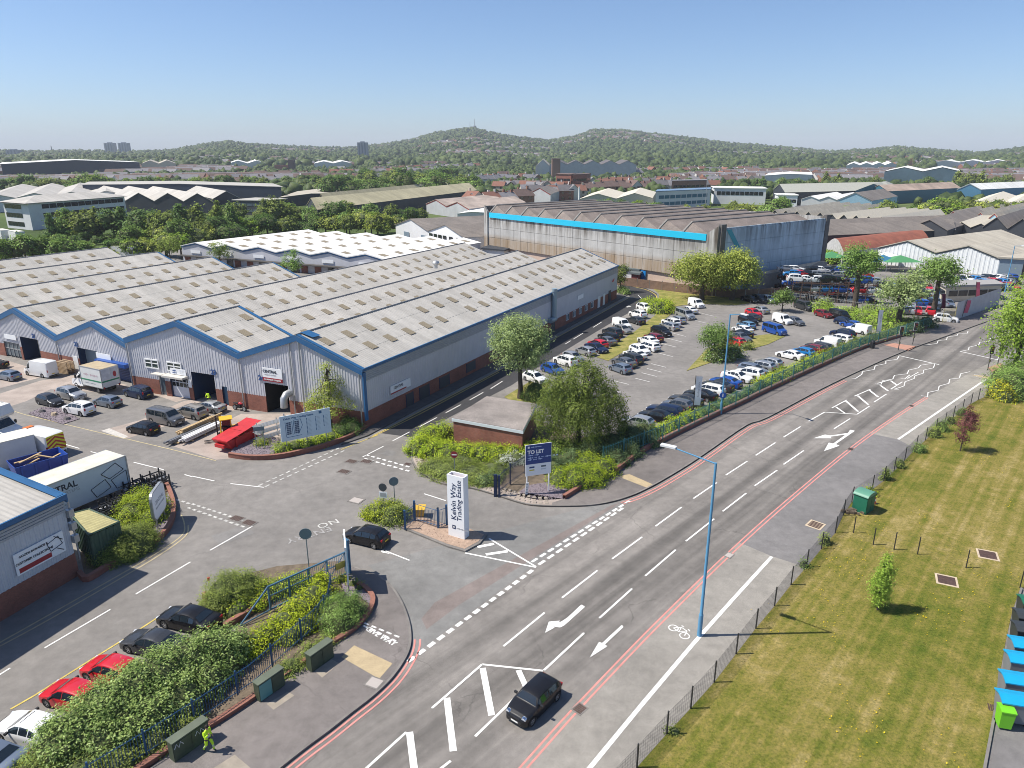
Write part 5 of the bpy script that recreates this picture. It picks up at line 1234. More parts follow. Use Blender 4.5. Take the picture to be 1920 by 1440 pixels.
def park_row(rows,axis,group,where,flip=0.0,z=.004):
 n=len(rows)
 for i,(kind,col,cx,cy)in enumerate(rows):
  c=G(cx,cy);d=G(cx+axis[0],cy+axis[1])-c;c+=Vector((random.uniform(-.25,.25),random.uniform(-.15,.15),0));hd=math.atan2(d.y,d.x)
  h=hd+(math.pi if random.random()<flip else 0)+random.uniform(-.03,.03)
  nb=[]
  if i>0:nb.append('%s %s'%(rows[i-1][1],rows[i-1][0].replace(' car','')))
  if i<n-1:nb.append('%s %s'%(rows[i+1][1],rows[i+1][0].replace(' car','')))
  lab='%s %s %s %s'%(col,kind,('between '+' and '.join(nb))if len(nb)==2 else 'at the end next to '+nb[0],where)
  place_car(kind,col,(c.x,c.y,z),h,lab,group,'van' if 'van' in kind or kind=='minibus' else 'car')
random.seed(11)
park_row([('SUV','white',1209,583),('SUV','white',1196,595),('saloon car','dark grey',1191,606),('small van','white',1168,615),('hatchback','champagne',1164,624),('SUV','dark grey',1150,629),('estate car','black',1143,637),('saloon car','grey',1136,645),('hatchback','red',1121,651),('saloon car','navy',1115,659),('hatchback','silver',1099,664),('hatchback','silver',1072,676),('SUV','white',1057,684),('hatchback','blue',1033,699),('hatchback','white',1006,715)],(40,13),'cars in the row beside the estate road','beside the estate road',.6)
park_row([('small van','white',1307,575),('saloon car','white',1294,586),('minibus','silver',1282,596),('hatchback','silver',1272,605),('SUV','white',1260,611),('estate car','silver',1252,617),('SUV','black',1241,628),('hatchback','dark red',1228,639),('saloon car','white',1213,644),('estate car','white',1219,655),('hatchback','white',1200,662),('saloon car','white',1190,671),('SUV','dark grey',1180,680),('saloon car','grey',1168,686),('hatchback','blue-grey',1160,697)],(40,14),'cars in the row beyond the grass strip','beyond the grass strip',.5)
park_row([('saloon car','silver',1428,586),('hatchback','red',1414,592),('saloon car','dark grey',1411,600),('SUV','black',1402,607),('hatchback','light blue',1396,615),('saloon car','white',1392,623),('saloon car','black',1389,631),('saloon car','grey',1385,638),('hatchback','red',1380,646)],(40,13),'cars in the middle car park block','in middle block',.5)
park_row([('small van','white',1466,606),('hatchback','grey',1490,608),('minibus','blue',1454,625)],(40,12),'vans on the triangle island side','behind the triangle lawn',0)
park_row([('saloon car','black',1404,566),('SUV','dark grey',1424,566),('SUV','silver',1440,567),('minibus','dark grey',1506,580),('hatchback','dark red',1546,594),('minibus','black',1572,598)],(30,9),'cars along the back of the car park','along the back fence',.3)
park_row([('hatchback','navy',1584,609),('saloon car','blue',1600,614),('small van','white',1608,624),('SUV','navy',1580,632),('estate car','white',1574,640),('small van','white',1552,649),('estate car','dark grey',1536,656),('hatchback','dark red',1520,660),('hatchback','bright blue',1506,666),('saloon car','white',1480,672),('hatchback','silver',1442,686),('estate car','silver',1424,692),('estate car','blue-grey',1408,699),('SUV','white',1400,707),('saloon car','white',1383,713),('saloon car','blue',1360,722),('saloon car','dark grey',1347,729),('estate car','white',1327,737),('saloon car','black',1311,747),('saloon car','dark grey',1290,757),('hatchback','grey',1272,766),('estate car','navy',1245,777),('saloon car','black',1226,787),('hatchback','silver',1199,799)],(-40,-9),'cars along the roadside fence','by the roadside fence',.15)
car_px('SUV','white',(1782,604),(1762,602),'white SUV half hidden by the gate of the hoarding')
for cx,cy in((1235,697),(1225,705),(1212,715),(1243,688),(1256,668),(1262,650),(1272,640),(1280,630),(1318,605),(1332,592),(1173,720),(1160,735)):
 line([(cx-22,cy-6),(cx+6,cy+1)],.1,PAINT,'bay_line',TARMAC)
for k in range(14):
 x=lerp(1210,1500,k/13);y=lerp(806,670,k/13);
 #  lorries and vans with lettering
def box_lorry(label,front,rear,Lb,Wb,z0,z1,cabc,boxm,roofm,band=None,luton=False,name='box_truck'):
 a,b=G(*front),G(*rear);d=a-b;hd=math.atan2(d.y,d.x);c=(a+b)/2
 t=thing(name,label,'truck',(c.x,c.y,.004),hd)
 x0=-Lb/2-.6;x1=x0+Lb
 mb=MB();mb.box(((x0+x1)/2,0,(z0+z1)/2),(Lb,Wb,z1-z0));mb.build('cargo_box',boxm,t)
 mb=MB();mb.box(((x0+x1)/2,0,z1+.015),(Lb*.985,Wb*.97,.03));mb.build('box_roof',roofm,t)
 mb=MB()
 for yy in(-Wb/2,Wb/2):
  for zz in(z0,z1):mb.box(((x0+x1)/2,yy,zz),(Lb,.06,.08))
  for xx in(x0,x1):mb.box((xx,yy,(z0+z1)/2),(.06,.07,z1-z0))
 mb.build('edge_trim',STEEL,t,kind='stuff')
 Wc=1.0;prof=[(x1+2.05,.45),(x1+2.05,.95),(x1+1.95,1.12),(x1+1.25,1.32),(x1+.65,2.08),(x1+.05,2.15),(x1+.05,.45)]
 mb=MB();k=len(prof)
 vs=[(x,y*(1 if z<1.4 else .86),z)for y in(-Wc,Wc)for x,z in prof]
 mb.add(vs,[[i,(i+1)%k,k+(i+1)%k,k+i][::-1]for i in range(k)]+[list(range(k)),[k+i for i in range(k)][::-1]]);mb.build('cab',cabc,t,25)
 mb=MB();mb.poly([(x1+1.22,-.84,1.40),(x1+1.22,.84,1.40),(x1+.72,.78,2.03),(x1+.72,-.78,2.03)]);
 for v in range(4):mb.v[v]=(mb.v[v][0]+.03,mb.v[v][1],mb.v[v][2]+.02)
 mb.build('windscreen',CGLASS,t)
 for s in(-1,1):
  mb=MB();mb.poly([(x1+1.12,s*.96,1.38),(x1+.25,s*.97,1.36),(x1+.25,s*.89,1.98),(x1+.62,s*.89,1.98)]);mb.build('side_window',CGLASS,t)
  mb=MB();mb.box((x1+1.98,s*.75,.93),(.16,.30,.22));mb.build('headlight',LAMP,t)
  mb=MB();mb.box((x1+.95,s*1.15,1.55),(.12,.18,.34));mb.build('mirror',TRIM,t)
  mb=MB();mb.box((x0-.02,s*Wb*.42,.75),(.05,.14,.22));mb.build('tail_light',TAIL,t)
 mb=MB();mb.box((x1+2.06,0,.8),(.04,1.1,.22));mb.build('grille',TRIM,t)
 mb=MB();mb.box(((x0+x1)/2,0,z0-.12),(Lb*.96,1.0,.22));mb.build('chassis',TRIM,t)
 if .36 not in WHM:WHM[.36]=wheel_meshes(.36)
 for xx in(x1+1.35,x0+Lb*.30):
  for s in(-1,1):
   w=bpy.data.objects.new('wheel',WHM[.36][0]);w.location=(xx,s*.9,.36);w.rotation_euler=(0,0,0 if s>0 else math.pi);link(w,t);link(bpy.data.objects.new('rim',WHM[.36][1]),w)
 if luton:
  mb=MB();yb=Wb/2;pr=[(x1,2.2),(x1+.9,2.25),(x1+1.15,2.55),(x1+.75,z1+.0),(x1,z1)]
  vs=[(x,y,z)for y in(-yb,yb)for x,z in pr];mb.add(vs,[[i,(i+1)%5,5+(i+1)%5,5+i][::-1]for i in range(5)]+[list(range(5)),[5+i for i in range(5)][::-1]]);mb.build('luton_head',boxm,t,40)
 if band:
  mb=MB()
  for s in(-1,1):mb.box(((x0+x1)/2,s*(Wb/2+.006),z0+.72),(Lb,.012,.16))
  mb.box((x0-.006,0,z0+.72),(.012,Wb,.16));mb.build('green_band',band,t)
  for s in(-1,1):
   R=frame_rot(Vector((-s,0,0)),Vector((0,0,1)))
   text('lettering','Home Living',.42,mat('soft_pink_print',(.55,.42,.44),.6),t,Vector(((x0+x1)/2,s*(Wb/2+.008),z0+1.35)),R,'CENTER',extrude=0)
   text('lettering','kitchens & bathrooms',.17,GREYINK,t,Vector(((x0+x1)/2+.3,s*(Wb/2+.008),z0+.36)),R,'CENTER',extrude=0)
  for k in(-1,1):
   mb=MB();mb.box((x0-.012,k*Wb*.235,z0+1.5),(.02,Wb*.43,1.15));mb.build('rear_print',mat('pale_print',(.58,.58,.60),.6,var=.2,scale=2),t)
  mb=MB();mb.add([(x0-.026,-.55+.22*math.cos(q),z0+1.35+.36*math.sin(q))for q in np.linspace(0,6.28,9)[:-1]],[list(range(8))]);mb.build('rear_print',mat('dark_red_print',(.35,.03,.04),.6),t)
 return t
BOXW=mat('white_box_panel',(.66,.66,.64),.5,var=.06,scale=1.2)
box_lorry('white box truck with a green band and tan roof parked by the blue shutter',(152,722),(222,738),3.7,2.15,.75,2.95,WHITE,BOXW,mat('tan_roof',(.42,.34,.22),.9,var=.2),mat('green_band',(.02,.20,.10),.5))
box_lorry('white high box truck facing in at the left edge',(30,828),(-78,812),4.6,2.25,.85,3.35,WHITE,BOXW,mat('cream_roof',(.66,.64,.55),.8,var=.15),luton=True)
t=place_car('panel van','white',(0,0,.004),0,'white works van with red and yellow chevrons on its back','works','van')
if 'group' in t:del t['group']
a,b=G(44,838),G(104,853);m=(a+b)/2;d=a-b;t.location=(m.x,m.y,.004);t.rotation_euler=(0,0,math.atan2(d.y,d.x));t.scale=(.98,1,.86)
x=-5.55/2-.02
CHY=mat('chevron_yellow',(.72,.66,.03),.5);CHR=mat('chevron_red',(.45,.03,.03),.5)
mb=MB();mb.poly([(x,-.82,.65),(x,.82,.65),(x+.03,.80,2.36),(x+.03,-.80,2.36)][::-1]);mb.build('chevron_board',CHY,t)
for k in range(5):
 for s in(-1,1):
  z=.55+k*.42;mb=MB();q=[(0,z+.25),(.80,max(.66,z-.28)),(.80,max(.68,z-.28+.2)),(0,z+.45)]
  q=[(y,min(2.34,zz))for y,zz in q];mb.poly([(x-.008+.03*(zz-.65)/1.7,s*y,zz)for y,zz in q]);mb.build('chevron',CHR,t)
mb=MB();mb.box((.9,0,2.53),(.5,.8,.08));mb.build('beacon',mat('amber',(.6,.15,.01),.4),t)
z1=3.3;T=[G(105,910,3.3),G(184,875,3.3)]
pA,pB=G(163,957,.0),G(247,921,.0)
d=(pB-pA);d.z=0;L=8.6;d.normalize();nrm=Vector((d.y,-d.x,0))
end=G(247,921);far=end-d*L
Wt=2.45
ctr=(end+far)/2-nrm*(Wt/2);
t=thing('box_trailer','long white box trailer lettered CENTRAL with dark frame outlines beside the black stillages','trailer',(ctr.x,ctr.y,0),math.atan2(d.y,d.x))
ZT0,ZT1=.55,3.1
mb=MB();mb.box((0,0,(ZT0+ZT1)/2),(L,Wt,ZT1-ZT0));mb.build('cargo_box',mat('pale_blue_white',(.60,.65,.68),.5,var=.04),t)
mb=MB();mb.box((0,0,ZT1+.015),(L-.1,Wt-.1,.04));mb.build('box_roof',mat('cream_trailer_roof',(.62,.60,.50),.8,var=.22,scale=.9),t)
mb=MB()
for s in(-1,1):
 mb.box((0,s*Wt/2,ZT1),(L,.07,.08));mb.box((L/2,s*Wt/2,(ZT0+ZT1)/2),(.09,.09,ZT1-ZT0));mb.box((-L/2,s*Wt/2,(ZT0+ZT1)/2),(.09,.09,ZT1-ZT0))
mb.build('edge_trim',STEEL,t,kind='stuff')
R=frame_rot(Vector((1,0,0)),Vector((0,0,1)));yy=-Wt/2-.006
text('lettering','CENTRAL',.68,INK,t,Vector((-1.15,yy,2.45)),R,'CENTER',extrude=0,bold=.018);text('lettering','WINDOW SYSTEMS',.36,GREYINK,t,Vector((-1.15,yy,1.98)),R,'CENTER',extrude=0)
text('lettering','windows doors conservatories',.16,GREYINK,t,Vector((-1.9,yy,1.1)),R,'CENTER',extrude=0)
def outline(parent,q,w,m,y):
 mb=MB()
 for i in range(len(q)):
  p,r=Vector((q[i][0],y,q[i][1])),Vector((q[(i+1)%len(q)][0],y,q[(i+1)%len(q)][1]));mb.tube([p,r],w,4)
 return mb.build('frame_emblem',m,parent)
outline(t,[(1.2,1.45),(2.4,1.85),(2.75,1.05),(1.55,.68)],.03,INK,yy);outline(t,[(2.15,2.35),(3.4,2.85),(3.95,2.1),(2.75,1.75)],.03,INK,yy);outline(t,[(2.85,1.6),(4.15,1.95),(4.15,.75),(3.2,.75)],.03,INK,yy)
outline(t,[(-3.6,1.95),(-3.2,2.05),(-3.2,2.45),(-3.6,2.35)],.02,GREYINK,yy);outline(t,[(-3.1,1.9),(-2.75,2.0),(-2.75,2.3),(-3.1,2.2)],.02,GREYINK,yy)
if .48 not in WHM:WHM[.48]=wheel_meshes(.48)
for xx in(-2.6,-1.4):
 for s in(-1,1):
  w=bpy.data.objects.new('wheel',WHM[.48][0]);w.location=(xx,s*(Wt/2-.2),.48);w.rotation_euler=(0,0,0 if s>0 else math.pi);link(w,t);link(bpy.data.objects.new('rim',WHM[.48][1]),w)
mb=MB();mb.box((2.8,-.8,.3),(.15,.15,.6));mb.build('landing_leg',TRIM,t);mb=MB();mb.box((2.8,.8,.3),(.15,.15,.6));mb.build('landing_leg',TRIM,t)
#  walls, fences, signs, street furniture, yard clutter
FBLUE=mat('fence_blue',(.022,.085,.19),.5,var=.1);FGREEN=mat('fence_blue_green',(.035,.16,.17),.5,var=.15);LAMPB=mat('lamp_post_blue',(.09,.26,.43),.4,var=.06)
SLATE=mat('purple_slate',(.20,.165,.185),.9,var=.3,scale=5,fine=.5,fscale=30,bmp=.8)
PINKG=mat('pink_gravel',(.38,.27,.20),.95,var=.2,scale=3,fine=.35,fscale=35,bmp=.8)
SOIL=mat('bare_soil',(.15,.115,.08),.95,var=.4,scale=2,fine=.3,fscale=20)
def brick_wall(label,px,h,w=.24,z=0.0,name='brick_wall',close=False,sm=True):
 pts=gp(px,z);pts=smooth_path(pts,4)if sm and len(pts)>2 else pts
 c=sum(pts,Vector())/len(pts);t=thing(name,label,'wall',(c.x,c.y,z))
 mb=MB();strip_mb(mb,pts,w,z+h,h+.02);wpart(t,'brickwork',mb,BRICK)
 mb=MB();strip_mb(mb,pts,w+.05,z+h+.05,.06);
 for e,q in((pts[0],1),(pts[-1],-1)):pass
 wpart(t,'coping',mb,mat('brick_coping',(.27,.12,.085),.9,var=.25,scale=6));return t
def gravel(name,label,px,m,z,n,size,stone):
 pts=gp(px);o=sheet(name,pts,m,z,kind=None);tag(o,label,None,None,'stuff')
 rng=np.random.default_rng(len(px));xs=[p.x for p in pts];ys=[p.y for p in pts];mb=MB();k=0
 while k<n:
  x,y=rng.uniform(min(xs),max(xs)),rng.uniform(min(ys),max(ys));c=False;j=len(pts)-1
  for i in range(len(pts)):
   if(pts[i].y>y)!=(pts[j].y>y)and x<(pts[j].x-pts[i].x)*(y-pts[i].y)/(pts[j].y-pts[i].y)+pts[i].x:c=not c
   j=i
  k+=1
  if not c:continue
  s=size*rng.uniform(.6,1.4);a=rng.uniform(0,3.1)
  mb.add([(x+s*math.cos(a),y+s*math.sin(a),z),(x-s*.6*math.sin(a),y+s*.6*math.cos(a),z),(x-s*math.cos(a),y-s*math.sin(a),z),(x+s*.6*math.sin(a),y-s*.6*math.cos(a),z),(x,y,z+s*.7)],[[0,1,4],[1,2,4],[2,3,4],[3,0,4]])
 mb.build('stones',stone,o,kind='stuff',base=(0,0,0));return o
brick_wall('curved low red brick wall of the planted bed by the oval sign',[(308,905),(319,925),(327,955),(321,985),(300,1012),(255,1040),(205,1066),(165,1090),(150,1080)],.38)
brick_wall('curved low red brick wall under the estate map board',[(430,857),(470,862),(520,860),(570,850),(620,836),(665,818),(695,798)],.40)
brick_wall('low brick wall round the clipped shrub on the near corner',[(672,1100),(690,1112),(700,1130),(690,1156),(662,1186),(620,1213),(572,1245),(527,1277),(479,1312),(406,1360),(319,1411),(250,1455),(100,1545)],.30)
brick_wall('short brick wall beside the TO LET board',[(1057,938),(1097,913)],.42,z=.0)
brick_wall('low brick wall carrying the roadside fence',[(1150,890),(1200,852),(1247,826),(1335,783),(1385,760),(1440,733),(1540,687),(1620,653),(1690,631),(1748,612)],.42,z=.10)
brick_wall('low brick bed wall by the black saloon',[(384,1124),(402,1142),(418,1152)],.5,sm=False);brick_wall('low brick step wall below the sliding gate',[(420,1180),(455,1160),(520,1120),(560,1096)],.35,sm=False)
gravel('slate_gravel','purple slate chippings in the bed with the oval sign',[(285,1005),(300,965),(315,930),(325,955),(318,983),(296,1010)],SLATE,.20,500,.07,SLATE)
gravel('slate_gravel','purple slate chippings beside the red skip',[(432,855),(445,838),(480,822),(520,828),(522,845),(512,858),(470,860)],SLATE,.30,700,.07,SLATE)
gravel('slate_gravel','purple slate chippings below the TO LET board',[(965,930),(990,912),(1030,905),(1085,908),(1092,914),(1055,938),(1010,940)],SLATE,.10,900,.07,SLATE)
gravel('slate_gravel','purple slate chippings at the gate post on the near corner',[(640,1098),(660,1092),(680,1106),(697,1124),(696,1140),(670,1120),(650,1125)],SLATE,.20,300,.06,SLATE)
gravel('slate_gravel','purple slate island in the yard before the parked hatchbacks',[(52,776),(80,764),(112,766),(149,786),(118,796)],SLATE,.06,700,.08,SLATE)
def flatbed(name,px,m,z):return sheet(name,gp(px),m,z)
flatbed('planting_bed',[(775,845),(800,815),(850,800),(1010,790),(1100,820),(1190,812),(1240,800),(1245,822),(1195,850),(1150,888),(1095,912),(980,930),(880,913),(800,893)],SOIL,.05)
flatbed('planting_bed',[(380,1122),(430,1085),(520,1062),(640,1052),(652,1075),(690,1115),(690,1150),(620,1210),(480,1308),(320,1405),(120,1530),(-40,1620),(60,1440),(260,1320),(420,1215),(450,1168)],SOIL,.03)
flatbed('planting_bed',[(160,1085),(205,1062),(290,1012),(320,975),(312,915),(250,915),(180,985),(150,1040)],SOIL,.03)
flatbed('planting_bed',[(515,858),(520,835),(620,812),(672,800),(690,800),(640,828),(570,850)],SOIL,.04)
isl=gp([(675,958),(690,946),(730,942),(765,962),(840,985),(882,993),(905,998),(913,1005),(900,1021),(872,1036),(840,1027),(757,993),(720,981),(680,967)])
slab('entrance_island',isl,KERB,.12);gravel('gravel','pinkish gravel on the entrance island',[(686,958),(730,945),(765,964),(840,987),(882,995),(908,1005),(897,1018),(871,1032),(840,1023),(757,990),(720,978)],PINKG,.13,1300,.05,PINKG)
cob=slab('cobbled_edge',[p for p in KL2 if p.x<G(1062,951).x]+gp([(1058,938),(1000,928),(960,925),(920,915),(880,903),(835,897),(805,885),(790,870),(785,850)]),CONC,.10)
mb=MB();mb.add([(-.15,-.12,0),(.15,-.12,0),(.15,.12,0),(-.15,.12,0),(-.11,-.085,.06),(.11,-.085,.06),(.11,.085,.06),(-.11,.085,.06)],[[0,1,5,4],[1,2,6,5],[2,3,7,6],[3,0,4,7],[4,5,6,7]])
so_=mb.build('sett',mat('sett_stone',(.33,.28,.23),.95,var=.25,scale=3));sett=so_.data;bpy.data.objects.remove(so_)
cp=[p for p in KL2 if p.x<G(1040,951).x]
for r in range(3):
 q=offset(cp,.42+r*.42);Lq=sum((b-a).length for a,b in zip(q[:-1],q[1:]));n=int(Lq/.46)
 for i in range(n):
  s=(i+.5*(r%2))*.46+.2;p=along(q,s);p2=along(q,s+.1);d=p2-p
  if r==2 and 0.15<i/n<0.5 and False:continue
  o=share(sett,'sett',cob,(p.x,p.y,.10),math.atan2(d.y,d.x)+random.uniform(-.1,.1),(random.uniform(.9,1.1),random.uniform(.9,1.1),random.uniform(.8,1.2)))
  # - fences --
def railing(name,label,pts,h,z,m,step=.14,post=2.4,r=.014,individual=True,rails=(.12,.90),pw=.07,group=None,wave=0.0):
 """pales between posts along a line of ground points"""
 c=sum(pts,Vector())/len(pts);t=thing(name,label,'fence',(c.x,c.y,z),0,group)
 L=sum((b-a).length for a,b in zip(pts[:-1],pts[1:]))
 def pale_mesh():
  mb=MB();mb.tube([(0,0,0),(0,0,h*.96),(0,0,h)],[r,r,.002],5);o=mb.build('pale',m);me=o.data;bpy.data.objects.remove(o);return me
 pm=pale_mesh();n=int(L/step);joined=MB();k=0
 for i in range(n+1):
  p=along(pts,min(i*step,L-.01))-t.location;p.z=0
  hz=1-wave*math.sin(math.pi*i/max(1,n))
  if individual and k<290:share(pm,'pale',t,p,None,(1,1,hz));k+=1
  else:joined.tube([p,p+Vector((0,0,h*hz))],r,4,cap=False)
 if joined.v:joined.build('pales',m,t,kind='stuff')
 for f in rails:
  mb=MB();q=[Vector((p.x-t.location.x,p.y-t.location.y,h*f))for p in pts];mb.tube(q,.022,5);mb.build('rail',m,t)
 np_=max(1,round(L/post))
 for i in range(np_+1):
  p=along(pts,min(i*L/np_,L-.01))-t.location;mb=MB();mb.box((p.x,p.y,h*.52),(pw,pw,h*1.06));mb.build('post',m,t)
 return t
railing('railings','blue railings on the brick wall along the near pavement',gp([(60,1552),(185,1470),(287,1408),(385,1344),(474,1283),(544,1220),(591,1178),(617,1146),(622,1112)],.3),1.35,.30,FBLUE,step=.135)
rp=gp([(1130,868),(1200,840),(1247,822),(1335,779),(1385,756),(1440,729),(1540,683),(1620,650),(1690,628),(1745,611)],.5)
railing('palisade_fence','blue-green palisade fence along the car park edge of the pavement',rp,1.5,.5,FGREEN,step=.22,post=2.75,individual=False,pw=.08)
def wire_fence(name,label,pts,h,m,wires,step=.25,postpts=None,r=.006,group=None):
 c=sum(pts,Vector())/len(pts);t=thing(name,label,'fence',(c.x,c.y,0),0,group);mb=MB()
 for i in range(wires):
  z=.06+(h-.1)*i/(wires-1);mb.tube([Vector((p.x,p.y,z))-t.location for p in pts],r,3,cap=False)
 if step:
  L=sum((b-a).length for a,b in zip(pts[:-1],pts[1:]))
  for i in range(int(L/step)):
   p=along(pts,i*step)-t.location;p.z=.05;mb.tube([p,p+Vector((0,0,h-.08))],r*.7,3,cap=False)
 mb.build('wire_mesh',mat('dark_wire',(.035,.035,.037),.5,metal=.3),t,kind='stuff')
 for p in(postpts or pts):
  mb=MB();q=p-t.location;mb.box((q.x,q.y,h*.52),(.06,.06,h*1.05),rz=.8);mb.build('post',BLACK,t)
 return t
wire_fence('wire_fence','long dark wire mesh fence between shared path and lawn',FENCE,1.30,BLACK,15,.2)
wire_fence('post_fence','short run of thin dark posts and wires across the lawn',gp([(1600,1000),(1637,1022),(1676,1031),(1720,1040),(1811,1065),(1912,1103)]),1.3,BLACK,4,None,r=.004)
A,B=G(508,1148),G(650,1080);d=(B-A).normalized();Lg=(B-A).length
t=thing('sliding_gate','long blue sliding gate standing open over the golden shrubs','gate',A,math.atan2(d.y,d.x));gh=1.75
mb=MB();mb.box((Lg/2,0,gh),(Lg,.08,.09));mb.box((Lg/2,0,.2),(Lg,.08,.09));mb.box((Lg/2,0,1.1),(Lg,.05,.05));mb.build('gate_frame',mat('gate_blue',(.05,.13,.22),.5,var=.15),t);GB_=MATS['gate_blue']
mb=MB();mb.tube([(0,0,gh),(-1.9,-.05,.15)],.05,6);mb.build('tail_brace',GB_,t);mb=MB();mb.tube([(0,0,.2),(-1.9,-.05,.1)],.04,6);mb.build('tail_brace',GB_,t)
pm=None
mb=MB();mb.tube([(0,0,.22),(0,0,gh)],.013,5);o=mb.build('pale',GB_,t);o.location=(.1,0,0)
for i in range(1,int(Lg/.13)):share(o.data,'pale',t,(.1+i*.13,0,0))
for x in(0,Lg*.25,Lg*.5,Lg*.75,Lg):mb=MB();mb.box((x,0,gh/2+.1),(.08,.09,gh-.1));mb.build('upright',GB_,t)
mb=MB();mb.tube([(Lg*.5,0,.3),(Lg*.75,0,gh)],.025,5);mb.tube([(Lg*.75,0,.3),(Lg,0,gh)],.025,5);mb.build('cross_brace',GB_,t,kind='stuff')
for nm,x in(('warning_plate',Lg*.62),('warning_plate',Lg*.92)):mb=MB();mb.box((x,-.06,1.0),(.7,.02,.45));mb.build(nm,mat('olive_plate',(.20,.19,.04),.6),t)
mb=MB();mb.box((Lg+.25,0,1.25),(.16,.16,2.5));mb.box((Lg+.25,.25,1.25),(.12,.12,2.5));mb.box((Lg+.25,.12,2.5),(.18,.45,.1));mb.build('gate_post',GB_,t)
c=G(655,1118);v=Vector((c.x,c.y,0)).normalized();e=c+v*2.3
t=thing('estate_sign_board','large white sign board seen edge-on beside the sliding gate','sign',((c+e)/2));mb=MB();mid=(c+e)/2
mb.box((mid.x,mid.y,2.1),(2.3,.10,2.6),rz=math.atan2(v.y,v.x));wpart(t,'board',mb,SIGNW)
for q in(c.lerp(e,.12),c.lerp(e,.88)):mb=MB();mb.tube([(q.x,q.y,0),(q.x,q.y,3.3)],.05,8);wpart(t,'post',mb,STEEL)
for lab,px,h in(('blue entrance gate leaf standing on the gravel island',[(778,976),(822,990)],1.55),('blue gate leaf running into the totem sign',[(822,990),(838,984)],1.55),('short blue gate leaf between the two leftmost island posts',[(760,992),(778,976)],1.45)):
 railing('entrance_gate',lab,gp(px,.12),h,.12,FBLUE,step=.13,post=9,wave=.22,pw=.14)
railing('open_gate','dark blue gate leaf folded back beside the TO LET board',gp([(931,929),(958,906),(985,888)],.1),1.75,.10,NAVY,step=.15,post=2.2,pw=.12)
mb=MB();
t=thing('gate_post','pair of thick dark blue gate posts at the cobbled edge','post',G(928,931));mb.box((0,0,.95),(.18,.18,1.9));mb.build('post',NAVY,t);mb=MB();mb.box((.35,-.1,.95),(.18,.18,1.9));mb.build('post',NAVY,t)
t=thing('grit_bin','small yellow bin behind the blue island gate','bin',G(787,968,.0));mb=MB();mb.add([(-.3,-.3,0),(.3,-.3,0),(.3,.3,0),(-.3,.3,0),(-.42,-.42,.7),(.42,-.42,.7),(.42,.42,.7),(-.42,.42,.7)],[[0,1,5,4],[1,2,6,5],[2,3,7,6],[3,0,4,7]]);mb.build('body',mat('yellow_plastic',(.62,.38,.04),.5),t);mb=MB();mb.box((0,0,.73),(.9,.9,.07));mb.build('lid',MATS['yellow_plastic'],t)
wp_=gp([(1150,533),(1215,541),(1310,553),(1390,560),(1470,556)])
t=thing('board_fence','brown board fence below the concrete hangar','fence',wp_[1]);L=sum((b-a).length for a,b in zip(wp_[:-1],wp_[1:]))
WOOD=mat('fence_timber',(.20,.125,.085),.9,var=.3,scale=1.2)
k=int(L/2.6)
for i in range(k):
 a,b=along(wp_,i*L/k),along(wp_,(i+1)*L/k-.06);n=Vector((b.y-a.y,a.x-b.x,0)).normalized()
 mb=MB();board(mb,a,b,.05,1.7,.05,n);wpart(t,'fence_panel',mb,WOOD);mb=MB();mb.box((a.x,a.y,.92),(.13,.13,1.84));wpart(t,'post',mb,mat('grey_post',(.3,.28,.26),.9))
hp=gp([(1789,602),(1830,587),(1872,571)])
t=thing('hoarding','tall grey-white sheet hoarding beside the road','hoarding',hp[1]);L=sum((b-a).length for a,b in zip(hp[:-1],hp[1:]));k=int(L/2.4)
HOARD=mat('hoarding_sheet',(.50,.48,.48),.6,var=.15,scale=.7)
for i in range(k):
 a,b=along(hp,i*L/k),along(hp,(i+1)*L/k-.02);n=Vector((b.y-a.y,a.x-b.x,0)).normalized();mb=MB();corr_wall(mb,a,b,0,3.0+random.uniform(-.06,.06),.3,.03,out=n);wpart(t,'sheet_panel',mb,HOARD)
railing('palisade_gate','yellowish palisade gate at the end of the hoarding',gp([(1766,607),(1789,602)]),2.3,0,mat('dull_yellow',(.42,.36,.16),.6),step=.3,post=3)
# - street lamps, signals, signs
def lamp(label,base,topy,head,h=None):
 B=G(*base);h=up(topy,B)if h is None else h;t=thing('street_lamp',label,'street lamp',B,0,'blue street lamps')
 mb=MB();mb.tube([(0,0,0),(0,0,1.4)],[.13,.13],12);mb.build('base_column',LAMPB,t,60)
 mb=MB();mb.tube([(0,0,1.4),(0,0,1.5),(0,0,h)],[.13,.09,.065],10);mb.build('column',LAMPB,t,60)
 hd=G(head[0],head[1],h+.25)-B;ln=Vector((hd.x,hd.y,0)).length
 dr=Vector((hd.x,hd.y,0)).normalized()*min(ln,2.3);e=Vector((dr.x,dr.y,h+.3))
 mb=MB();mb.tube([(0,0,h-.05),e],[.045,.035],8);mb.build('arm',LAMPB,t,60)
 u=dr.normalized();a=math.atan2(u.y,u.x);mb=MB();mb.box(e+u*.35+Vector((0,0,.04)),(.85,.30,.10),rz=a);o=mb.build('lantern',mat('lantern_grey',(.62,.63,.64),.4),t)
 mb=MB();mb.box(e+u*.40+Vector((0,0,-.02)),(.55,.22,.03),rz=a);mb.build('lens',PALEGLASS,o)
 return t
lamp('tall blue street lamp standing on the pale shared path',(1311,1192),868,(1265,842))
t2=lamp('blue street lamp at the roadside fence with a round blue sign on it',(1351,778),589,(1391,590))
lamp('distant blue street lamp before the white gabled sheds',(1884,548),461,(1925,463))
p=t2.location;mb=MB();mb.tube([(0,-.12,2.2),(0,-.16,2.2)],[.34,.34],16);mb.build('round_sign',mat('sign_blue',(.01,.10,.42),.4),t2);mb=MB();mb.box((0,-.165,2.2),(.1,.02,.36));mb.build('arrow_mark',WHITE,t2)
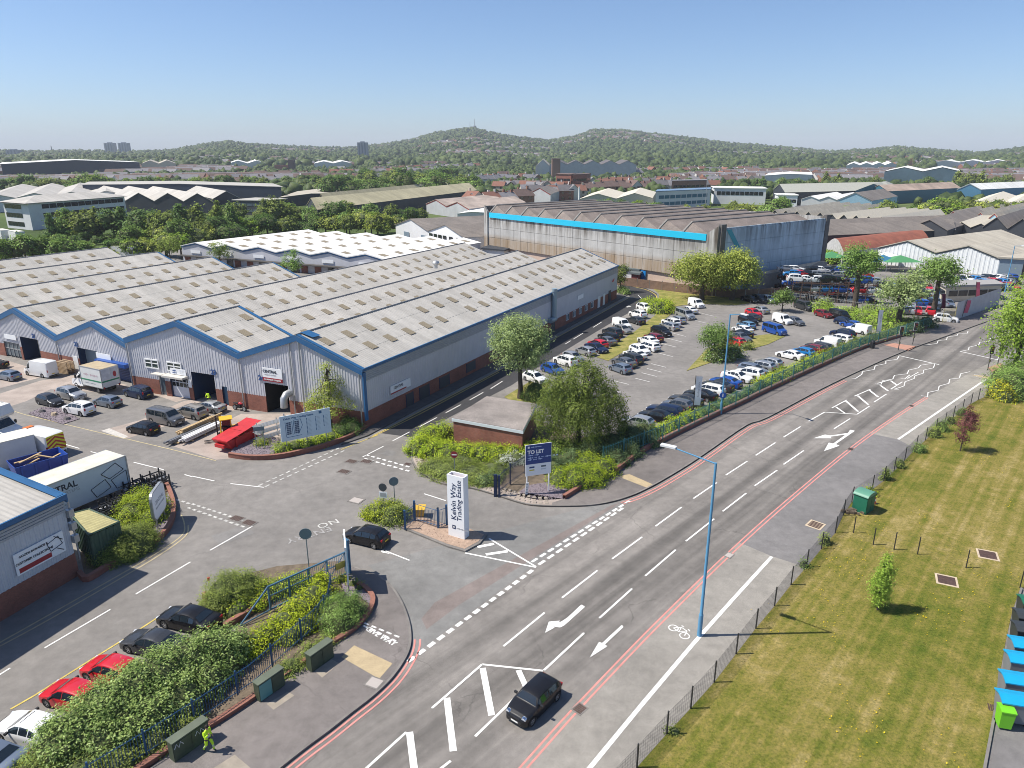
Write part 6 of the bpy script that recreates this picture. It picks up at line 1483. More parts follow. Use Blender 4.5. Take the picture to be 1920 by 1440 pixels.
def signal(label,base,topy,face=-1):
 B=G(base[0],base[1],.1);h=up(topy,B);t=thing('traffic_signal',label,'traffic light',B,0,'crossing signals')
 mb=MB();mb.tube([(0,0,-.1),(0,0,h-.1)],.055,8);mb.build('pole',mat('grey_black_pole',(.05,.05,.052),.5),t)
 mb=MB();mb.box((0,-.12,h-.55),(.30,.22,.95));hd=mb.build('signal_head',BLACK,t)
 mb=MB();mb.box((0,-.02,h-.55),(.50,.03,1.2));mb.build('backing_board',BLACK,t);
 mb=MB()
 for x,z,w,hh in((-.245,h-.55,.03,1.2),(.245,h-.55,.03,1.2),(0,h+.04,.52,.03),(0,h-1.14,.52,.03)):mb.box((x,-.045,z),(w,.03,hh))
 mb.build('white_border',WHITE,t)
 for k,c in enumerate(((.25,.02,.02),(.22,.12,.01),(.02,.12,.06))):
  mb=MB();z=h-.25-k*.30;mb.tube([(0,-.235,z),(0,-.25,z)],[.10,.10],10);mb.build('lens',mat('lens_%d'%k,c,.3),hd)
 mb=MB();mb.box((0,-.08,1.1),(.14,.10,.22));mb.build('push_button_box',mat('push_box',(.10,.10,.03),.5),t)
 return t
signal('nearest traffic signal on the red tactile paving by the fence',(1684,657),614);signal('second traffic signal behind the nearest one on the far pavement',(1711,646),606);signal('traffic signal with white border by the lawn corner hedge',(1852,692),649);signal('traffic signal partly behind the right edge tree',(1871,681),645)
def post_sign(name,label,base,topy,r,facing,col,plate=None,bar=False):
 B=G(*base);h=up(topy,B);t=thing(name,label,'sign',B);mb=MB();mb.tube([(0,0,0),(0,0,h)],.035,8);mb.build('pole',mat('sign_pole',(.16,.19,.20),.5),t)
 f=Vector((math.cos(facing),math.sin(facing),0));c=Vector((0,0,h))+f*.05;mb=MB();mb.tube([c,c+f*.025],[r,r],18);mb.build('disc',col,t)
 if bar:
  mb=MB();mb.box(c+f*.03,(.02,r*1.35,r*.3),rz=facing);mb.build('bar',WHITE,t)
  mb=MB();ring_=[c+f*.02];
 if plate:mb=MB();mb.box(Vector((0,0,h-.62))+f*.06,(.02,.62,.5),rz=facing);mb.build('plate',SIGNW,t);mb=MB();mb.box(Vector((0,0,h-.62))+f*.075,(.01,.46,.3),rz=facing);mb.build('plate_print',GREYINK,t)
 return t
SGREY=mat('sign_back',(.13,.18,.20),.5)
post_sign('road_sign','grey backed round sign on a post at the bed of golden shrubs',(582,1090),1000,.38,math.radians(-80),SGREY)
post_sign('road_sign','round dark sign with a small white notice on the shrub island',(721,962),913,.32,math.radians(-100),mat('sign_dark',(.05,.06,.07),.5),plate=True)
post_sign('road_sign','plain grey round sign right of the notice sign on the island',(741,955),902,.36,math.radians(-75),SGREY)
post_sign('no_entry_sign','red no entry sign above the mat planting',(853,896),852,.30,math.radians(-95),mat('sign_red',(.28,.02,.03),.5),bar=True)
B=G(490,846);t=thing('post_notice','small grey notice plate on two posts among the slate','sign',B)
mb=MB();mb.box((0,0,2.2),(.95,.05,.38),rz=.3);mb.build('plate',SGREY,t)
for x in(-.35,.35):mb=MB();mb.tube([(x,x*.3,0),(x,x*.3,2.4)],.03,6);mb.build('post',SGREY,t)
t=thing('marker_post','small white post with a red cap at the kerb by the rounded shrub','post',G(394,1105));mb=MB();mb.box((0,0,.35),(.09,.09,.7));mb.build('post',WHITE,t);mb=MB();mb.box((0,0,.76),(.13,.13,.18));mb.build('cap',mat('bright_red',(.5,.02,.04),.5),t)
fa_,fb_,sb_=G(841,1003,.12),G(871,1012,.12),G(880,1008,.12)
ux=(fb_-fa_);wt=ux.length;ux.normalize();uy=Vector((-ux.y,ux.x,0));th=4.75;dp=.62
t=thing('totem_sign','tall white totem lettered Kelvin Way Trading Estate on the gravel island','sign',fa_+ux*wt/2+uy*dp/2,math.atan2(ux.y,ux.x))
mb=MB();
for y in(-dp/2+.04,dp/2-.04):mb.box((0,y,th/2),(wt,.08,th))
for x in(-wt/2+.04,wt/2-.04):mb.box((x,0,th/2-.01),(.078,dp-.162,th-.02))
mb.build('casing',SIGNW,t);mb=MB();mb.box((0,0,th-.35),(wt-.17,dp-.17,.04));mb.build('top_tray',mat('dark_red_tray',(.16,.015,.025),.6),t)
R=frame_rot(Vector((0,0,1)),Vector((-1,0,0)))
WN=mat('totem_navy',(.012,.03,.085),.5)
text('lettering','Kelvin Way',.60,WN,t,Vector((-.16,-dp/2-.006,1.35)),R,'LEFT',bold=.004);text('lettering','Trading Estate',.54,WN,t,Vector((.30,-dp/2-.006,1.35)),R,'LEFT',bold=.004)
mb=MB();mb.box((-.18,-dp/2-.006,.78),(.28,.012,.28));mb.build('logo',WN,t);mb=MB();mb.box((-.18,-dp/2-.014,.78),(.12,.01,.10));mb.build('logo_centre',WHITE,t);text('lettering','industrials',.17,GREYINK,t,Vector((.02,-dp/2-.006,.74)),frame_rot((1,0,0),(0,0,1)),'LEFT')
pa,pb=G(988,926,.1),G(1029,920,.1);ux=(pb-pa).normalized();z0=up(895,pa);z1=up(837,pa);wid=(G(1034,841,z1)-G(983,836,z1)).length
t=thing('letting_board','blue and white TO LET board on two posts in the slate bed','sign',(pa+pb)/2,math.atan2(ux.y,ux.x));gap=(pb-pa).length
for x in(-gap/2,gap/2):mb=MB();mb.box((x,.06,z0/2+.4),(.09,.09,z0+.8));mb.build('post',WHITE,t)
mb=MB();mb.box((0,0,(z0+z1)/2),(wid,.05,z1-z0));mb.build('board',SIGNW,t);zs=lerp(z0,z1,.37)
SB2=mat('board_blue',(.012,.045,.20),.45);mb=MB();mb.box((0,-.028,(zs+z1)/2),(wid*.985,.012,z1-zs-.02));mb.build('blue_panel',SB2,t)
R=frame_rot((1,0,0),(0,0,1));y=-.036;hh=z1-z0
text('lettering','TO LET',hh*.155,WHITE,t,Vector((-wid*.42,y,z0+hh*.76)),R,'LEFT',bold=.02)
for k,(s,f)in enumerate((('Units from',.66),('3,750 sq ft to 30,000 sq ft',.58),('0121 265 7500',.52))):text('lettering',s,hh*.065,mat('pale_blue_ink',(.45,.55,.75),.6),t,Vector((-wid*.42,y,z0+hh*f)),R,'LEFT')
mb=MB();mb.box((-wid*.38,y,z0+hh*.92),(.16,.01,.16));mb.build('logo',WHITE,t);text('lettering','industrials',hh*.055,MATS['pale_blue_ink'],t,Vector((-wid*.30,y,z0+hh*.92)),R,'LEFT')
for x,c1,c2 in((-.25,(.02,.05,.16),(.55,.48,.05)),(.20,(.10,.13,.16),(.55,.6,.62))):
 mb=MB();mb.box((wid*x,-.03,z0+hh*.27),(.42,.012,.13));mb.build('agent_mark',mat('agent_%d'%int(x*100),c1,.5),t);mb=MB();mb.box((wid*x,-.03,z0+hh*.18),(.42,.012,.10));mb.build('agent_mark',mat('agentb_%d'%int(x*100),c2,.5),t)
mb=MB();mb.box((-gap/2-.05,-.12,.55),(.24,.04,1.0),tilt=Matrix.Rotation(.08,3,'Y'));o=mb.build('small_strip_sign',WHITE,t)
for k,ch in enumerate('LAND'):text('lettering',ch,.2,INK,o,Vector((-gap/2-.05,-.145,.9-k*.23)),R,'CENTER')
pa,pb=G(530,846,.3),G(623,826,.3);ux=(pb-pa).normalized();L=(pb-pa).length;z0,z1=up(828,pa)-.05,up(782,pa)
t=thing('estate_map_board','large pale estate map board on posts behind the clipped hedge','sign',(pa+pb)/2,math.atan2(ux.y,ux.x));mb=MB();mb.box((0,0,(z0+z1)/2-.3),(L,.08,z1-z0));mb.build('board',mat('pale_blue_board',(.55,.66,.72),.5,var=.05),t);zc=(z0+z1)/2-.3;hh=z1-z0
for x in(-L*.4,0,L*.4):mb=MB();mb.box((x,.1,zc-.4),(.1,.1,z1));mb.build('post',STEEL,t)
text('lettering','Kelvin Way Trading Estate',hh*.105,mat('map_blue',(.03,.12,.25),.5),t,Vector((-L*.43,-.046,zc+hh*.37)),R,'LEFT',bold=.006)
MB_=MATS['map_blue']
for r in range(7):
 for c_ in range(2):
  for x0_ in(-.36,-.20):
   mb=MB();mb.box((L*(x0_+c_*.045),-.046,zc+hh*(.20-r*.072)),(L*.040,.012,hh*.055));mb.build('map_block',mat('map_block',(.06,.09,.16),.6),t)
mb=MB();
for a,b in(((-.40,.26),(-.40,-.32)),((-.27,.26),(-.27,-.30)),((-.10,.28),(-.07,.02)),((-.07,.02),(-.16,-.30)),((-.24,.28),(-.10,.28)),((-.24,.28),(-.24,-.26)),((-.40,-.36),(-.10,-.36))):mb.tube([(L*a[0],-.05,zc+hh*a[1]),(L*b[0],-.05,zc+hh*b[1])],.02,4)
mb.build('map_roads',MB_,t)
for c_,x in enumerate((.02,.20,.36)):
 for r in range(13-c_*2):
  mb=MB();mb.box((L*x,-.046,zc+hh*(.24-r*.052)),(.08,.012,hh*.032));mb.build('list_mark',MB_,t);mb=MB();mb.box((L*(x+.055),-.046,zc+hh*(.24-r*.052)),(L*random.uniform(.05,.08),.012,.025));mb.build('list_line',mat('list_grey',(.36,.45,.50),.6),t)
mb=MB();mb.box((L*.30,-.046,zc+hh*.40),(.26,.012,.26));mb.build('logo',MB_,t)
pa,pb=G(293,993,.3),G(312,964,.3);ux=(pb-pa).normalized();L=(pb-pa).length
t=thing('oval_sign','rounded white sign board on two posts above the slate bed','sign',(pa+pb)/2,math.atan2(ux.y,ux.x));q=[]
for cx,cz,a0 in((L*.5-.35,2.25,0),(-L*.5+.35,2.25,90),(-L*.5+.35,1.15,180),(L*.5-.35,1.15,270)):q+=[(cx+.55*math.cos(math.radians(a0+k*22.5)),cz+.55*math.sin(math.radians(a0+k*22.5)))for k in range(5)]
for nm,m_,y0,y1,s in(('frame',STEEL,-.09,.09,1.0),('face',SIGNW,-.10,.10,.93)):
 mb=MB();n=len(q);zc=1.7;vs=[(x*s,y,zc+(z-zc)*s)for y in(y0,y1)for x,z in q];mb.add(vs,[[i,(i+1)%n,n+(i+1)%n,n+i]for i in range(n)]+[list(range(n))[::-1],[n+i for i in range(n)]]);mb.build(nm,m_,t)
for x in(-L*.36,L*.36):mb=MB();mb.tube([(x,0,-.3),(x,0,1.1)],.055,8);mb.build('post',STEEL,t)
for s,rr in((-1,R),(1,frame_rot((-1,0,0),(0,0,1)))):text('lettering','CENTRAL',.42,GREYINK,t,Vector((0,s*.106,1.85)),rr,'CENTER');text('lettering','WINDOW SYSTEMS',.20,GREYINK,t,Vector((0,s*.106,1.45)),rr,'CENTER')
def banner(label,base,top,ftop,fbot,col,lean=.12):
 B=G(*base);h=up(top[1],B);t=thing('banner_flag',label,'flag',B);tp=G(top[0],top[1],h)-B
 mb=MB();mb.tube([(0,0,0),(tp.x,tp.y,h)],.035,6);mb.build('pole',BLACK,t)
 w=.62;mb=MB();z1,z0=h-.1,h*.30
 P=lambda z,s:Vector((tp.x*z/h+.06+s*w,tp.y*z/h-.02+.06*math.sin(z*2+s),z));k=6;vs=[P(lerp(z0,z1,i/k),s)for i in range(k+1)for s in(0,1)]
 mb.add(vs+[v+Vector((0,.02,0))for v in vs],[[2*i,2*i+1,2*i+3,2*i+2]for i in range(k)]+[[2*(k+1)+a for a in(2*i+2,2*i+3,2*i+1,2*i)]for i in range(k)]);mb.build('banner',col,t,180)
 if col is SIGNW:text('lettering','Trading Estate',.28,GREYINK,t,P(lerp(z0,z1,.55),.5)+Vector((0,-.09,0)),frame_rot((0,0,1),(-1,0,0)),'CENTER')
banner('white vertical banner on a black pole among the fence side cars',(1298,783),(1305,704),0,0,SIGNW);banner('white vertical banner on a black pole by the car park exit',(1640,640),(1648,580),0,0,SIGNW)
PINK=mat('pink_flag',(.55,.10,.16),.7);MAROON=mat('maroon_flag',(.16,.02,.05),.7)
banner('maroon flag at the salvage yard entrance',(1764,590),(1766,550),0,0,MAROON);banner('pink flag in front of the white hoarding',(1803,597),(1814,562),0,0,PINK);banner('pale pink flag behind the hoarding',(1828,572),(1831,528),0,0,PINK)
# - cabinets, bins, kiosk, cones --
CAB=mat('cabinet_green',(.055,.075,.045),.6,var=.3,scale=2)
fd=(G(474,1283)-G(385,1344)).normalized();fz=math.atan2(fd.y,fd.x)
for lab,c,L,patch in(('olive utility cabinet nearest the give way pavement marks',(601,1243),1.5,None),('olive utility cabinet with a teal door beside the railings',(507,1297),1.5,1),('olive utility cabinet with white graffiti next to the walking person',(357,1402),1.75,2)):
 P=G(c[0],c[1],.12);t=thing('utility_cabinet',lab,'cabinet',P,fz,'utility cabinets on the near pavement');mb=MB();mb.box((0,0,.5),(L,.42,1.0));mb.build('body',CAB,t);mb=MB();mb.box((0,0,1.03),(L+.06,.48,.06));mb.build('lid',mat('cabinet_lid',(.11,.13,.09),.7,var=.2),t)
 for k in range(2):mb=MB();mb.box((L*(k-.5)*.5,-.22,.5),(L*.46,.03,.9));mb.build('door',mat('teal_door',(.10,.25,.24),.6)if patch==1 and k==0 else CAB,t)
 if patch==2:
  mb=MB();pts=[(-.8,.8),(-.7,1.0),(-.6,.75),(-.5,1.0),(-.38,.8)]
  for q in(pts,[(x+1.0,z-.05)for x,z in pts]):mb.tube([(x,-.242,z-.1)for x,z in q],.018,4)
  mb.build('graffiti',WHITE,t)
P=G(1617,956,.03);t=thing('green_kiosk','green utility kiosk with a curved roof on the lawn edge','kiosk',P,math.radians(38));KG=mat('kiosk_green',(.012,.13,.075),.5);KGL=mat('kiosk_roof',(.10,.26,.18),.5,var=.1)
mb=MB();mb.box((0,0,.7),(1.25,1.05,1.4));mb.build('body',KG,t);q=[(.70*math.cos(a),1.38+.28*math.sin(a))for a in np.linspace(0,math.pi,9)];n=len(q)
mb=MB();mb.add([(x,y,z)for y in(-.58,.58)for x,z in q],[[i,i+1,n+i+1,n+i][::-1]for i in range(n-1)]+[list(range(n)),[n+i for i in range(n)][::-1]]);mb.build('roof',KGL,t,50)
for s in(-1,1):mb=MB();mb.box((s*.3,-.54,.7),(.56,.03,1.25));mb.build('door',KG,t)
for c,lab in(((1621,961),'orange and white cone in front of the green kiosk'),((1639,944),'orange and white cone behind the green kiosk')):
 t=thing('traffic_cone',lab,'cone',G(c[0],c[1],.03),0,'cones by the green kiosk');OR=mat('cone_orange',(.62,.10,.03),.5);mb=MB();mb.box((0,0,.03),(.36,.36,.05));mb.build('base',BLACK,t);mb=MB();mb.tube([(0,0,.05),(0,0,.55)],[.14,.05],10);mb.build('cone',OR,t);mb=MB();mb.tube([(0,0,.25),(0,0,.42)],[.108,.082],10,cap=False);mb.build('white_band',WHITE,t)
t=thing('rubble_heap','small heap of soil and bricks at the kiosk foot','rubble',G(1602,962,.03));mb=MB()
for k in range(26):mb.box((random.gauss(0,.35),random.gauss(0,.22),.08+random.random()*.08),(random.uniform(.12,.3),random.uniform(.1,.22),.16),rz=random.random()*3)
mb.build('rubble',SOIL,t,kind='stuff')
def bin4(label,c,lidc,bodyc,s=1.0,rz=0.0,small=False):
 P=G(c[0],c[1],.012);t=thing('wheelie_bin',label,'bin',P,rz,'wheeled bins in the bin yard');w,d,h=(.58,.62,1.0)if small else(1.32,1.0,1.22)
 w,d,h=w*s,d*s,h*s;mb=MB();z0=.12;mb.add([(x*w*.42,y*d*.42,z0)for x,y in((-1,-1),(1,-1),(1,1),(-1,1))]+[(x*w*.5,y*d*.5,h)for x,y in((-1,-1),(1,-1),(1,1),(-1,1))],[[3,2,1,0],[0,1,5,4],[1,2,6,5],[2,3,7,6],[3,0,4,7],[4,5,6,7]]);mb.build('body',bodyc,t)
 mb=MB();n=7;vs,fs=[],[]
 for i in range(n):
  a=i/(n-1);y=(a-.5)*d*1.06;zz=h+.03+(.05 if small else .14)*math.sin(math.pi*min(1,a*1.1));vs+=[(-w*.53,y,zz),(w*.53,y,zz)]
 vs+=[(x,y,z-.06)for x,y,z in vs];m=2*n
 fs=[[2*i,2*i+1,2*i+3,2*i+2]for i in range(n-1)]+[[2*i,2*i+2,m+2*i+2,m+2*i]for i in range(n-1)]+[[2*i+1,m+2*i+1,m+2*i+3,2*i+3]for i in range(n-1)]+[[0,m,m+1,1],[m-2,m-1,2*m-1,2*m-2]]
 mb.add(vs,fs);mb.build('lid',lidc,t)
 for x,y in((-.38,.36),(.38,.36))if small else((-.38,-.36),(.38,-.36),(.38,.36),(-.38,.36)):mb=MB();mb.tube([(x*w-.04,y*d,.1),(x*w+.04,y*d,.1)],.1,10);mb.build('wheel',TYRE,t)
 mb=MB();mb.tube([(-w*.45,d*.55,h-.05),(w*.45,d*.55,h-.05)],.02,6);mb.build('handle',BLACK,t)
CY=mat('cyan_lid',(.01,.31,.55),.4,var=.06);BGREY=mat('bin_grey',(.20,.21,.23),.5,var=.1);BGREEN=mat('bin_lime',(.16,.52,.02),.45);BDK=mat('bin_dark',(.035,.04,.045),.5)
ba=math.radians(-15)
bin4('small lime green wheelie bin in front of the blue lidded bins',(1879,1362),BGREEN,BGREEN,1.05,ba,True)
def lidpx(x,y,z):p=proj(G(x,y,z)-Vector((0,0,z)));return p
for c,l,lid in(((1903,1308),'nearest large bin with a cyan lid, behind the lime bin',CY),((1908,1271),'second large bin with a cyan lid, counted from the lime bin',CY),((1917,1233),'third large bin with a cyan lid, counted from the lime bin',CY),((1923,1205),'farthest cyan lidded bin, next to the dark bins',CY),((1928,1176),'dark lidded bin beside the farthest cyan lid',BDK),((1930,1152),'dark lidded bin at the far end of the row',BDK),((1938,1126),'green bin at the very end of the bin row',KG)):bin4(l,lidpx(*c,1.25),lid,BGREY if lid is CY else BDK,1,ba)
t=thing('litter_bin','dark litter bin on the pavement at the fence near the signals','bin',G(1635,653,.1));mb=MB();mb.tube([(0,0,0),(0,0,.95),(0,0,1.1)],[.32,.32,.22],12);mb.build('body',BLACK,t,50);mb=MB();mb.box((0,-.3,.82),(.35,.1,.16));mb.build('slot',DARK,t)
# - skips, container, forklift, timber, stillages --
def hull(mb,L,Wd,h,tx,ty,z0=.12,mi=0,wall=.06):
 b=[(x*(L/2-tx),y*(Wd/2-ty),z0)for x,y in((-1,-1),(1,-1),(1,1),(-1,1))];tp=[(x*L/2,y*Wd/2,h)for x,y in((-1,-1),(1,-1),(1,1),(-1,1))];ti=[(x*(L/2-wall),y*(Wd/2-wall),h)for x,y in((-1,-1),(1,-1),(1,1),(-1,1))];bi=[(x*(L/2-tx),y*(Wd/2-ty-wall),z0+h*.45)for x,y in((-1,-1),(1,-1),(1,1),(-1,1))]
 mb.add(b+tp+ti+bi,[[3,2,1,0]]+[[i,(i+1)%4,4+(i+1)%4,4+i]for i in range(4)]+[[4+i,4+(i+1)%4,8+(i+1)%4,8+i]for i in range(4)]+[[8+i,8+(i+1)%4,12+(i+1)%4,12+i]for i in range(4)]+[[12,13,14,15]],mi)
REDS=mat('skip_red',(.50,.025,.03),.5,var=.2,scale=2);BLUS=mat('skip_blue',(.012,.055,.30),.45,var=.2,scale=2);RUST=mat('rusty_inside',(.30,.17,.10),.9,var=.4,scale=2)
a,b=G(414,848),G(478,818);d=(b-a);t=thing('red_skip','red covered skip between slate bed and forklift','skip',(a+b)/2,math.atan2(d.y,d.x))
mb=MB();hull(mb,4.3,1.9,1.15,.75,.15);mb.build('hull',REDS,t)
mb=MB();mb.add([(-2.1,-.95,1.18),(0,-.95,1.42),(0,.95,1.42),(-2.1,.95,1.18),(0.05,-.95,1.42),(2.25,-.95,1.75),(2.25,.95,1.75),(.05,.95,1.42)],[[0,1,2,3],[4,5,6,7]]);mb.build('lid',REDS,t);mb=MB()
for x in(-1.1,1.1):
 for s in(-1,1):mb.box((x,s*.98,.65),(.12,.12,.9))
mb.build('lifting_rib',REDS,t,kind='stuff');mb=MB();mb.box((-2.05,0,.62),(.35,1.1,.3));mb.build('end_pocket',REDS,t)
c=G(78,893);u=(G(108,899)-G(60,913));t=thing('blue_skip','large blue open skip holding scrap timber','skip',(c.x,c.y,0),math.atan2(u.y,u.x));mb=MB();hull(mb,3.9,2.3,1.75,.25,.12);mb.build('hull',BLUS,t);mb=MB();mb.box((0,0,.95),(3.5,1.9,.1));mb.build('rust_floor',RUST,t)
for k in range(5):mb=MB();mb.box((random.uniform(-.9,.9),random.uniform(-.4,.4),1.35+.1*k),(random.uniform(1.4,2.4),.16,.07),rz=random.uniform(-1,1),tilt=Matrix.Rotation(random.uniform(-.25,.25),3,'Y'));mb.build('timber',mat('raw_timber',(.48,.34,.18),.8,var=.2,scale=4),t)
for k in range(4):
 mb=MB();mb.box((-1.5+k,-1.16,.95),(.12,.1,1.4));mb.build('rib',BLUS,t)
c=G(22,868);t=thing('site_box','white box unit behind the blue skip','box',(c.x,c.y,0),math.atan2(u.y,u.x));mb=MB();mb.box((0,0,1.2),(3.6,2.2,2.4));mb.build('body',BOXW,t);mb=MB();mb.box((0,0,2.43),(3.66,2.26,.06));mb.build('roof',MATS['cream_roof'],t)
t=thing('steel_beam','rusty steel beam lying between blue skip and trailer','beam',G(120,900));mb=MB();a,b=G(95,908)-t.location,G(160,880)-t.location
for z in(.5,.8):mb.tube([a+Vector((0,0,z)),b+Vector((0,0,z))],.09,4)
mb.build('flange',mat('red_oxide',(.30,.09,.06),.8,var=.2),t);mb=MB();mb.tube([a+Vector((0,0,.65)),b+Vector((0,0,.65))],.05,4);mb.build('web',MATS['red_oxide'],t)
q=[G(132,964,2.45),G(167,955,2.45),G(224,979,2.45),G(167,1004,2.45)];c=sum(q,Vector())/4
t=thing('green_container','green shipping container with a yellowish ribbed roof by the goods building','container',(c.x,c.y,0));GC_=mat('container_green',(.045,.085,.055),.6,var=.3,scale=1.5);mb=MB()
for i in range(4):
 a,b=q[i],q[(i+1)%4];n=(a+b)/2-c;n.z=0;corr_wall(mb,a,b,.05,2.4,.42,.05,out=n)
wpart(t,'wall',mb,GC_);mb=MB();corr_roof(mb,q[0],q[3],q[1],q[2],.36,.04);wpart(t,'roof',mb,mat('container_roof',(.40,.36,.17),.8,var=.3,scale=1.2));mb=MB()
for i in range(4):mb.tube([q[i]+Vector((0,0,.03)),q[(i+1)%4]+Vector((0,0,.03))],.07,4)
wpart(t,'edge_rail',mb,GC_,kind='stuff')
t=thing('buff_heap','bundle of buff sacking on a pallet behind the container','sacks',G(142,955));
for k in range(4):mb=MB();mb.box((random.uniform(-.3,.3),random.uniform(-.3,.3),.3+.5*k),(1.0,.8,.5),rz=random.random());mb.build('sack',mat('sacking',(.50,.36,.20),.95,var=.2),t)
STB=mat('stillage_black',(.018,.018,.02),.5)
def stillage_mesh():
 mb=MB();L,Wd,h=1.5,1.0,1.15
 for x in(-L/2,L/2):
  for y in(-Wd/2,Wd/2):mb.box((x,y,h/2),(.09,.09,h))
 for y in(-Wd/2,Wd/2):
  for z in(.2,.85):mb.box((0,y,z),(L,.07,.08))
 for x in(-L/2,L/2):mb.box((x,0,.2),(.07,Wd,.08));mb.box((x,0,.85),(.07,Wd,.08))
 for k in range(3):mb.box((-.5+k*.5,0,.26),(.12,Wd,.04))
 return mb
k=0
pos=[(200,972),(214,963),(228,955),(243,946),(257,938),(270,930),(284,923),(297,917),(215,975),(230,966),(246,958),(258,925),(275,916),(290,910)]
lay=None
for i,c in enumerate(pos):
 t=thing('stillage','black steel stillage frame in the cluster between trailer and oval sign','stillage',G(*c),fz+random.uniform(-.15,.15),'black stillages beside the trailer')
 if lay is None:lay=stillage_mesh().build('frame',STB,t);
 else:share(lay.data,'frame',t)
 mb=MB()
 for j in range(5):mb.box((0,-.35+j*.17,.36+random.uniform(0,.3)),(1.5+random.uniform(0,.5),.08,.07));
 mb.build('profiles',random.choice((mat('white_profile',(.6,.6,.6),.5),STB,STEEL)),t,kind='stuff')
t=thing('forklift','yellow forklift truck parked behind the red skip','forklift',G(428,824),math.radians(205));FY=mat('forklift_yellow',(.66,.40,.02),.45,var=.08)
mb=MB();mb.box((-.75,0,.85),(1.3,1.15,.75));mb.box((-1.25,0,.95),(.45,1.2,.85));mb.build('body',FY,t);mb=MB();mb.box((.15,0,.55),(.9,1.1,.35));mb.build('floor',FY,t)
mb=MB()
for x,y in((.55,-.52),(.55,.52),(-.45,-.52),(-.45,.52)):mb.tube([(x,y,.7),(x*.85,y*.95,2.15)],.05,5)
mb.build('cage_post',FY,t,kind='stuff');mb=MB();mb.box((0.0,0,2.18),(1.15,1.15,.07));mb.build('cage_roof',FY,t);mb=MB();mb.box((0.02,0,1.45),(.75,.9,1.3));mb.build('cab_glass',GLASS,t)
for s in(-1,1):mb=MB();mb.box((.85,s*.3,1.25),(.12,.1,2.4));mb.build('mast',STB,t);mb=MB();mb.box((1.5,s*.28,.1),(1.2,.12,.05));mb.build('fork',STB,t)
for x,y in((.5,-.55),(.5,.55),(-.95,-.5),(-.95,.5)):
 w=bpy.data.objects.new('wheel',WHM[.36][0]);w.location=(x,y,.36);link(w,t);link(bpy.data.objects.new('rim',WHM[.36][1]),w)
td=(G(412,787)-G(335,822)).normalized();tz=math.atan2(td.y,td.x);RAW=mat('raw_timber',(.48,.34,.18),.8)
for lab,c,n,m_,zz in(('stack of long raw timber beams behind the forklift',(374,804),9,RAW,.2),('bundle of long white profiles in front of the timber',(378,816),8,mat('white_profile',(.6,.6,.6),.5),.15),('bundle of dark aluminium profiles at the tail of the minibus',(352,818),6,mat('grey_profile',(.2,.21,.23),.5,metal=.4),.1)):
 t=thing('timber_stack' if m_ is RAW else 'profile_bundle',lab,'stack',G(*c),tz)
 for k in range(n):mb=MB();mb.box((random.uniform(-.4,.4),(k%4)*.2-.3,zz+.13+(k//4)*.2),(random.uniform(4.2,5.4),.16,.15),rz=random.uniform(-.02,.02));mb.build('beam' if m_ is RAW else 'profile',m_,t)
 for x in(-1.6,0,1.6):mb=MB();mb.box((x,0,zz),(.12,1.1,.12));mb.build('bearer',RAW,t)
t=thing('pallet','wooden pallet lying beside the profile bundle','pallet',G(335,828),tz)
for k in range(5):mb=MB();mb.box((0,-.45+k*.22,.15),(1.2,.14,.03));mb.build('slat',RAW,t)
for k in range(3):mb=MB();mb.box((-.5+k*.5,0,.08),(.1,1.0,.1));mb.build('bearer',RAW,t)
t=thing('pallet_stack','tall stack of pallets leaning on the brick wall by the white van','pallets',G(125,699),math.atan2(WU.y,WU.x))
for k in range(9):
 for j in(-1,0,1):mb=MB();mb.box((0,j*.45,.1+k*.17),(2.2,.12,.1));mb.build('slat',mat('old_pallet',(.40,.29,.18),.9,var=.2),t)
t=thing('profile_rack','metal rack of white profiles left of the map board','rack',G(508,825),tz-.4)
for z in(.5,1.1,1.7):
 for k in range(4):mb=MB();mb.tube([(-1.5,-.4+k*.25,z),(1.6,-.4+k*.25,z+.05)],.05,5);mb.build('profile',mat('white_profile',(.6,.6,.6),.5),t)
for x in(-1,1):
 for y in(-.5,.5):mb=MB();mb.box((x,y,.95),(.08,.08,1.9));mb.build('upright',STEEL,t)
t=thing('motorbike','motorbike leaning by the unit 24 wall','motorbike',G(450,770),math.radians(-25));
for x in(-.65,.65):mb=MB();mb.tube([(x,-.05,.31),(x,.05,.31)],.31,14);w=mb.build('wheel',TYRE,t);mb=MB();mb.tube([(x,-.055,.31),(x,.055,.31)],.2,12);mb.build('rim',STEEL,w)
mb=MB();mb.tube([(-.65,0,.31),(-.1,0,.5),(.45,0,.75),(.65,0,.31)],.06,6);mb.box((0,0,.5),(.45,.25,.35));mb.build('frame',BLACK,t);mb=MB();mb.tube([(-.05,0,.78),(.15,0,.86),(.38,0,.8)],[.1,.17,.08],8);mb.build('tank',mat('bright_red',(.5,.02,.04),.5),t,60);mb=MB();mb.box((-.42,0,.80),(.65,.24,.09));mb.build('seat',BLACK,t);mb=MB();mb.tube([(.42,-.36,1.02),(.48,0,.98),(.42,.36,1.02)],.02,5);mb.build('handlebar',STEEL,t)
for c,lab in(((80,772),'dark boulder on the left of the slate island'),((102,778),'buff boulder in the middle of the slate island'),((127,786),'dark boulder at the right of the slate island')):
 t=thing('boulder',lab,'boulder',G(c[0],c[1],.06));n=8;mb=MB();vs=[(.42*math.cos(k*.785)*random.uniform(.8,1.1),.3*math.sin(k*.785)*random.uniform(.8,1.1),0)for k in range(8)];vs2=[(x*.65,y*.65,.26*random.uniform(.8,1.2))for x,y,z in vs];mb.add(vs+vs2,[[k,(k+1)%8,8+(k+1)%8,8+k]for k in range(8)]+[[8+k for k in range(8)]]);mb.build('stone',mat('buff_stone',(.35,.28,.2),.9)if 'buff' in lab else mat('dark_stone',(.12,.11,.11),.9),t,30)
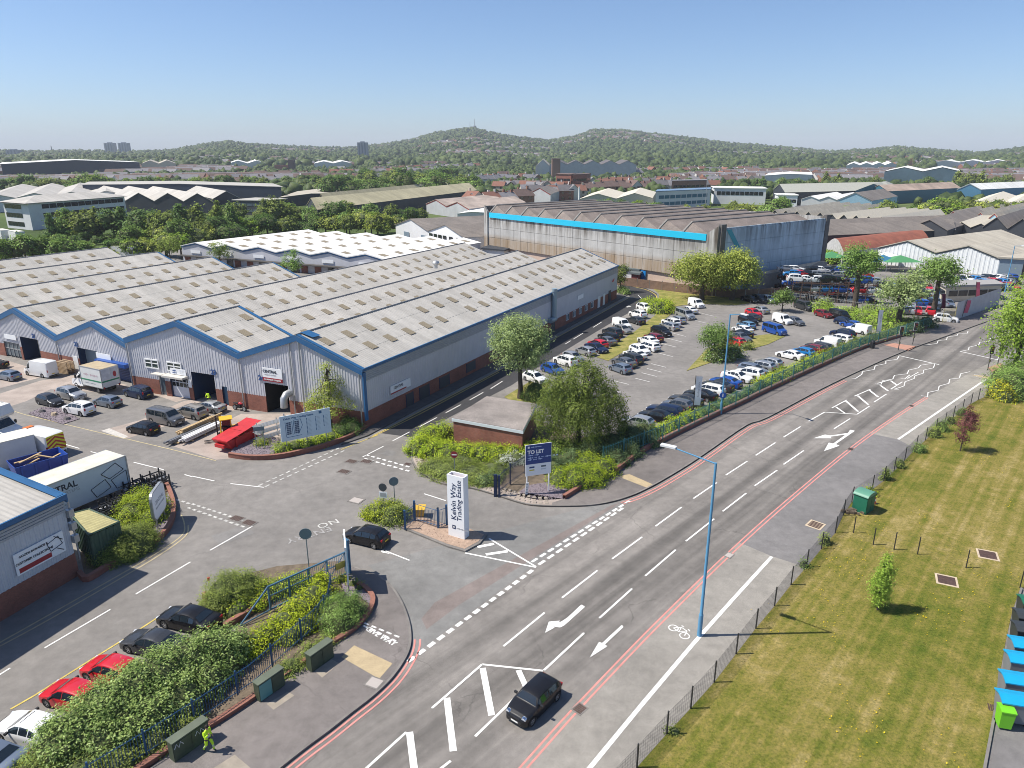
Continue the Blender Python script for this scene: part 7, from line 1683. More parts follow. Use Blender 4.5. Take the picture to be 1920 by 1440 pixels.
 # - people
HV=mat('hi_vis_yellow',(.52,.80,.02),.7);HVD=mat('reflective_band',(.45,.47,.45),.5);SKIN=mat('skin',(.42,.25,.17),.6);HAIR=mat('dark_hair',(.02,.014,.01),.8);BOOT=mat('boot',(.06,.05,.045),.7);PHONE=BLACK
def person(label,loc,rz,joints,edges,head,hands,paintf,hairf=True):
 t=thing('person',label,'person',loc,rz);t.scale=(.83,.83,.83);names=list(joints);me=bpy.data.meshes.new('body')
 me.from_pydata([joints[k][0]for k in names],[(names.index(a),names.index(b))for a,b in edges],[]);o=bpy.data.objects.new('body',me);COL.objects.link(o)
 sk=o.modifiers.new('s','SKIN');layer=me.skin_vertices[0].data if me.skin_vertices else None
 if layer is None:me.attributes;
 for i,k in enumerate(names):
  r=joints[k][1];layer[i].radius=r if hasattr(r,'__len__')else(r,r)
 layer[names.index('pelvis')].use_root=True;o.modifiers.new('d','SUBSURF').levels=1;o.modifiers['d'].render_levels=1
 dg=bpy.context.evaluated_depsgraph_get();dg.update();m2=bpy.data.meshes.new_from_object(o.evaluated_get(dg));bpy.data.objects.remove(o);m2.name='body'
 m2.materials.clear()
 for m in(HV,HVD,SKIN,BOOT):m2.materials.append(m)
 for p in m2.polygons:p.material_index=paintf(p.center);p.use_smooth=True
 b=bpy.data.objects.new('body',m2);link(b,t)
 if hairf:
  h=Vector(joints['head'][0]);mb=MB();vs,fs,n=[],[],10
  for j in range(5):
   ph=math.radians(-10+100*j/4);vs+=[(h.x-.015+.112*math.cos(ph)*math.cos(k*.628),h.y+.10*math.cos(ph)*math.sin(k*.628),h.z+.02+.125*math.sin(ph))for k in range(n)]
  fs=[[j*n+k,j*n+(k+1)%n,(j+1)*n+(k+1)%n,(j+1)*n+k]for j in range(4)for k in range(n)];mb.add(vs,fs);mb.build('hair',HAIR,t,180)
  for s in(-1,1):mb=MB();mb.box((h.x+.095,h.y+s*.035,h.z+.01),(.012,.022,.012));mb.build('eye',DARK,t)
 for nm,base,d,side in hands:
  mb=MB();B=Vector(base);D=Vector(d).normalized();S=Vector(side).normalized()
  for k in range(4):
   p=B+D*.07+S*(.027-.018*k);L=(.068,.078,.074,.058)[k];mb.tube([B+S*(.02-.013*k),p,p+D*L*.5,p+D*L*.85-D.cross(S)*.03],[.013,.011,.010,.007],5)
  mb.tube([B+S*.025,B+S*.055+D*.03,B+S*.062+D*.07],[.013,.011,.008],5);mb.build('hand',SKIN,t,60)
 return t
J={'pelvis':((0,0,.93),(.15,.12)),'belly':((.02,0,1.12),(.16,.12)),'chest':((.04,0,1.33),(.19,.13)),'neck':((.06,0,1.50),.07),'chin':((.09,0,1.58),.075),'head':((.085,0,1.665),(.10,.09)),'crown':((.075,0,1.74),.07),'hipl':((0,.11,.88),.105),'kneel':((.20,.11,.50),.075),'anklel':((.22,.11,.10),.05),'toel':((.38,.12,.05),.045),'hipr':((0,-.11,.88),.105),'kneer':((-.04,-.11,.48),.075),'ankler':((-.30,-.11,.16),.05),'toer':((-.18,-.12,.05),.045),'shl':((.04,.20,1.41),.085),'elbl':((-.08,.27,1.14),.06),'wrl':((.06,.27,.93),.042),'shr':((.04,-.20,1.41),.085),'elbr':((.10,-.28,1.16),.06),'wrr':((.27,-.18,1.34),.042)}
E_=[('pelvis','belly'),('belly','chest'),('chest','neck'),('neck','chin'),('chin','head'),('head','crown'),('pelvis','hipl'),('hipl','kneel'),('kneel','anklel'),('anklel','toel'),('pelvis','hipr'),('hipr','kneer'),('kneer','ankler'),('ankler','toer'),('chest','shl'),('shl','elbl'),('elbl','wrl'),('chest','shr'),('shr','elbr'),('elbr','wrr')]
def pf(c):
 if c.z>1.5 and abs(c.y)<.15:return 2
 if c.z<.13 or .80<c.z<.93 and abs(c.y)<.2:return 3
 if .26<c.z<.32 or .40<c.z<.46 or(1.06<c.z<1.11 and abs(c.y)<.2):return 1
 return 0
person('person in yellow hi-vis walking past the graffiti cabinet',G(393,1408,.12),math.radians(-20),J,E_,None,[('hand',(.065,.27,.91),(.3,0,-1),(1,0,0)),('hand',(.28,-.175,1.36),(.3,.2,1),(0,1,0))],pf)
J2=dict(J);J2.update({'pelvis':((-.1,0,.55),(.15,.12)),'belly':((.05,0,.72),(.15,.12)),'chest':((.22,0,.88),(.19,.13)),'neck':((.36,0,.96),.07),'chin':((.43,0,.97),.075),'head':((.50,0,1.0),.10),'crown':((.55,0,1.05),.07),'hipl':((-.1,.12,.52),.105),'kneel':((.26,.16,.50),.08),'anklel':((.10,.14,.10),.05),'toel':((.26,.15,.05),.045),'hipr':((-.1,-.12,.52),.105),'kneer':((.28,-.16,.46),.08),'ankler':((.06,-.14,.10),.05),'toer':((.22,-.15,.05),.045),'shl':((.24,.2,.92),.08),'elbl':((.36,.24,.68),.055),'wrl':((.52,.14,.50),.04),'shr':((.24,-.2,.92),.08),'elbr':((.38,-.24,.66),.055),'wrr':((.54,-.14,.52),.04)})
person('person in yellow hi-vis crouching at the open door of unit 23',G(393,752,.01),math.radians(150),J2,E_,None,[('hand',(.54,.13,.49),(1,0,-.5),(0,-1,0)),('hand',(.56,-.13,.51),(1,0,-.5),(0,1,0))],lambda c:2 if c.x>.38 and c.z>.9 else(3 if c.z<.5 else 0))
#  everything beyond the estate
FOOTP=[]
def shed(name,label,A,B,D,eave,ridge,bays,wm,rm,group=None,cat='building',trim=None,lights=0,corr=False,doors=()):
 """building on the parallelogram A, B, A+D: gables on the side A-B, ridges running along D"""
 A,B,D=Vector(A),Vector(B),Vector(D);FOOTP.append((A,B,D));c=(A+B+D)/2;c.z=A.z;t=thing(name,label,cat,(c.x,c.y,A.z),0,group);u=(B-A)/bays;Z=lambda z:Vector((0,0,z))
 out=-D.normalized();mb=MB()
 for i in range(bays):
  p,q,m=A+u*i,A+u*(i+1),A+u*(i+.5)
  if corr:
   L=u.length;corr_wall(mb,p,q,0,(lambda s,L=L:float(np.interp(s,[0,L/2,L],[eave,ridge,eave]))),.9,.08,out=out)
  else:mb.poly([p,q,q+Z(eave),m+Z(ridge),p+Z(eave)])
  mb.poly([p+D,q+D,q+D+Z(eave),m+D+Z(ridge),p+D+Z(eave)][::-1])
 mb.poly([A,A+D,A+D+Z(eave),A+Z(eave)]);mb.poly([B,B+D,B+D+Z(eave),B+Z(eave)]);wpart(t,'wall',mb,wm)
 for i in range(bays):
  p,q,m=A+u*i,A+u*(i+1),A+u*(i+.5);o=Z(.08);e=D.normalized()*.3;mb=MB()
  for s,a in((p,0),(q,1)):
   x=(s-m)*1.02
   mb.poly([m+x-e+Z(eave)+o,m-e+Z(ridge)+o,m+D+e+Z(ridge)+o,m+x+D+e+Z(eave)+o]);mb.poly([m+x-e+Z(eave)-Z(.1),m-e+Z(ridge)-Z(.1),m-e+Z(ridge)+o,m+x-e+Z(eave)+o])
  r=wpart(t,'roof',mb,rm)
  if lights:
   for s in(p,q):
    for k in range(lights):
     f0=(k+.3)/lights;f1=(k+.62)/lights;a0,a1=m.lerp(s,.35),m.lerp(s,.7);z0,z1=lerp(ridge,eave,.35)+.12,lerp(ridge,eave,.7)+.12
     mb=MB();mb.poly([a0+D*f0+Z(z0),a0+D*f1+Z(z0),a1+D*f1+Z(z1),a1+D*f0+Z(z1)]);mb.build('skylight',SKYL,r,base=t.location)
  if trim:
   mb=MB()
   for s in(p,q):mb.poly([s+out*.12+Z(eave-.45),s+out*.12+Z(eave+.12),m+out*.12+Z(ridge+.12),m+out*.12+Z(ridge-.45)])
   wpart(t,'fascia',mb,trim)
 for f0,f1,z0,z1,m_,nm in doors:
  mb=MB();board(mb,A.lerp(B,f0),A.lerp(B,f1),z0,z1,.08,out,gap=.1);wpart(t,nm,mb,m_)
 return t
def flatblock(name,label,A,B,D,h,wm,rm,bands=(),wfrac=(.05,.95),cat='building',group=None,n=8):
 A,B,D=Vector(A),Vector(B),Vector(D);FOOTP.append((A,B,D));c=(A+B+D)/2;t=thing(name,label,cat,(c.x,c.y,A.z),0,group);mb=MB();mb.prism([A,B,B+D,A+D],A.z,A.z+h);wpart(t,'wall',mb,wm)
 mb=MB();e=(B-A).normalized()*.4;f=D.normalized()*.4;mb.prism([A-e-f,B+e-f,B+D+e+f,A+D-e+f],A.z+h,A.z+h+.35);wpart(t,'roof',mb,rm)
 for z0,z1,m_ in bands:
  for(p,q,o)in((A,B,-D.normalized()),(B,B+D,(B-A).normalized()),(A+D,A,-(B-A).normalized())):
   for k in range(n):
    a,b=p.lerp(q,lerp(wfrac[0],wfrac[1],(k+.06)/n)),p.lerp(q,lerp(wfrac[0],wfrac[1],(k+.94)/n));mb=MB();board(mb,a,b,z0,z1,.06,o,gap=.03);w=wpart(t,'window',mb,m_)
 return t
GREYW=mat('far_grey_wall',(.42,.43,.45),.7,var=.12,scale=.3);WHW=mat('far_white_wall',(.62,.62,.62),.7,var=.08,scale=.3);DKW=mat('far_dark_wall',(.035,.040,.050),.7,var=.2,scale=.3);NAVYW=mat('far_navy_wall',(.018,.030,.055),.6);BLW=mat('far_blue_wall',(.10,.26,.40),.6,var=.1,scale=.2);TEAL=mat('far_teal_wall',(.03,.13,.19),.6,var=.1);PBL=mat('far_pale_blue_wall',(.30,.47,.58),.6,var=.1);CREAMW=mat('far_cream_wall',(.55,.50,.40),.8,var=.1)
FBRICK=mat('far_brick',(.26,.11,.08),.9,var=.2,scale=.4);PINKW=mat('pinkish_render',(.50,.38,.31),.9,var=.15,scale=.4)
MAPT=mat('dark_grey_trim',(.10,.12,.125),.6)
REDT=mat('red_trim',(.40,.05,.05),.6)
A,B=G(345,493),G(725,524);D=G(556,433,4.6)-G(346,457,4.6)
t=shed('unit_terrace','terrace of small white roofed units with blue edges behind the warehouse',A,B,D,4.2,5.2,6,CLAD,ROOFW,trim=BLUEP,lights=7)
for k in range(6):
 p,q=A.lerp(B,(k+.3)/6),A.lerp(B,(k+.62)/6);mb=MB();board(mb,p,q,2.6,3.3,.06,-D.normalized(),gap=.1);wpart(t,'sign_panel',mb,SIGNW)
 for f in(.08,.45,.7):p,q=A.lerp(B,(k+f)/6),A.lerp(B,(k+f+.18)/6);mb=MB();board(mb,p,q,0,1.8,.06,-D.normalized(),gap=.1);wpart(t,'door' if f==.45 else 'brick_panel',mb,GLASS if f==.45 else BRICK)
mb=MB();mb.prism([A-D.normalized()*.1,B-D.normalized()*.1,B-D.normalized()*1.6,A-D.normalized()*1.6],1.9,2.1);wpart(t,'canopy',mb,mat('dark_canopy',(.06,.055,.05),.8))
A,M,B=G(743,450),G(804,464),G(872,479);D=G(912,402,7.2)-G(773,408,7.2)
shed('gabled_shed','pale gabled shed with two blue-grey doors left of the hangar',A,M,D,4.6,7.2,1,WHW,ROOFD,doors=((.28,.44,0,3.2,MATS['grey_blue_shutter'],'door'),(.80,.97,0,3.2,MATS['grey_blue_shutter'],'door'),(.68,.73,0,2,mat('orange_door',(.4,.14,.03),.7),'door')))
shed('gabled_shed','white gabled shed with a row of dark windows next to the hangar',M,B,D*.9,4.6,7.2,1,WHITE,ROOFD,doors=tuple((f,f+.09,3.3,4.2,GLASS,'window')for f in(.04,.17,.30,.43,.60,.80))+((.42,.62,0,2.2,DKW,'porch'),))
HA,HB,HC=G(912,481),G(1340,555),G(1537,519);HH=13.0;DB=HC-HB;UB=HB-HA;LH=UB.length;uu=UB.normalized();dd=DB.normalized()
t=thing('hangar','huge weathered concrete hangar with a bright cyan stripe and folded brown roof','hangar',((HA+HB+DB)/2))
def streaked(name,c,dark,tan,z0,z1):
 m,nt,b=new_mat(name);tc=nt.nodes.new('ShaderNodeTexCoord');sx=nt.nodes.new('ShaderNodeSeparateXYZ');nt.links.new(tc.outputs['Object'],sx.inputs[0])
 n1=noise(nt,1.0,5,.7,stretch=(.9,.9,.05));n2=noise(nt,.35,5,.6)
 mr=nt.nodes.new('ShaderNodeMapRange');mr.inputs[1].default_value=z0;mr.inputs[2].default_value=z1;nt.links.new(sx.outputs[2],mr.inputs[0])
 top=ramp(nt,mr.outputs[0],[(0.0,(.15,)*3),(.62,(.25,)*3),(.86,(.8,)*3),(1,(1,)*3)]).outputs[0]
 st=ramp(nt,n1.outputs['Fac'],[(.38,(1,)*3),(.6,(0,)*3)]).outputs[0];f=mixc(nt,1,top,st,'MULTIPLY')
 low=ramp(nt,mr.outputs[0],[(.28,(1,)*3),(.46,(0,)*3)]).outputs[0];lf=mixc(nt,1,low,ramp(nt,n1.outputs['Fac'],[(.3,(1,)*3),(.75,(.3,)*3)]).outputs[0],'MULTIPLY')
 base=ramp(nt,n2.outputs['Fac'],[(.3,tuple(x*.75 for x in c)),(.7,c)]).outputs[0]
 nt.links.new(mixc(nt,f,mixc(nt,lf,base,tan),dark),b.inputs['Base Color']);b.inputs['Roughness'].default_value=.95;MATS[name]=m;return m
HWM=streaked('stained_concrete',(.50,.49,.47),(.09,.075,.06),(.30,.20,.105),2.8,10.2);HSM=streaked('stained_blue_concrete',(.52,.62,.70),(.16,.18,.20),(.26,.36,.43),1.5,12.5)
nrm=Vector((uu.y,-uu.x,0));
def hp_(s,back,z):return HA+uu*s+dd*back+Vector((0,0,z))
ncol=26
for i in range(ncol):
 for z0,z1 in((2.9,5.2),(5.2,7.6),(7.6,10.15)):
  mb=MB();board(mb,hp_(1.2+i*(LH-3.6)/ncol,0,0),hp_(1.2+(i+1)*(LH-3.6)/ncol-.06,0,0),z0+.03,z1-.03,.25+random.uniform(-.03,.03),-dd);wpart(t,'wall_panel',mb,HWM)
mb=MB();mb.poly([hp_(0,.3,0),hp_(LH,.3,0),hp_(LH,.3,10.2),hp_(0,.3,10.2)]);wpart(t,'backing_wall',mb,mat('joint_dark',(.12,.10,.09),.95))
mb=MB();board(mb,hp_(0,.25,0),hp_(LH,.25,0),0,2.9,.05,-dd);wpart(t,'lower_wall',mb,PINKW)
mb=MB();board(mb,hp_(2.0,-.05,0),hp_(LH-2.6,-.05,0),10.15,11.35,.5,-dd);wpart(t,'cyan_stripe',mb,mat('cyan_stripe',(.01,.46,.68),.45))
for s0,s1 in((0,1.3),(LH-2.4,LH)):
 mb=MB();board(mb,hp_(s0,-.1,0),hp_(s1,-.1,0),0,(HH if s0==0 else 11.6,HH-1.4 if s0==0 else HH),.5,-dd);wpart(t,'end_pier',mb,HWM)
nb=11;w=(LH-4.0)/nb;RT=mat('hangar_roof',(.20,.165,.145),.9,var=.35,scale=.25,fine=.15,fscale=4);RC=mat('hangar_ridge',(.33,.30,.27),.9,var=.2);LD=DB.length
for i in range(nb):
 s0,s1=1.6+i*w,1.6+(i+1)*w;sm=s0+w*.12;P=lambda s,b,z:hp_(s,b,z)
 mb=MB();f0,zr,zv=1.6,13.1,11.3
 mb.poly([P(s0,.2,zv),P(s0,LD,zv),P(sm,LD,zr),P(sm,f0,zr)]);mb.poly([P(s1,.2,zv),P(sm,f0,zr),P(sm,LD,zr),P(s1,LD,zv)]);mb.poly([P(s0,.2,zv),P(sm,f0,zr),P(s1,.2,zv)]);r=wpart(t,'roof_fold',mb,RT)
 mb=MB();mb.tube([P(sm,f0,zr+.1),P(sm,LD,zr+.1)],.16,5);mb.tube([P(s0-.1,.1,zv),P(sm,f0,zr+.1)],.22,5);mb.build('ridge_beam',RC,r,base=t.location)
mb=MB();board(mb,HB,HC,0,12.6,.3,uu,gap=-.2);wpart(t,'side_wall',mb,HSM)
for i in range(9):
 for k in range(5):mb=MB();board(mb,HB+dd*(1.2+i*(LD-2)/9),HB+dd*(1.2+(i+1)*(LD-2)/9-.05),.1+k*2.45,2.5+k*2.45,.12,uu,gap=.12);wpart(t,'wall_panel',mb,HSM)
mb=MB();mb.poly([HB+dd*1.4+uu*.3+Vector((0,0,12.3)),HB+dd*2.8+uu*.3+Vector((0,0,12.3)),HB+dd*6.2+uu*.3+Vector((0,0,8.6)),HB+dd*4.8+uu*.3+Vector((0,0,8.6))][::-1]);wpart(t,'cyan_slash',mb,mat('dull_cyan',(.03,.28,.36),.6))
for b0,b1 in((-.2,1.2),(LD-1.0,LD+.4)):mb=MB();board(mb,HB+dd*b0,HB+dd*b1,0,13.3,.7,uu,gap=-.3);wpart(t,'end_pier',mb,mat('dark_pier',(.13,.12,.115),.9,var=.3))
mb=MB();board(mb,HA,HA+DB,0,12.9,.3,-uu);mb2=wpart(t,'side_wall',mb,HWM);mb=MB();board(mb,HA+DB,HC,0,12.9,.3,dd);wpart(t,'rear_wall',mb,HWM)
mb=MB();board(mb,hp_(LH*.73,-.1,0),hp_(LH*.76,-.1,0),0,2.7,.1,-dd);wpart(t,'blue_door',mb,mat('bright_door_blue',(.01,.20,.55),.5))
t=thing('cyan_reels','cyan tarpaulin heap against the hangar wall','tarpaulin',G(1216,530));mb=MB();mb.tube([(-1.6,0,.9),(-.2,0,1.1),(1.2,0,.9)],[.5,.95,.8],10);mb.tube([(-2.6,-.4,.4),(-1.2,-.3,.5)],[.3,.5],8);mb.build('tarpaulin',mat('cyan_tarp',(.01,.40,.62),.6),t,60)
flatblock('lean_to','small white lean-to between the warehouse and the hangar',G(1166,528),G(1195,531),Vector((2.5,5,0)),2.6,WHW,MAPT)
flatblock('container_box','dark red container beside the hangar door',G(1183,533),G(1196,535),Vector((1.2,3,0)),2.2,mat('dark_red_box',(.13,.02,.02),.6),MAPT)
flatblock('store_box','white flat roofed store behind the warehouse roof',G(905,488),G(945,492),Vector((2,6,0)),2.8,WHW,DKW)
A,B=G(1643,494),G(1869,518);D=G(1836,428,6.0)-G(1701,443,6.0)
shed('white_shed','white ribbed double gabled shed beyond the salvage yard',A,B,D*1.25,3.9,6.1,2,mat('white_ribbed',(.68,.70,.70),.5,var=.05),ROOFB,trim=MAPT,corr=True)
t=flatblock('side_unit','blue-grey flat sided unit at the right edge',B,B+(B-A)*.5+D*.15,D*.8,3.9,mat('blue_grey_side',(.20,.26,.31),.6),ROOFB);mb=MB();p,q=B.lerp(B+(B-A)*.5+D*.15,.3),B.lerp(B+(B-A)*.5+D*.15,.52);board(mb,p,q,0,3.0,.1,-D.normalized(),gap=.05);wpart(t,'doorway',mb,DARK)
def barrel(name,label,A,B,D,h,rise,wm,rm):
 c=(A+B+D)/2;t=thing(name,label,'building',(c.x,c.y,0));n=8;prof=[(k/n,h+rise*math.sin(math.pi*k/n))for k in range(n+1)];mb=MB();vs=[]
 for f,z in prof:p=A.lerp(B,f);vs+=[p+Vector((0,0,z)),p+D+Vector((0,0,z))]
 mb.add(vs,[[2*i,2*i+2,2*i+3,2*i+1]for i in range(n)]);wpart(t,'roof',mb,rm,60);mb=MB();mb.poly([A,B]+[A.lerp(B,f)+Vector((0,0,z))for f,z in prof[::-1]]);mb.poly([A,A+D,A+D+Vector((0,0,h)),A+Vector((0,0,h))]);mb.poly([B,B+D,B+D+Vector((0,0,h)),B+Vector((0,0,h))]);wpart(t,'wall',mb,wm);return t
barrel('barrel_shed','rust red barrel roofed shed behind the white sheds',G(1548,480),G(1578,497),G(1735,470)-G(1576,492),3.2,2.2,mat('stained_white',(.45,.45,.44),.9,var=.3),mat('rust_red_roof',(.26,.085,.05),.8,var=.3,scale=.4))
def roofs(lst):
 for nm,lab,a,b,dpx,e,r,n,wm,rm,tr in lst:
  A,B=G(*a),G(*b);z=(e+r)/2;D=G(dpx[2],dpx[3],0)-G(dpx[0],dpx[1],0);shed(nm,lab,A,B,D,e,r,n,wm,rm,trim=tr)
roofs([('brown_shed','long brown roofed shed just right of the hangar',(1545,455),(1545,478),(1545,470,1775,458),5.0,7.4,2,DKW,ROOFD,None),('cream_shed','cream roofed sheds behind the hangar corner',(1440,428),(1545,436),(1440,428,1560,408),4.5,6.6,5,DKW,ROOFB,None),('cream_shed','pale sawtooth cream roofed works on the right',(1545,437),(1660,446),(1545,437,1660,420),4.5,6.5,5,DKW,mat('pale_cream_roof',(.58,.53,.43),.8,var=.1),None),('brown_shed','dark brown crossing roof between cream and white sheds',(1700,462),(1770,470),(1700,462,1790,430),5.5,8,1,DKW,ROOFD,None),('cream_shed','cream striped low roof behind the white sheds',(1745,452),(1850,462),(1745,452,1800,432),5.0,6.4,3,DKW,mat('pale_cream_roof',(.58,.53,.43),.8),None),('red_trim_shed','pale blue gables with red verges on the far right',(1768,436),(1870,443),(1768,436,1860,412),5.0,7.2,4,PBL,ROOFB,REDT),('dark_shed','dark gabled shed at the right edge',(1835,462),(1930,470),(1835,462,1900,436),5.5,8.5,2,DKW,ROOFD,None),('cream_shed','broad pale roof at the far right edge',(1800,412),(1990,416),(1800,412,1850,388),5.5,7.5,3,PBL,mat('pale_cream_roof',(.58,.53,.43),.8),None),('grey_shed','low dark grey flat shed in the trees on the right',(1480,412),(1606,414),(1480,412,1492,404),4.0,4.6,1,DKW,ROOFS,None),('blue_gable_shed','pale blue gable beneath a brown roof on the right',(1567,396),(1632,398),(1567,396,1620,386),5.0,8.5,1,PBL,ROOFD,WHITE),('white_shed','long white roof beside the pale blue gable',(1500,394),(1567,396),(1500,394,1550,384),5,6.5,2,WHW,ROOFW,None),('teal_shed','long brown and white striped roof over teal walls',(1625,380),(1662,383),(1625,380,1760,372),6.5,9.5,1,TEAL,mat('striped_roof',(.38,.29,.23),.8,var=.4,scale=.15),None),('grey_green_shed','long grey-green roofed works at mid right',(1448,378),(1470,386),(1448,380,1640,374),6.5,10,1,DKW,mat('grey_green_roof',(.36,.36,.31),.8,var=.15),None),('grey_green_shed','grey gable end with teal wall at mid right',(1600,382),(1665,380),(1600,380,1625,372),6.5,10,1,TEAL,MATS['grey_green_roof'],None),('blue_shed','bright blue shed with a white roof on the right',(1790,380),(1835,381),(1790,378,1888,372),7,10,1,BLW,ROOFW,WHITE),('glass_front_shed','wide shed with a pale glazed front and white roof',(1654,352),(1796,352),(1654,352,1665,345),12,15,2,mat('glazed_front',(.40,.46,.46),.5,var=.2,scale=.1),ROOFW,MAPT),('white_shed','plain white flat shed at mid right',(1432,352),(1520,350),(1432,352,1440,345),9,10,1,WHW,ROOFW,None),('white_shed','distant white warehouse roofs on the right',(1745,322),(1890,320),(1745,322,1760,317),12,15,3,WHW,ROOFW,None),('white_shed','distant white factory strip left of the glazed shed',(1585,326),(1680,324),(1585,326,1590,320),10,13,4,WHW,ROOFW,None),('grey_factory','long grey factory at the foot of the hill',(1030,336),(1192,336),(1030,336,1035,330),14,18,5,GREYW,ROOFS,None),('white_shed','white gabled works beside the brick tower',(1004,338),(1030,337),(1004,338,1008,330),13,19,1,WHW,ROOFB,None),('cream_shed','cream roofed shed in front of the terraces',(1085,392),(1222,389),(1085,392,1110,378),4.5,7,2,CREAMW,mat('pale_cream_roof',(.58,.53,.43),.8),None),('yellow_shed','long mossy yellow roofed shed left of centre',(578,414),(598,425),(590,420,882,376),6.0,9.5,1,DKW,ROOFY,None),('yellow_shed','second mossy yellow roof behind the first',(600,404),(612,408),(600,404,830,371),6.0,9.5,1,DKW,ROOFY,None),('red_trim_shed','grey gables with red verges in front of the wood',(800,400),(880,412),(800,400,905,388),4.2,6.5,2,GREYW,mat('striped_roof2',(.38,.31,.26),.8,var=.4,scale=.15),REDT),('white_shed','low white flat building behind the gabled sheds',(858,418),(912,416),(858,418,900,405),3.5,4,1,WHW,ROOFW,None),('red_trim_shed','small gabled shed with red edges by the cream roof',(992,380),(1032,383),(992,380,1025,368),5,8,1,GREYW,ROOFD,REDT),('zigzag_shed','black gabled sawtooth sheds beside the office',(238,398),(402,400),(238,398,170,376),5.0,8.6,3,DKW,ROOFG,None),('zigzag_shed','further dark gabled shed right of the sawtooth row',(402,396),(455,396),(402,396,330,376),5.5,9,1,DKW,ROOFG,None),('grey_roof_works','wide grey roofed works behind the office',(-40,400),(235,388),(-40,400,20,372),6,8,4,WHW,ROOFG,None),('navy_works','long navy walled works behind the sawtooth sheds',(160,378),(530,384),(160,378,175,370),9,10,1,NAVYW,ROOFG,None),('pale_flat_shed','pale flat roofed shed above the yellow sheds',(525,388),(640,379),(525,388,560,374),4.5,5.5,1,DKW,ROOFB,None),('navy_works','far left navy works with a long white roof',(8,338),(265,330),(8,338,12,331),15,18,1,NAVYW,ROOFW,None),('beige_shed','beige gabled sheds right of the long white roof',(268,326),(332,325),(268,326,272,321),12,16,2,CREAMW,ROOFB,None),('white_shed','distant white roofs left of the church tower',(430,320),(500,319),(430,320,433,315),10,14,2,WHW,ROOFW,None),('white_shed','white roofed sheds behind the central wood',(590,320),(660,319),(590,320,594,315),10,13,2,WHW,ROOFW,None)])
A,B,C_=G(15,427),G(62,432),G(240,412);D=C_-B
t=thing('office_block','white three storey office with ribbon windows and hipped grey roof on the left','office',((A+C_)/2));hh=9.2;q=[A,B,C_,A+D]
mb=MB();mb.prism([Vector(p)for p in q],0,hh);wpart(t,'wall',mb,WHW);c=sum(q,Vector())/4;mb=MB();e=[p+(p-c)*.07 for p in q];r1,r2=(e[0]+e[1])/2+(e[3]-e[0])*.22,(e[2]+e[3])/2-(e[3]-e[0])*.22;Zz=Vector((0,0,hh));R1,R2=r1+Vector((0,0,hh+2.0)),r2+Vector((0,0,hh+2.0))
mb.poly([e[0]+Zz,e[1]+Zz,R1]);mb.poly([e[1]+Zz,e[2]+Zz,R2,R1]);mb.poly([e[2]+Zz,e[3]+Zz,R2]);mb.poly([e[3]+Zz,e[0]+Zz,R1,R2]);mb.poly([p+Zz-Vector((0,0,.25))for p in e]);wpart(t,'roof',mb,ROOFG)
for z in(1.0,4.0,7.0):
 for(p,r,n,f0,f1)in((A,B,5,.06,.72),(B,C_,12,.12,.98)):
  for k in range(n):mb=MB();o=Vector(((r-p).y,-(r-p).x,0)).normalized();board(mb,p.lerp(r,lerp(f0,f1,(k+.04)/n)),p.lerp(r,lerp(f0,f1,(k+.96)/n)),z,z+1.5,.05,o,gap=.03);wpart(t,'window',mb,GLASS)
flatblock('dark_office','dark two storey office by the yellow shed',G(440,402),G(500,404),Vector((5,14,0)),6,DKW,ROOFG,((1.2,2.4,PALEGLASS),(3.8,5.0,PALEGLASS)),n=5)
flatblock('blue_white_office','white and blue two storey office in front of the terraces',G(1228,392),G(1330,386),Vector((4,16,0)),8.0,WHW,mat('blue_roof',(.14,.22,.33),.6),((1.5,3.0,TEAL),(4.6,6.2,TEAL)),n=9)
flatblock('white_office','pale long two storey block right of the blue office',G(1337,382),G(1434,384),Vector((3,16,0)),8.0,WHW,ROOFW,((4.6,6.4,GLASS),),n=10)
flatblock('white_house_block','small white rendered block on the right of centre',G(1456,398),G(1492,399),Vector((2,10,0)),7.5,WHITE,ROOFW,((1.2,2.6,GLASS),(4.4,5.8,GLASS)),n=4)
shed('open_canopy','long open fronted canopy shed at the edge of the salvage yard',G(1404,549),G(1440,541),G(1548,518)-G(1440,541),3.0,3.6,1,mat('shed_grey',(.24,.23,.22),.8,var=.2),mat('cream_canopy_roof',(.46,.42,.36),.8,var=.2),trim=None)
t=flatblock('portacabin','cream portacabin behind the hoarding',G(1770,566),G(1872,562),Vector((1,4,0)),2.7,CREAMW,mat('grey_flat_roof',(.30,.29,.28),.9),((1.0,2.0,GLASS),),n=5)
for lab,c,w,m_ in(('green tent canopy at the left of the salvage yard',(1556,500),3.4,(.07,.25,.10)),('blue tent canopy in the salvage yard',(1652,507),3.2,(.03,.16,.28)),('green tent canopy right of the blue one',(1684,508),4.2,(.07,.27,.11)),('white tent canopy behind the broad trees',(1660,501),3.6,(.7,.7,.7))):
 P=G(*c);t=thing('tent_canopy',lab,'tent',P);mb=MB();vs=[(-w,-w*.6,2.3),(w,-w*.6,2.3),(w,w*.6,2.3),(-w,w*.6,2.3),(0,0,3.6)];mb.add(vs,[[0,1,4],[1,2,4],[2,3,4],[3,0,4]]);mb.build('canopy',mat('tent_%d'%int(m_[0]*100+m_[2]*10),m_,.7),t)
 for x in(-1,1):
  for y in(-.6,.6):mb=MB();mb.box((x*w*.97,y*w*.97,1.15),(.1,.1,2.3));mb.build('leg',STEEL,t)
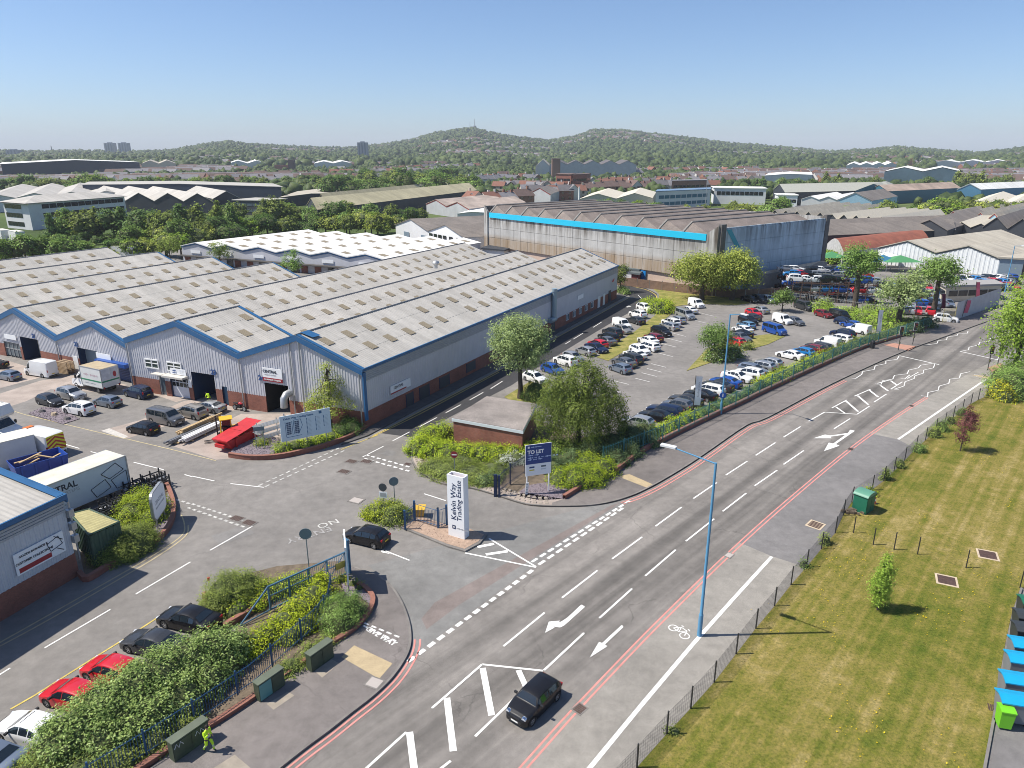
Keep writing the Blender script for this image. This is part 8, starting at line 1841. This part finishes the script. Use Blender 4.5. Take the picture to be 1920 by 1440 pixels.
def low_car(kind):
 src=PROTO[(kind,())];mats=[PAINTS['silver'],CGLASS,TYRE,RIM,TAIL,LAMP];mb=MB()
 for ch in CH[src.name]:
  nm=ch.name.split('.')[0]
  mi={'body':0,'windscreen':1,'rear_window':1,'side_window':1,'wheel':2,'tail_light':4,'headlight':5,'mirror':2,'grille':2}.get(nm)
  if mi is None:continue
  M4=ch.matrix_basis;mb.add([M4@v.co for v in ch.data.vertices],[list(p.vertices)for p in ch.data.polygons],mi)
  if nm=='wheel':
   rm=CH[ch.name][0];mb.add([M4@v.co for v in rm.data.vertices],[list(p.vertices)for p in rm.data.polygons],3)
 o=mb.build('far_car',mats,None,38);me=o.data;bpy.data.objects.remove(o);return me
LOW={k:low_car(k)for k in('hatchback','saloon car','SUV','estate car','small car')}
random.seed(21);CN=['white','white','silver','silver','grey','dark grey','black','black','black','navy','blue','red','blue-grey','champagne','bright blue']
def yard_car(x,y,z,head,where,group,col=None,kind=None):
 col=col or random.choice(CN);kind=kind or random.choice(list(LOW));P=G(x,y,z)if False else None
 o=bpy.data.objects.new('stored_car',LOW[kind]);COL.objects.link(o);o.location=(x,y,z);o.rotation_euler=(0,0,head);o.scale=(.84,.84,.84)
 o.material_slots[0].link='OBJECT';o.material_slots[0].material=PAINTS[col];tag(o,'%s %s %s'%(col,kind,where),'car',group);return o
RACK=mat('rack_rust',(.16,.10,.075),.8,metal=.3,var=.3)
lv=('on the ground','on the middle deck','on the top deck')
a0,b0=G(1484,566),G(1640,572);ax=(b0-a0);Lr=ax.length;ax.normalize();bk=Vector((-ax.y,ax.x,0));hd0=math.atan2(ax.y,ax.x)
for row in range(3):
 base=a0+bk*(1.5+row*6.0);nn=9
 t=thing('car_rack','steel car storage rack, %s row from the palisade'%('first','second','third')[row],'rack',base,hd0)
 for k in range(nn+1):
  for y in(-1,1):mb=MB();mb.box((k*Lr/nn,y,1.9+.0),(.12,.12,3.8));mb.build('upright',RACK,t)
 for z in(1.75,3.45):
  for y in(-1,1):mb=MB();mb.box((Lr/2,y,z),(Lr,.12,.14));mb.build('beam',RACK,t)
 for k in range(nn):
  for l,z in enumerate((.02,1.83,3.53)):
   if random.random()<(.06,.12,.35)[l]+.1*(row==0 and l==2):continue
   p=base+ax*((k+.5)*Lr/nn);where='%s of the %s salvage rack row, place %s'%(lv[l],('first','second','third')[row],('one','two','three','four','five','six','seven','eight','nine')[k])
   yard_car(p.x,p.y,z,hd0+random.choice((0,math.pi))+random.uniform(-.06,.06),where,'cars stacked in the salvage yard',kind=random.choice(('hatchback','small car','saloon car','SUV')))
rowsY=[((1690,586),(1760,590),6,'beside the maroon flag, front row'),((1700,572),(1782,574),7,'behind the grey-green willow, second row'),((1690,558),(1770,556),7,'behind the willow, third row'),((1640,540),(1745,544),8,'in front of the tents, row'),((1788,549),(1900,541),9,'behind the portacabin'),((1775,538),(1905,531),11,'in the second row behind the portacabin'),((1770,529),(1900,523),11,'in the row along the white shed')]
pl=('one','two','three','four','five','six','seven','eight','nine','ten','eleven')
for a,b,n,w in rowsY:
 A,B=G(*a),G(*b);d=B-A;h=math.atan2(d.y,d.x)+math.pi/2*.9
 for k in range(n):p=A.lerp(B,(k+.5)/n);yard_car(p.x,p.y,.02,h+random.choice((0,math.pi))+random.uniform(-.1,.1),'%s, place %s from the left'%(w,pl[k]),'cars crowded in the dealer yard')
sp=gp([(1450,566),(1530,576),(1600,588),(1650,596)]);railing('palisade_fence','grey palisade fence in front of the car racks',sp,2.2,0,mat('grey_pale',(.33,.32,.31),.7),step=.28,individual=False,post=3)
A,B=G(1448,566),G(1600,545)
for lab,f,r,cab in(('white rigid lorry behind the warehouse roofs on the left',(222,488),(262,490),1),('white lorry next to the office on the left',(18,455),(-5,450),1),('second white lorry next to the office',(45,458),(22,453),1)):
 box_lorry(lab,f[:2]if False else r,f,6.5,2.4,.9,3.6,WHITE,BOXW,MATS['cream_roof'])
 # - trees between and beyond the buildings
rng=np.random.default_rng(12)
def crown_mesh(kind,leaf,seed):
 r_=np.random.default_rng(seed)
 if kind=='round':L=[(0,0,.58,.36,.36,.36)]+[(math.cos(a)*.22,math.sin(a)*.22,.5+r_.uniform(-.1,.16),.25,.25,.25)for a in np.linspace(0,6.28,6)[:-1]]
 elif kind=='cone':L=[(0,0,.35,.24,.24,.25),(0,0,.6,.18,.18,.24),(0,0,.82,.10,.10,.18),(.06,.05,.22,.26,.26,.16)]
 else:L=[(0,0,.38,.46,.46,.34),(.25,.1,.34,.3,.3,.28),(-.24,-.1,.36,.3,.3,.3),(0,-.26,.3,.32,.32,.26),(0,.26,.34,.3,.3,.28)]
 P,N,rn=crown_pts(L,110,13,.055,r_,-.8,(.6,1));o=leaves('crown',P,N,.075,LM[leaf],rng=r_,aspect=.7,rnd=rn,link_it=False);me=o.data;bpy.data.objects.remove(o)
 mb=MB();mb.tube([(0,0,0),(0,0,.45)],[.035,.02],6)
 for cx,cy,cz,rx,ry,rz in L:
  n=8;vs=[(cx+rx*.72*math.cos(k*.785)*math.cos(p),cy+ry*.72*math.sin(k*.785)*math.cos(p),cz+rz*.72*math.sin(p))for p in(-1.1,-.4,.4,1.1)for k in range(n)]
  mb.add(vs,[[j*n+k,j*n+(k+1)%n,(j+1)*n+(k+1)%n,(j+1)*n+k]for j in range(3)for k in range(n)]+[list(range(n))[::-1],[3*n+k for k in range(n)]],1)  # solid inner lobes of the crown, in the painted shade tone
 o=mb.build('trunk',[BARK,SHADE_CORE]);tm=o.data;bpy.data.objects.remove(o);return me,tm
TM={}
for kind in('round','cone','bushy'):
 for leaf in('mid','dark','fresh','willow','fine','grey'):TM[(kind,leaf)]=crown_mesh(kind,leaf,len(TM)+40)
KW={'round':'round','cone':'pointed','bushy':'bushy'};LW={'mid':'mid-green','dark':'dark','fresh':'bright','willow':'yellow-green','fine':'olive','grey':'grey-green'}
def far_tree(x,y,ht,kind,leaf,where,group):
 s=ht;me,tm=TM[(kind,leaf)];t=thing('far_tree','%s %s tree %s'%(KW[kind],LW[leaf],where),'tree',(x,y,ground_h(x,y)-.1),rng.uniform(0,6.28),group);wd=s*rng.uniform(.85,1.2);t.scale=(wd,wd,s)
 link(bpy.data.objects.new('trunk',tm),t);link(bpy.data.objects.new('crown',me),t)
ORD='first second third fourth fifth sixth seventh eighth ninth tenth eleventh twelfth thirteenth fourteenth fifteenth sixteenth seventeenth eighteenth nineteenth twentieth twenty-first twenty-second twenty-third'.split()
def belt(pts,n,top,where,group,kinds=('round','bushy'),lf=('mid','dark','fresh','fine'),jit=(8,4),hmin=3.5,hmax=18):
 """trees with feet along a band of photograph points; top = rows of the crown tops at the same places"""
 xs=[p[0]for p in pts]
 for i in range(n):
  x=lerp(xs[0],xs[-1],(i+.5)/n)+rng.normal(0,jit[0]);y=np.interp(x,xs,[p[1]for p in pts])+rng.normal(0,jit[1]);tp=np.interp(x,[p[0]for p in top],[p[1]for p in top])+rng.normal(0,jit[1]*.8)
  B=G(x,y);h=min(hmax,max(hmin,up(tp,B)));far_tree(B.x,B.y,h,kinds[rng.integers(len(kinds))],lf[rng.integers(len(lf))],('%s from left %s'%(ORD[i],where))if i<n//2 else('%s from right %s'%(ORD[n-1-i],where)),group)
belt([(90,448),(250,450),(330,452),(440,446)],16,[(90,398),(150,388),(240,386),(320,388),(400,376),(440,380)],'in the pointed row in front of the office','trees in front of the office',('cone','cone','round'),('dark','mid','fine'),(7,3))
belt([(-20,490),(120,492),(260,488),(340,478)],26,[(-20,445),(60,436),(140,448),(200,455),(260,440),(340,430)],'in the near belt behind the left warehouse','belt behind the left warehouse',('bushy','round'),('mid','dark','fresh','willow'),(10,5))
belt([(-20,465),(100,462),(260,460),(450,450)],22,[(-20,452),(60,438),(200,435),(330,412),(450,402)],'in the second belt behind the left warehouse','second belt behind the left warehouse',('bushy','round'),('mid','dark','fresh','willow'),(10,4))
belt([(330,458),(450,446),(600,440),(740,440)],26,[(330,408),(440,402),(520,398),(600,405),(690,388),(740,400)],'behind the white roofed units','trees behind the white roofed units',('bushy','round','round'),('mid','dark','fresh','fine','willow'),(9,4))
belt([(450,420),(560,422),(660,424),(800,418)],18,[(450,378),(540,368),(640,378),(720,374),(800,392)],'in front of the yellow roofed sheds','trees before the yellow sheds',('bushy','round'),('dark','mid','fine'),(10,4))
belt([(590,372),(700,372),(800,368),(900,362)],28,[(590,335),(650,322),(740,318),(800,316),(900,324)],'in the front of the central wood','front of the central wood',('round','bushy'),('dark','mid','mid','fine'),(8,4))
belt([(540,352),(700,350),(860,348)],24,[(540,330),(700,312),(860,314)],'at the back of the central wood','back of the central wood',('round','bushy'),('dark','mid','fine'),(10,3))
belt([(0,362),(120,364),(300,360),(560,358)],44,[(0,330),(100,322),(160,322),(260,330),(400,326),(480,332),(560,330)],'in the belt beyond the navy works','belt beyond the navy works',('round','bushy'),('mid','dark','fresh','fine'),(9,3))
belt([(1110,398),(1200,402),(1240,404)],9,[(1110,372),(1160,368),(1240,370)],'behind the hangar roof','trees behind the hangar',('bushy','round'),('mid','fresh'),(8,2))
belt([(1240,408),(1340,412),(1470,414)],16,[(1240,378),(1330,382),(1400,368),(1470,366)],'right of centre behind the hangar','trees right behind the hangar',('bushy','round'),('willow','fine','mid'),(8,3))
belt([(1560,416),(1700,420),(1920,416)],24,[(1560,385),(1640,372),(1700,380),(1760,368),(1860,368),(1920,376)],'in the olive belt on the right','olive belt on the right',('bushy','round'),('willow','fine','mid','fresh'),(9,3))
belt([(1240,362),(1440,360),(1700,352),(1920,356)],34,[(1240,345),(1440,332),(1560,326),(1700,330),(1800,320),(1920,330)],'among the far works on the right','trees among the far works',('round','bushy','cone'),('mid','dark','fine'),(10,4))
belt([(1545,492),(1570,492)],3,[(1545,452),(1570,470)],'in the corner beside the hangar','bushes beside the hangar',('bushy',),('mid','fresh'),(4,3))
HW=[mat('house_brick',(.27,.115,.08),.9,var=.15,scale=.5),mat('house_brick2',(.30,.15,.10),.9,var=.15,scale=.5),mat('house_white',(.58,.56,.53),.8),mat('house_cream',(.48,.42,.34),.85)]
HR=[mat('tile_brown',(.15,.10,.085),.9,var=.2,scale=.5),mat('tile_grey',(.14,.13,.135),.9,var=.2,scale=.5),mat('tile_red',(.22,.10,.07),.9,var=.2,scale=.5),mat('tile_slate',(.21,.20,.21),.85,var=.2,scale=.5)]
def house_meshes():
 L,Wd,e,r=9.0,7.5,5.2,8.0;mb=MB();mb.add([(-L/2,-Wd/2,0),(L/2,-Wd/2,0),(L/2,Wd/2,0),(-L/2,Wd/2,0),(-L/2,-Wd/2,e),(L/2,-Wd/2,e),(L/2,Wd/2,e),(-L/2,Wd/2,e),(-L/2,0,r),(L/2,0,r)],[[0,1,5,4],[2,3,7,6],[1,2,6,9,5],[3,0,4,8,7]]);a=mb.build('wall',HW[0])
 mb=MB();o=.35
 for s in(-1,1):mb.add([(-L/2-o,s*(Wd/2+o),e-.2),(L/2+o,s*(Wd/2+o),e-.2),(L/2+o,0,r+.12),(-L/2-o,0,r+.12)],[[0,1,2,3]])
 b=mb.build('roof',HR[0]);mb=MB();mb.box((L*.35,0,r+.4),(.9,.7,1.8));c=mb.build('chimney',HW[0])
 mb=MB()
 mb.box((0,-Wd/2-.03,1.5),(1.4,.08,1.3));w=mb.build('window',GLASS)
 out=[x.data for x in(a,b,c,w)]
 for x in(a,b,c,w):bpy.data.objects.remove(x)
 return out
HMS=house_meshes();hn=0
def house(x,y,rz,where,group,sc=1.0,wins=True,wi=None,ri=None):
 global hn
 hn+=1;wi=rng.integers(4)if wi is None else wi;ri=rng.integers(4)if ri is None else ri
 t=thing('house','%s %s-roofed house %s'%(('red-brick','orange-brick','white','cream')[wi],('brown','grey','red','slate')[ri],where),'house',(x,y,ground_h(x,y)-.2),rz,group);t.scale=(sc*rng.uniform(.9,1.3),sc,sc*rng.uniform(.9,1.1))
 for me,nm,m_ in((HMS[0],'wall',HW[wi]),(HMS[1],'roof',HR[ri]),(HMS[2],'chimney',HW[wi])):
  o=bpy.data.objects.new(nm,me);link(o,t);o.material_slots[0].link='OBJECT';o.material_slots[0].material=m_
 if wins:
  for xx in(-2.4,2.2):
   for zz in(0,2.6):o=bpy.data.objects.new('window',HMS[3]);o.location=(xx,0,zz);link(o,t)
def street(a,b,n,where,group,sc=1.0,wi=None,ri=None):
 A,B=G(*a),G(*b);d=B-A;h=math.atan2(d.y,d.x)
 for k in range(n):p=A.lerp(B,(k+.5)/n)+Vector((0,rng.normal(0,1.5),0));house(p.x,p.y,h+(0 if rng.random()<.8 else math.pi/2),('%s from left %s'%(ORD[k],where)),group,sc,wins=p.y<520,wi=wi,ri=ri)
street((880,392),(985,386),7,'in the nearest terrace left of the cream shed','nearest terrace');street((985,376),(1090,374),8,'in the row behind the red edged shed','row behind the red edged shed');street((930,362),(1050,364),9,'in the third row by the wood','third row by the wood')
street((1095,366),(1230,362),10,'in the row above the cream roof','row above the cream roof',ri=0);street((1230,362),(1345,360),9,'in the row behind the blue white office','row behind the office');street((1100,354),(1250,352),12,'in the fourth row at centre right','fourth row');street((1250,350),(1420,348),13,'in the fifth row at centre right','fifth row');street((900,346),(1010,344),9,'in the row beside the apartment block','row beside the apartments')
street((870,350),(935,346),6,'in the pale row at the edge of the wood','pale row',wi=2,ri=3);street((440,338),(600,336),11,'in the brick row by the church','brick row by the church',wi=0,ri=0);street((620,332),(820,330),14,'beyond the central wood','houses beyond the wood');street((1290,338),(1460,336),13,'in the sixth row at right','sixth row');street((380,352),(520,350),8,'left of the central wood','houses left of the wood');street((700,326),(900,322),14,'at the foot of the masts hill','houses under the hill');street((1180,330),(1420,326),16,'below the hillside terraces','houses below the hillside')
flatblock('apartment_block','red brick apartment block with brown roofs at centre',G(1042,362),G(1070,363),Vector((4,16,0)),12,FBRICK,HR[0],((2,3.4,GLASS),(5,6.4,GLASS),(8,9.4,GLASS)),n=4);flatblock('apartment_block','second red brick apartment block beside the first',G(1073,364),G(1100,362),Vector((4,16,0)),12,FBRICK,HR[0],((2,3.4,GLASS),(5,6.4,GLASS),(8,9.4,GLASS)),n=4)
flatblock('apartment_block','orange brick flats right of the terraces',G(1258,368),G(1322,366),Vector((4,14,0)),9,HW[1],HR[3],((2,3.4,GLASS),(5,6.4,GLASS)),n=7)
flatblock('brick_tower_works','square brown brick works tower under the hill',G(1035,340),G(1050,340),Vector((0,14,0)),20,mat('brown_brick',(.25,.14,.10),.9),HR[0])
def at_r(px,r):u=(px-960)/F;y=r;return Vector((u*y*.951,y,ground_h(u*y*.951,y)))
for lab,px,r,w,ytop in(('grey tower block standing alone left of the hill',681,1500,19,267),('left of the twin far tower blocks',209,2300,27,268),('right of the twin far tower blocks',235,2300,27,268),('dark flat block at the far left',27,1900,28,281)):
 P=at_r(px,r);top=up(ytop,P);t=thing('tower_block',lab,'tower',P);h=top-P.z;mb=MB();mb.box((0,0,h/2),(w,w*.8,h));mb.build('wall',mat('tower_grey',(.28,.30,.33),.8),t)
 for k in(-1,0,1):mb=MB();mb.box((k*w*.3,-w*.405,h*.5),(w*.12,.3,h*.92));mb.build('window_strip',mat('tower_glass',(.10,.13,.17),.3),t)
 mb=MB();mb.box((0,0,h+1),(w*.4,w*.4,2));mb.build('plant_room',MATS['tower_grey'],t)
P=at_r(545,900);t=thing('church_tower','dark church tower among the houses','church',P);h=up(297,P)-P.z;mb=MB();mb.box((0,0,h*.45),(7,7,h*.9));mb.build('tower',mat('dark_stone2',(.12,.08,.07),.9),t)
for x in(-3,3):
 for y in(-3,3):mb=MB();mb.tube([(x,y,h*.88),(x,y,h)],[.7,.1],5);mb.build('pinnacle',MATS['dark_stone2'],t)
mb=MB();mb.box((-12,4,5),(18,10,10));mb.build('nave',FBRICK,t)
for lab,px,r,ytop,w in(('slim lattice mast left of the pair on the hill',882,3250,229,.9),('main hill mast with a concrete drum',891,3250,223,1.3),('faint mast on the second hill',1127,3250,233,.7),('small mast right on the second hill',1162,3250,243,.7),('pylon on the far left',98,2300,273,1.5)):
 P=at_r(px,r);h=up(ytop,P)-P.z;t=thing('mast',lab,'mast',P);mb=MB();mb.tube([(0,0,0),(0,0,h)],[w*1.5,w*.6],5);mb.build('shaft',mat('mast_grey',(.16,.17,.19),.7),t)
 if 'drum' in lab:mb=MB();mb.tube([(0,0,h*.22),(0,0,h*.26),(0,0,h*.42),(0,0,h*.44)],[3,7,7,4],10);mb.build('drum',MATS['mast_grey'],t)
for lab,px in(('left of the two far blocks on the right hill',1663),('right of the two far blocks on the right hill',1670)):
 P=at_r(px,3300);t=thing('tower_block',lab,'tower',P);h=up(275,P)-P.z;mb=MB();mb.box((0,0,h/2),(13,13,h));mb.build('wall',MATS['tower_grey'],t)
P=at_r(1711,700);t=thing('pylon','red-brown lattice pylon on the right','pylon',P);h=up(297,P);mb=MB()
for x in(-1,1):
 for y in(-1,1):mb.tube([(x*3.4,y*3.4,0),(x*.5,y*.5,h)],.14,4)
for z in(.12,.24,.36,.48,.6,.72,.84):
 w0,w1=lerp(3.4,.5,z),lerp(3.4,.5,z+.12)
 for s in(-1,1):mb.tube([(-w0,s*w0,z*h),(w1,s*w1,(z+.12)*h)],.09,3);mb.tube([(w0,s*w0,z*h),(-w1,s*w1,(z+.12)*h)],.09,3)
for z in(.72,.84,.96):mb.tube([(-4,0,z*h),(4,0,z*h)],.12,4)
mb.build('lattice',mat('pylon_brown',(.16,.08,.06),.8),t,kind='stuff')
for lab,px,yb,yt in(('white funnel pole behind the hangar',1085,392,350),('tall thin lamp column behind the hangar',1322,392,330)):
 P=G(px,yb);t=thing('column',lab,'column',P);h=up(yt,P);mb=MB();mb.tube([(0,0,0),(0,0,h)],[.5 if 'funnel' in lab else .18,.3 if 'funnel' in lab else .1],8);mb.build('shaft',WHITE if 'funnel' in lab else STEEL,t,60)
def scatter(n,rmin,rmax,seed,dens,amin=-38,amax=38):
 r_=np.random.default_rng(seed);out=[]
 while len(out)<n:
  a=math.radians(r_.uniform(amin,amax));u=r_.random();r=rmin*(rmax/rmin)**(u**.85);x,y=r*math.sin(a),r*math.cos(a)
  if r_.random()<dens(x,y,r):out.append((x,y,r))
 return out
def patch(x,y,s,ph):return .5+.5*math.sin(x/s+ph+1.7*math.sin(y/(s*1.3)+ph))*math.cos(y/(s*.8)-ph*1.3+math.sin(x/(s*1.7)))
def is_town(x,y,r):return patch(x,y,150,.4)>.63 and 650<r<2850
def is_field(x,y,r):return patch(x,y,190,2.9)>.80 and r>1200
FOOT=[(o.location.x,o.location.y)for o in list(COL.objects)if o.parent is None and o.get('category')in('building','house','office','tower')and o.location.y>180]
FA=np.array(FOOT)
def inside(x,y,m=8):
 for A,B,D in FOOTP:
  u,v=B-A,D;det=u.x*v.y-u.y*v.x
  if abs(det)<1:continue
  px,py=x-A.x,y-A.y;a=(px*v.y-py*v.x)/det;b=(u.x*py-u.y*px)/det;ma,mb_=m/u.length,m/v.length
  if-ma<a<1+ma and-mb_<b<1+mb_:return True
 return False
def clear(x,y,d=13):return np.min((FA[:,0]-x)**2+(FA[:,1]-y)**2)>d*d and not inside(x,y)
def woods(pts,name,label,seed,mtl,smin=5.5,smax=10):
 r_=np.random.default_rng(seed);n=len(pts);ph=(1+5**.5)/2
 T=np.array([(-1,ph,0),(1,ph,0),(-1,-ph,0),(1,-ph,0),(0,-1,ph),(0,1,ph),(0,-1,-ph),(0,1,-ph),(ph,0,-1),(ph,0,1),(-ph,0,-1),(-ph,0,1)])/1.9
 Fc=np.array([(0,11,5),(0,5,1),(0,1,7),(0,7,10),(0,10,11),(1,5,9),(5,11,4),(11,10,2),(10,7,6),(7,1,8),(3,9,4),(3,4,2),(3,2,6),(3,6,8),(3,8,9),(4,9,5),(2,4,11),(6,2,10),(8,6,7),(9,8,1)])
 C=np.array([(x,y,ground_h(x,y))for x,y,r in pts]);S=r_.uniform(smin,smax,(n,1,1))*np.array([[[.62,.62,.60]]])*r_.uniform(.75,1.3,(n,1,3))
 V=T[None]*S*r_.uniform(.55,1.4,(n,12,1));V=V+C[:,None,:]+np.array([0,0,1.0])*S[:,:,2:3]*.75;V=V.reshape(-1,3);Fx=(Fc[None]+(np.arange(n)*12)[:,None,None]).reshape(-1,3)
 me=bpy.data.meshes.new(name);m=len(Fx);me.vertices.add(len(V));me.vertices.foreach_set('co',V.astype(np.float32).ravel());me.loops.add(3*m);me.loops.foreach_set('vertex_index',Fx.astype(np.int32).ravel());me.polygons.add(m);me.polygons.foreach_set('loop_start',np.arange(0,3*m,3,dtype=np.int32));me.polygons.foreach_set('loop_total',np.full(m,3,dtype=np.int32));me.materials.append(mtl)
 at=me.attributes.new('rnd','FLOAT','FACE');at.data.foreach_set('value',np.clip(np.repeat(r_.normal(.45,.22,n),20)+r_.normal(0,.16,m),0,1).astype(np.float32));me.update(calc_edges=True);o=bpy.data.objects.new(name,me);link(o);o['kind']='stuff';o['label']=label;return o
WL_=leafmat('far_wood_leaves',(.022,.042,.012),(.105,.140,.042),trans=.12)
def vis(x,y,r):
 if r<1300 and not clear(x,y):return 0
 if r<1300 and(inside(x*1.05,y*1.05,2)or inside(x*1.1,y*1.1,2)):return .12
 if r<700:return .35
 return .36 if is_town(x,y,r)else(.08 if is_field(x,y,r)else .9)
woods(scatter(13000,430,1200,3,vis),'woods','dense green woods and gardens of the plain',5,WL_,3.2,6.8)
woods(scatter(31000,1100,3450,4,vis),'woods','woods and hedges covering the distant hills',6,WL_,4.5,12)
def far_houses(n,rmin,rmax,seed,name,label):
 r_=np.random.default_rng(seed);mb=MB();k=0
 while k<n:
  a=math.radians(r_.uniform(-38,38));r=rmin*(rmax/rmin)**r_.random();x,y=r*math.sin(a),r*math.cos(a)
  if not is_town(x,y,r)or not clear(x,y,14):
   if r_.random()>.004:continue
  k+=1;z=ground_h(x,y);rz=round(r_.uniform(-1,1))*.5+.3;m=int(r_.integers(0,3));M3=Matrix.Rotation(rz,3,'Z');L,Wd,e,h=r_.uniform(9,26),8.5,5.5,8.6
  P=[M3@Vector(p)+Vector((x,y,z))for p in((-L/2,-Wd/2,-1),(L/2,-Wd/2,-1),(L/2,Wd/2,-1),(-L/2,Wd/2,-1),(-L/2,-Wd/2,e),(L/2,-Wd/2,e),(L/2,Wd/2,e),(-L/2,Wd/2,e),(-L/2,0,h),(L/2,0,h))]
  b=len(mb.v);mb.add(P,[[0,1,5,4],[2,3,7,6],[1,2,6,9,5],[3,0,4,8,7]],m);mb.add(P,[[4,5,9,8],[6,7,8,9]],3+int(r_.integers(0,2)))
 o=mb.build(name,[HW[0],HW[1],HW[2],HR[0],HR[3]]);o['kind']='stuff';o['label']=label
far_houses(800,650,1500,8,'distant_houses','countless far house roofs on the plain');far_houses(1300,1500,3200,9,'distant_houses','countless far house rows on the hillsides')
# - haze --
m=bpy.data.materials.new('haze_air');m.use_nodes=True;nt=m.node_tree;nt.nodes.remove(nt.nodes['Principled BSDF']);pv=nt.nodes.new('ShaderNodeVolumePrincipled');pv.inputs['Color'].default_value=(.86,.92,1.0,1);pv.inputs['Density'].default_value=0.00013;pv.inputs['Anisotropy'].default_value=0.0;nt.links.new(pv.outputs[0],nt.nodes['Material Output'].inputs['Volume'])
mb=MB();mb.box((0,4600,99),(18000,10200,202));hz=mb.build('haze',m);hz['kind']='stuff';hz['label']='thin blue summer haze'
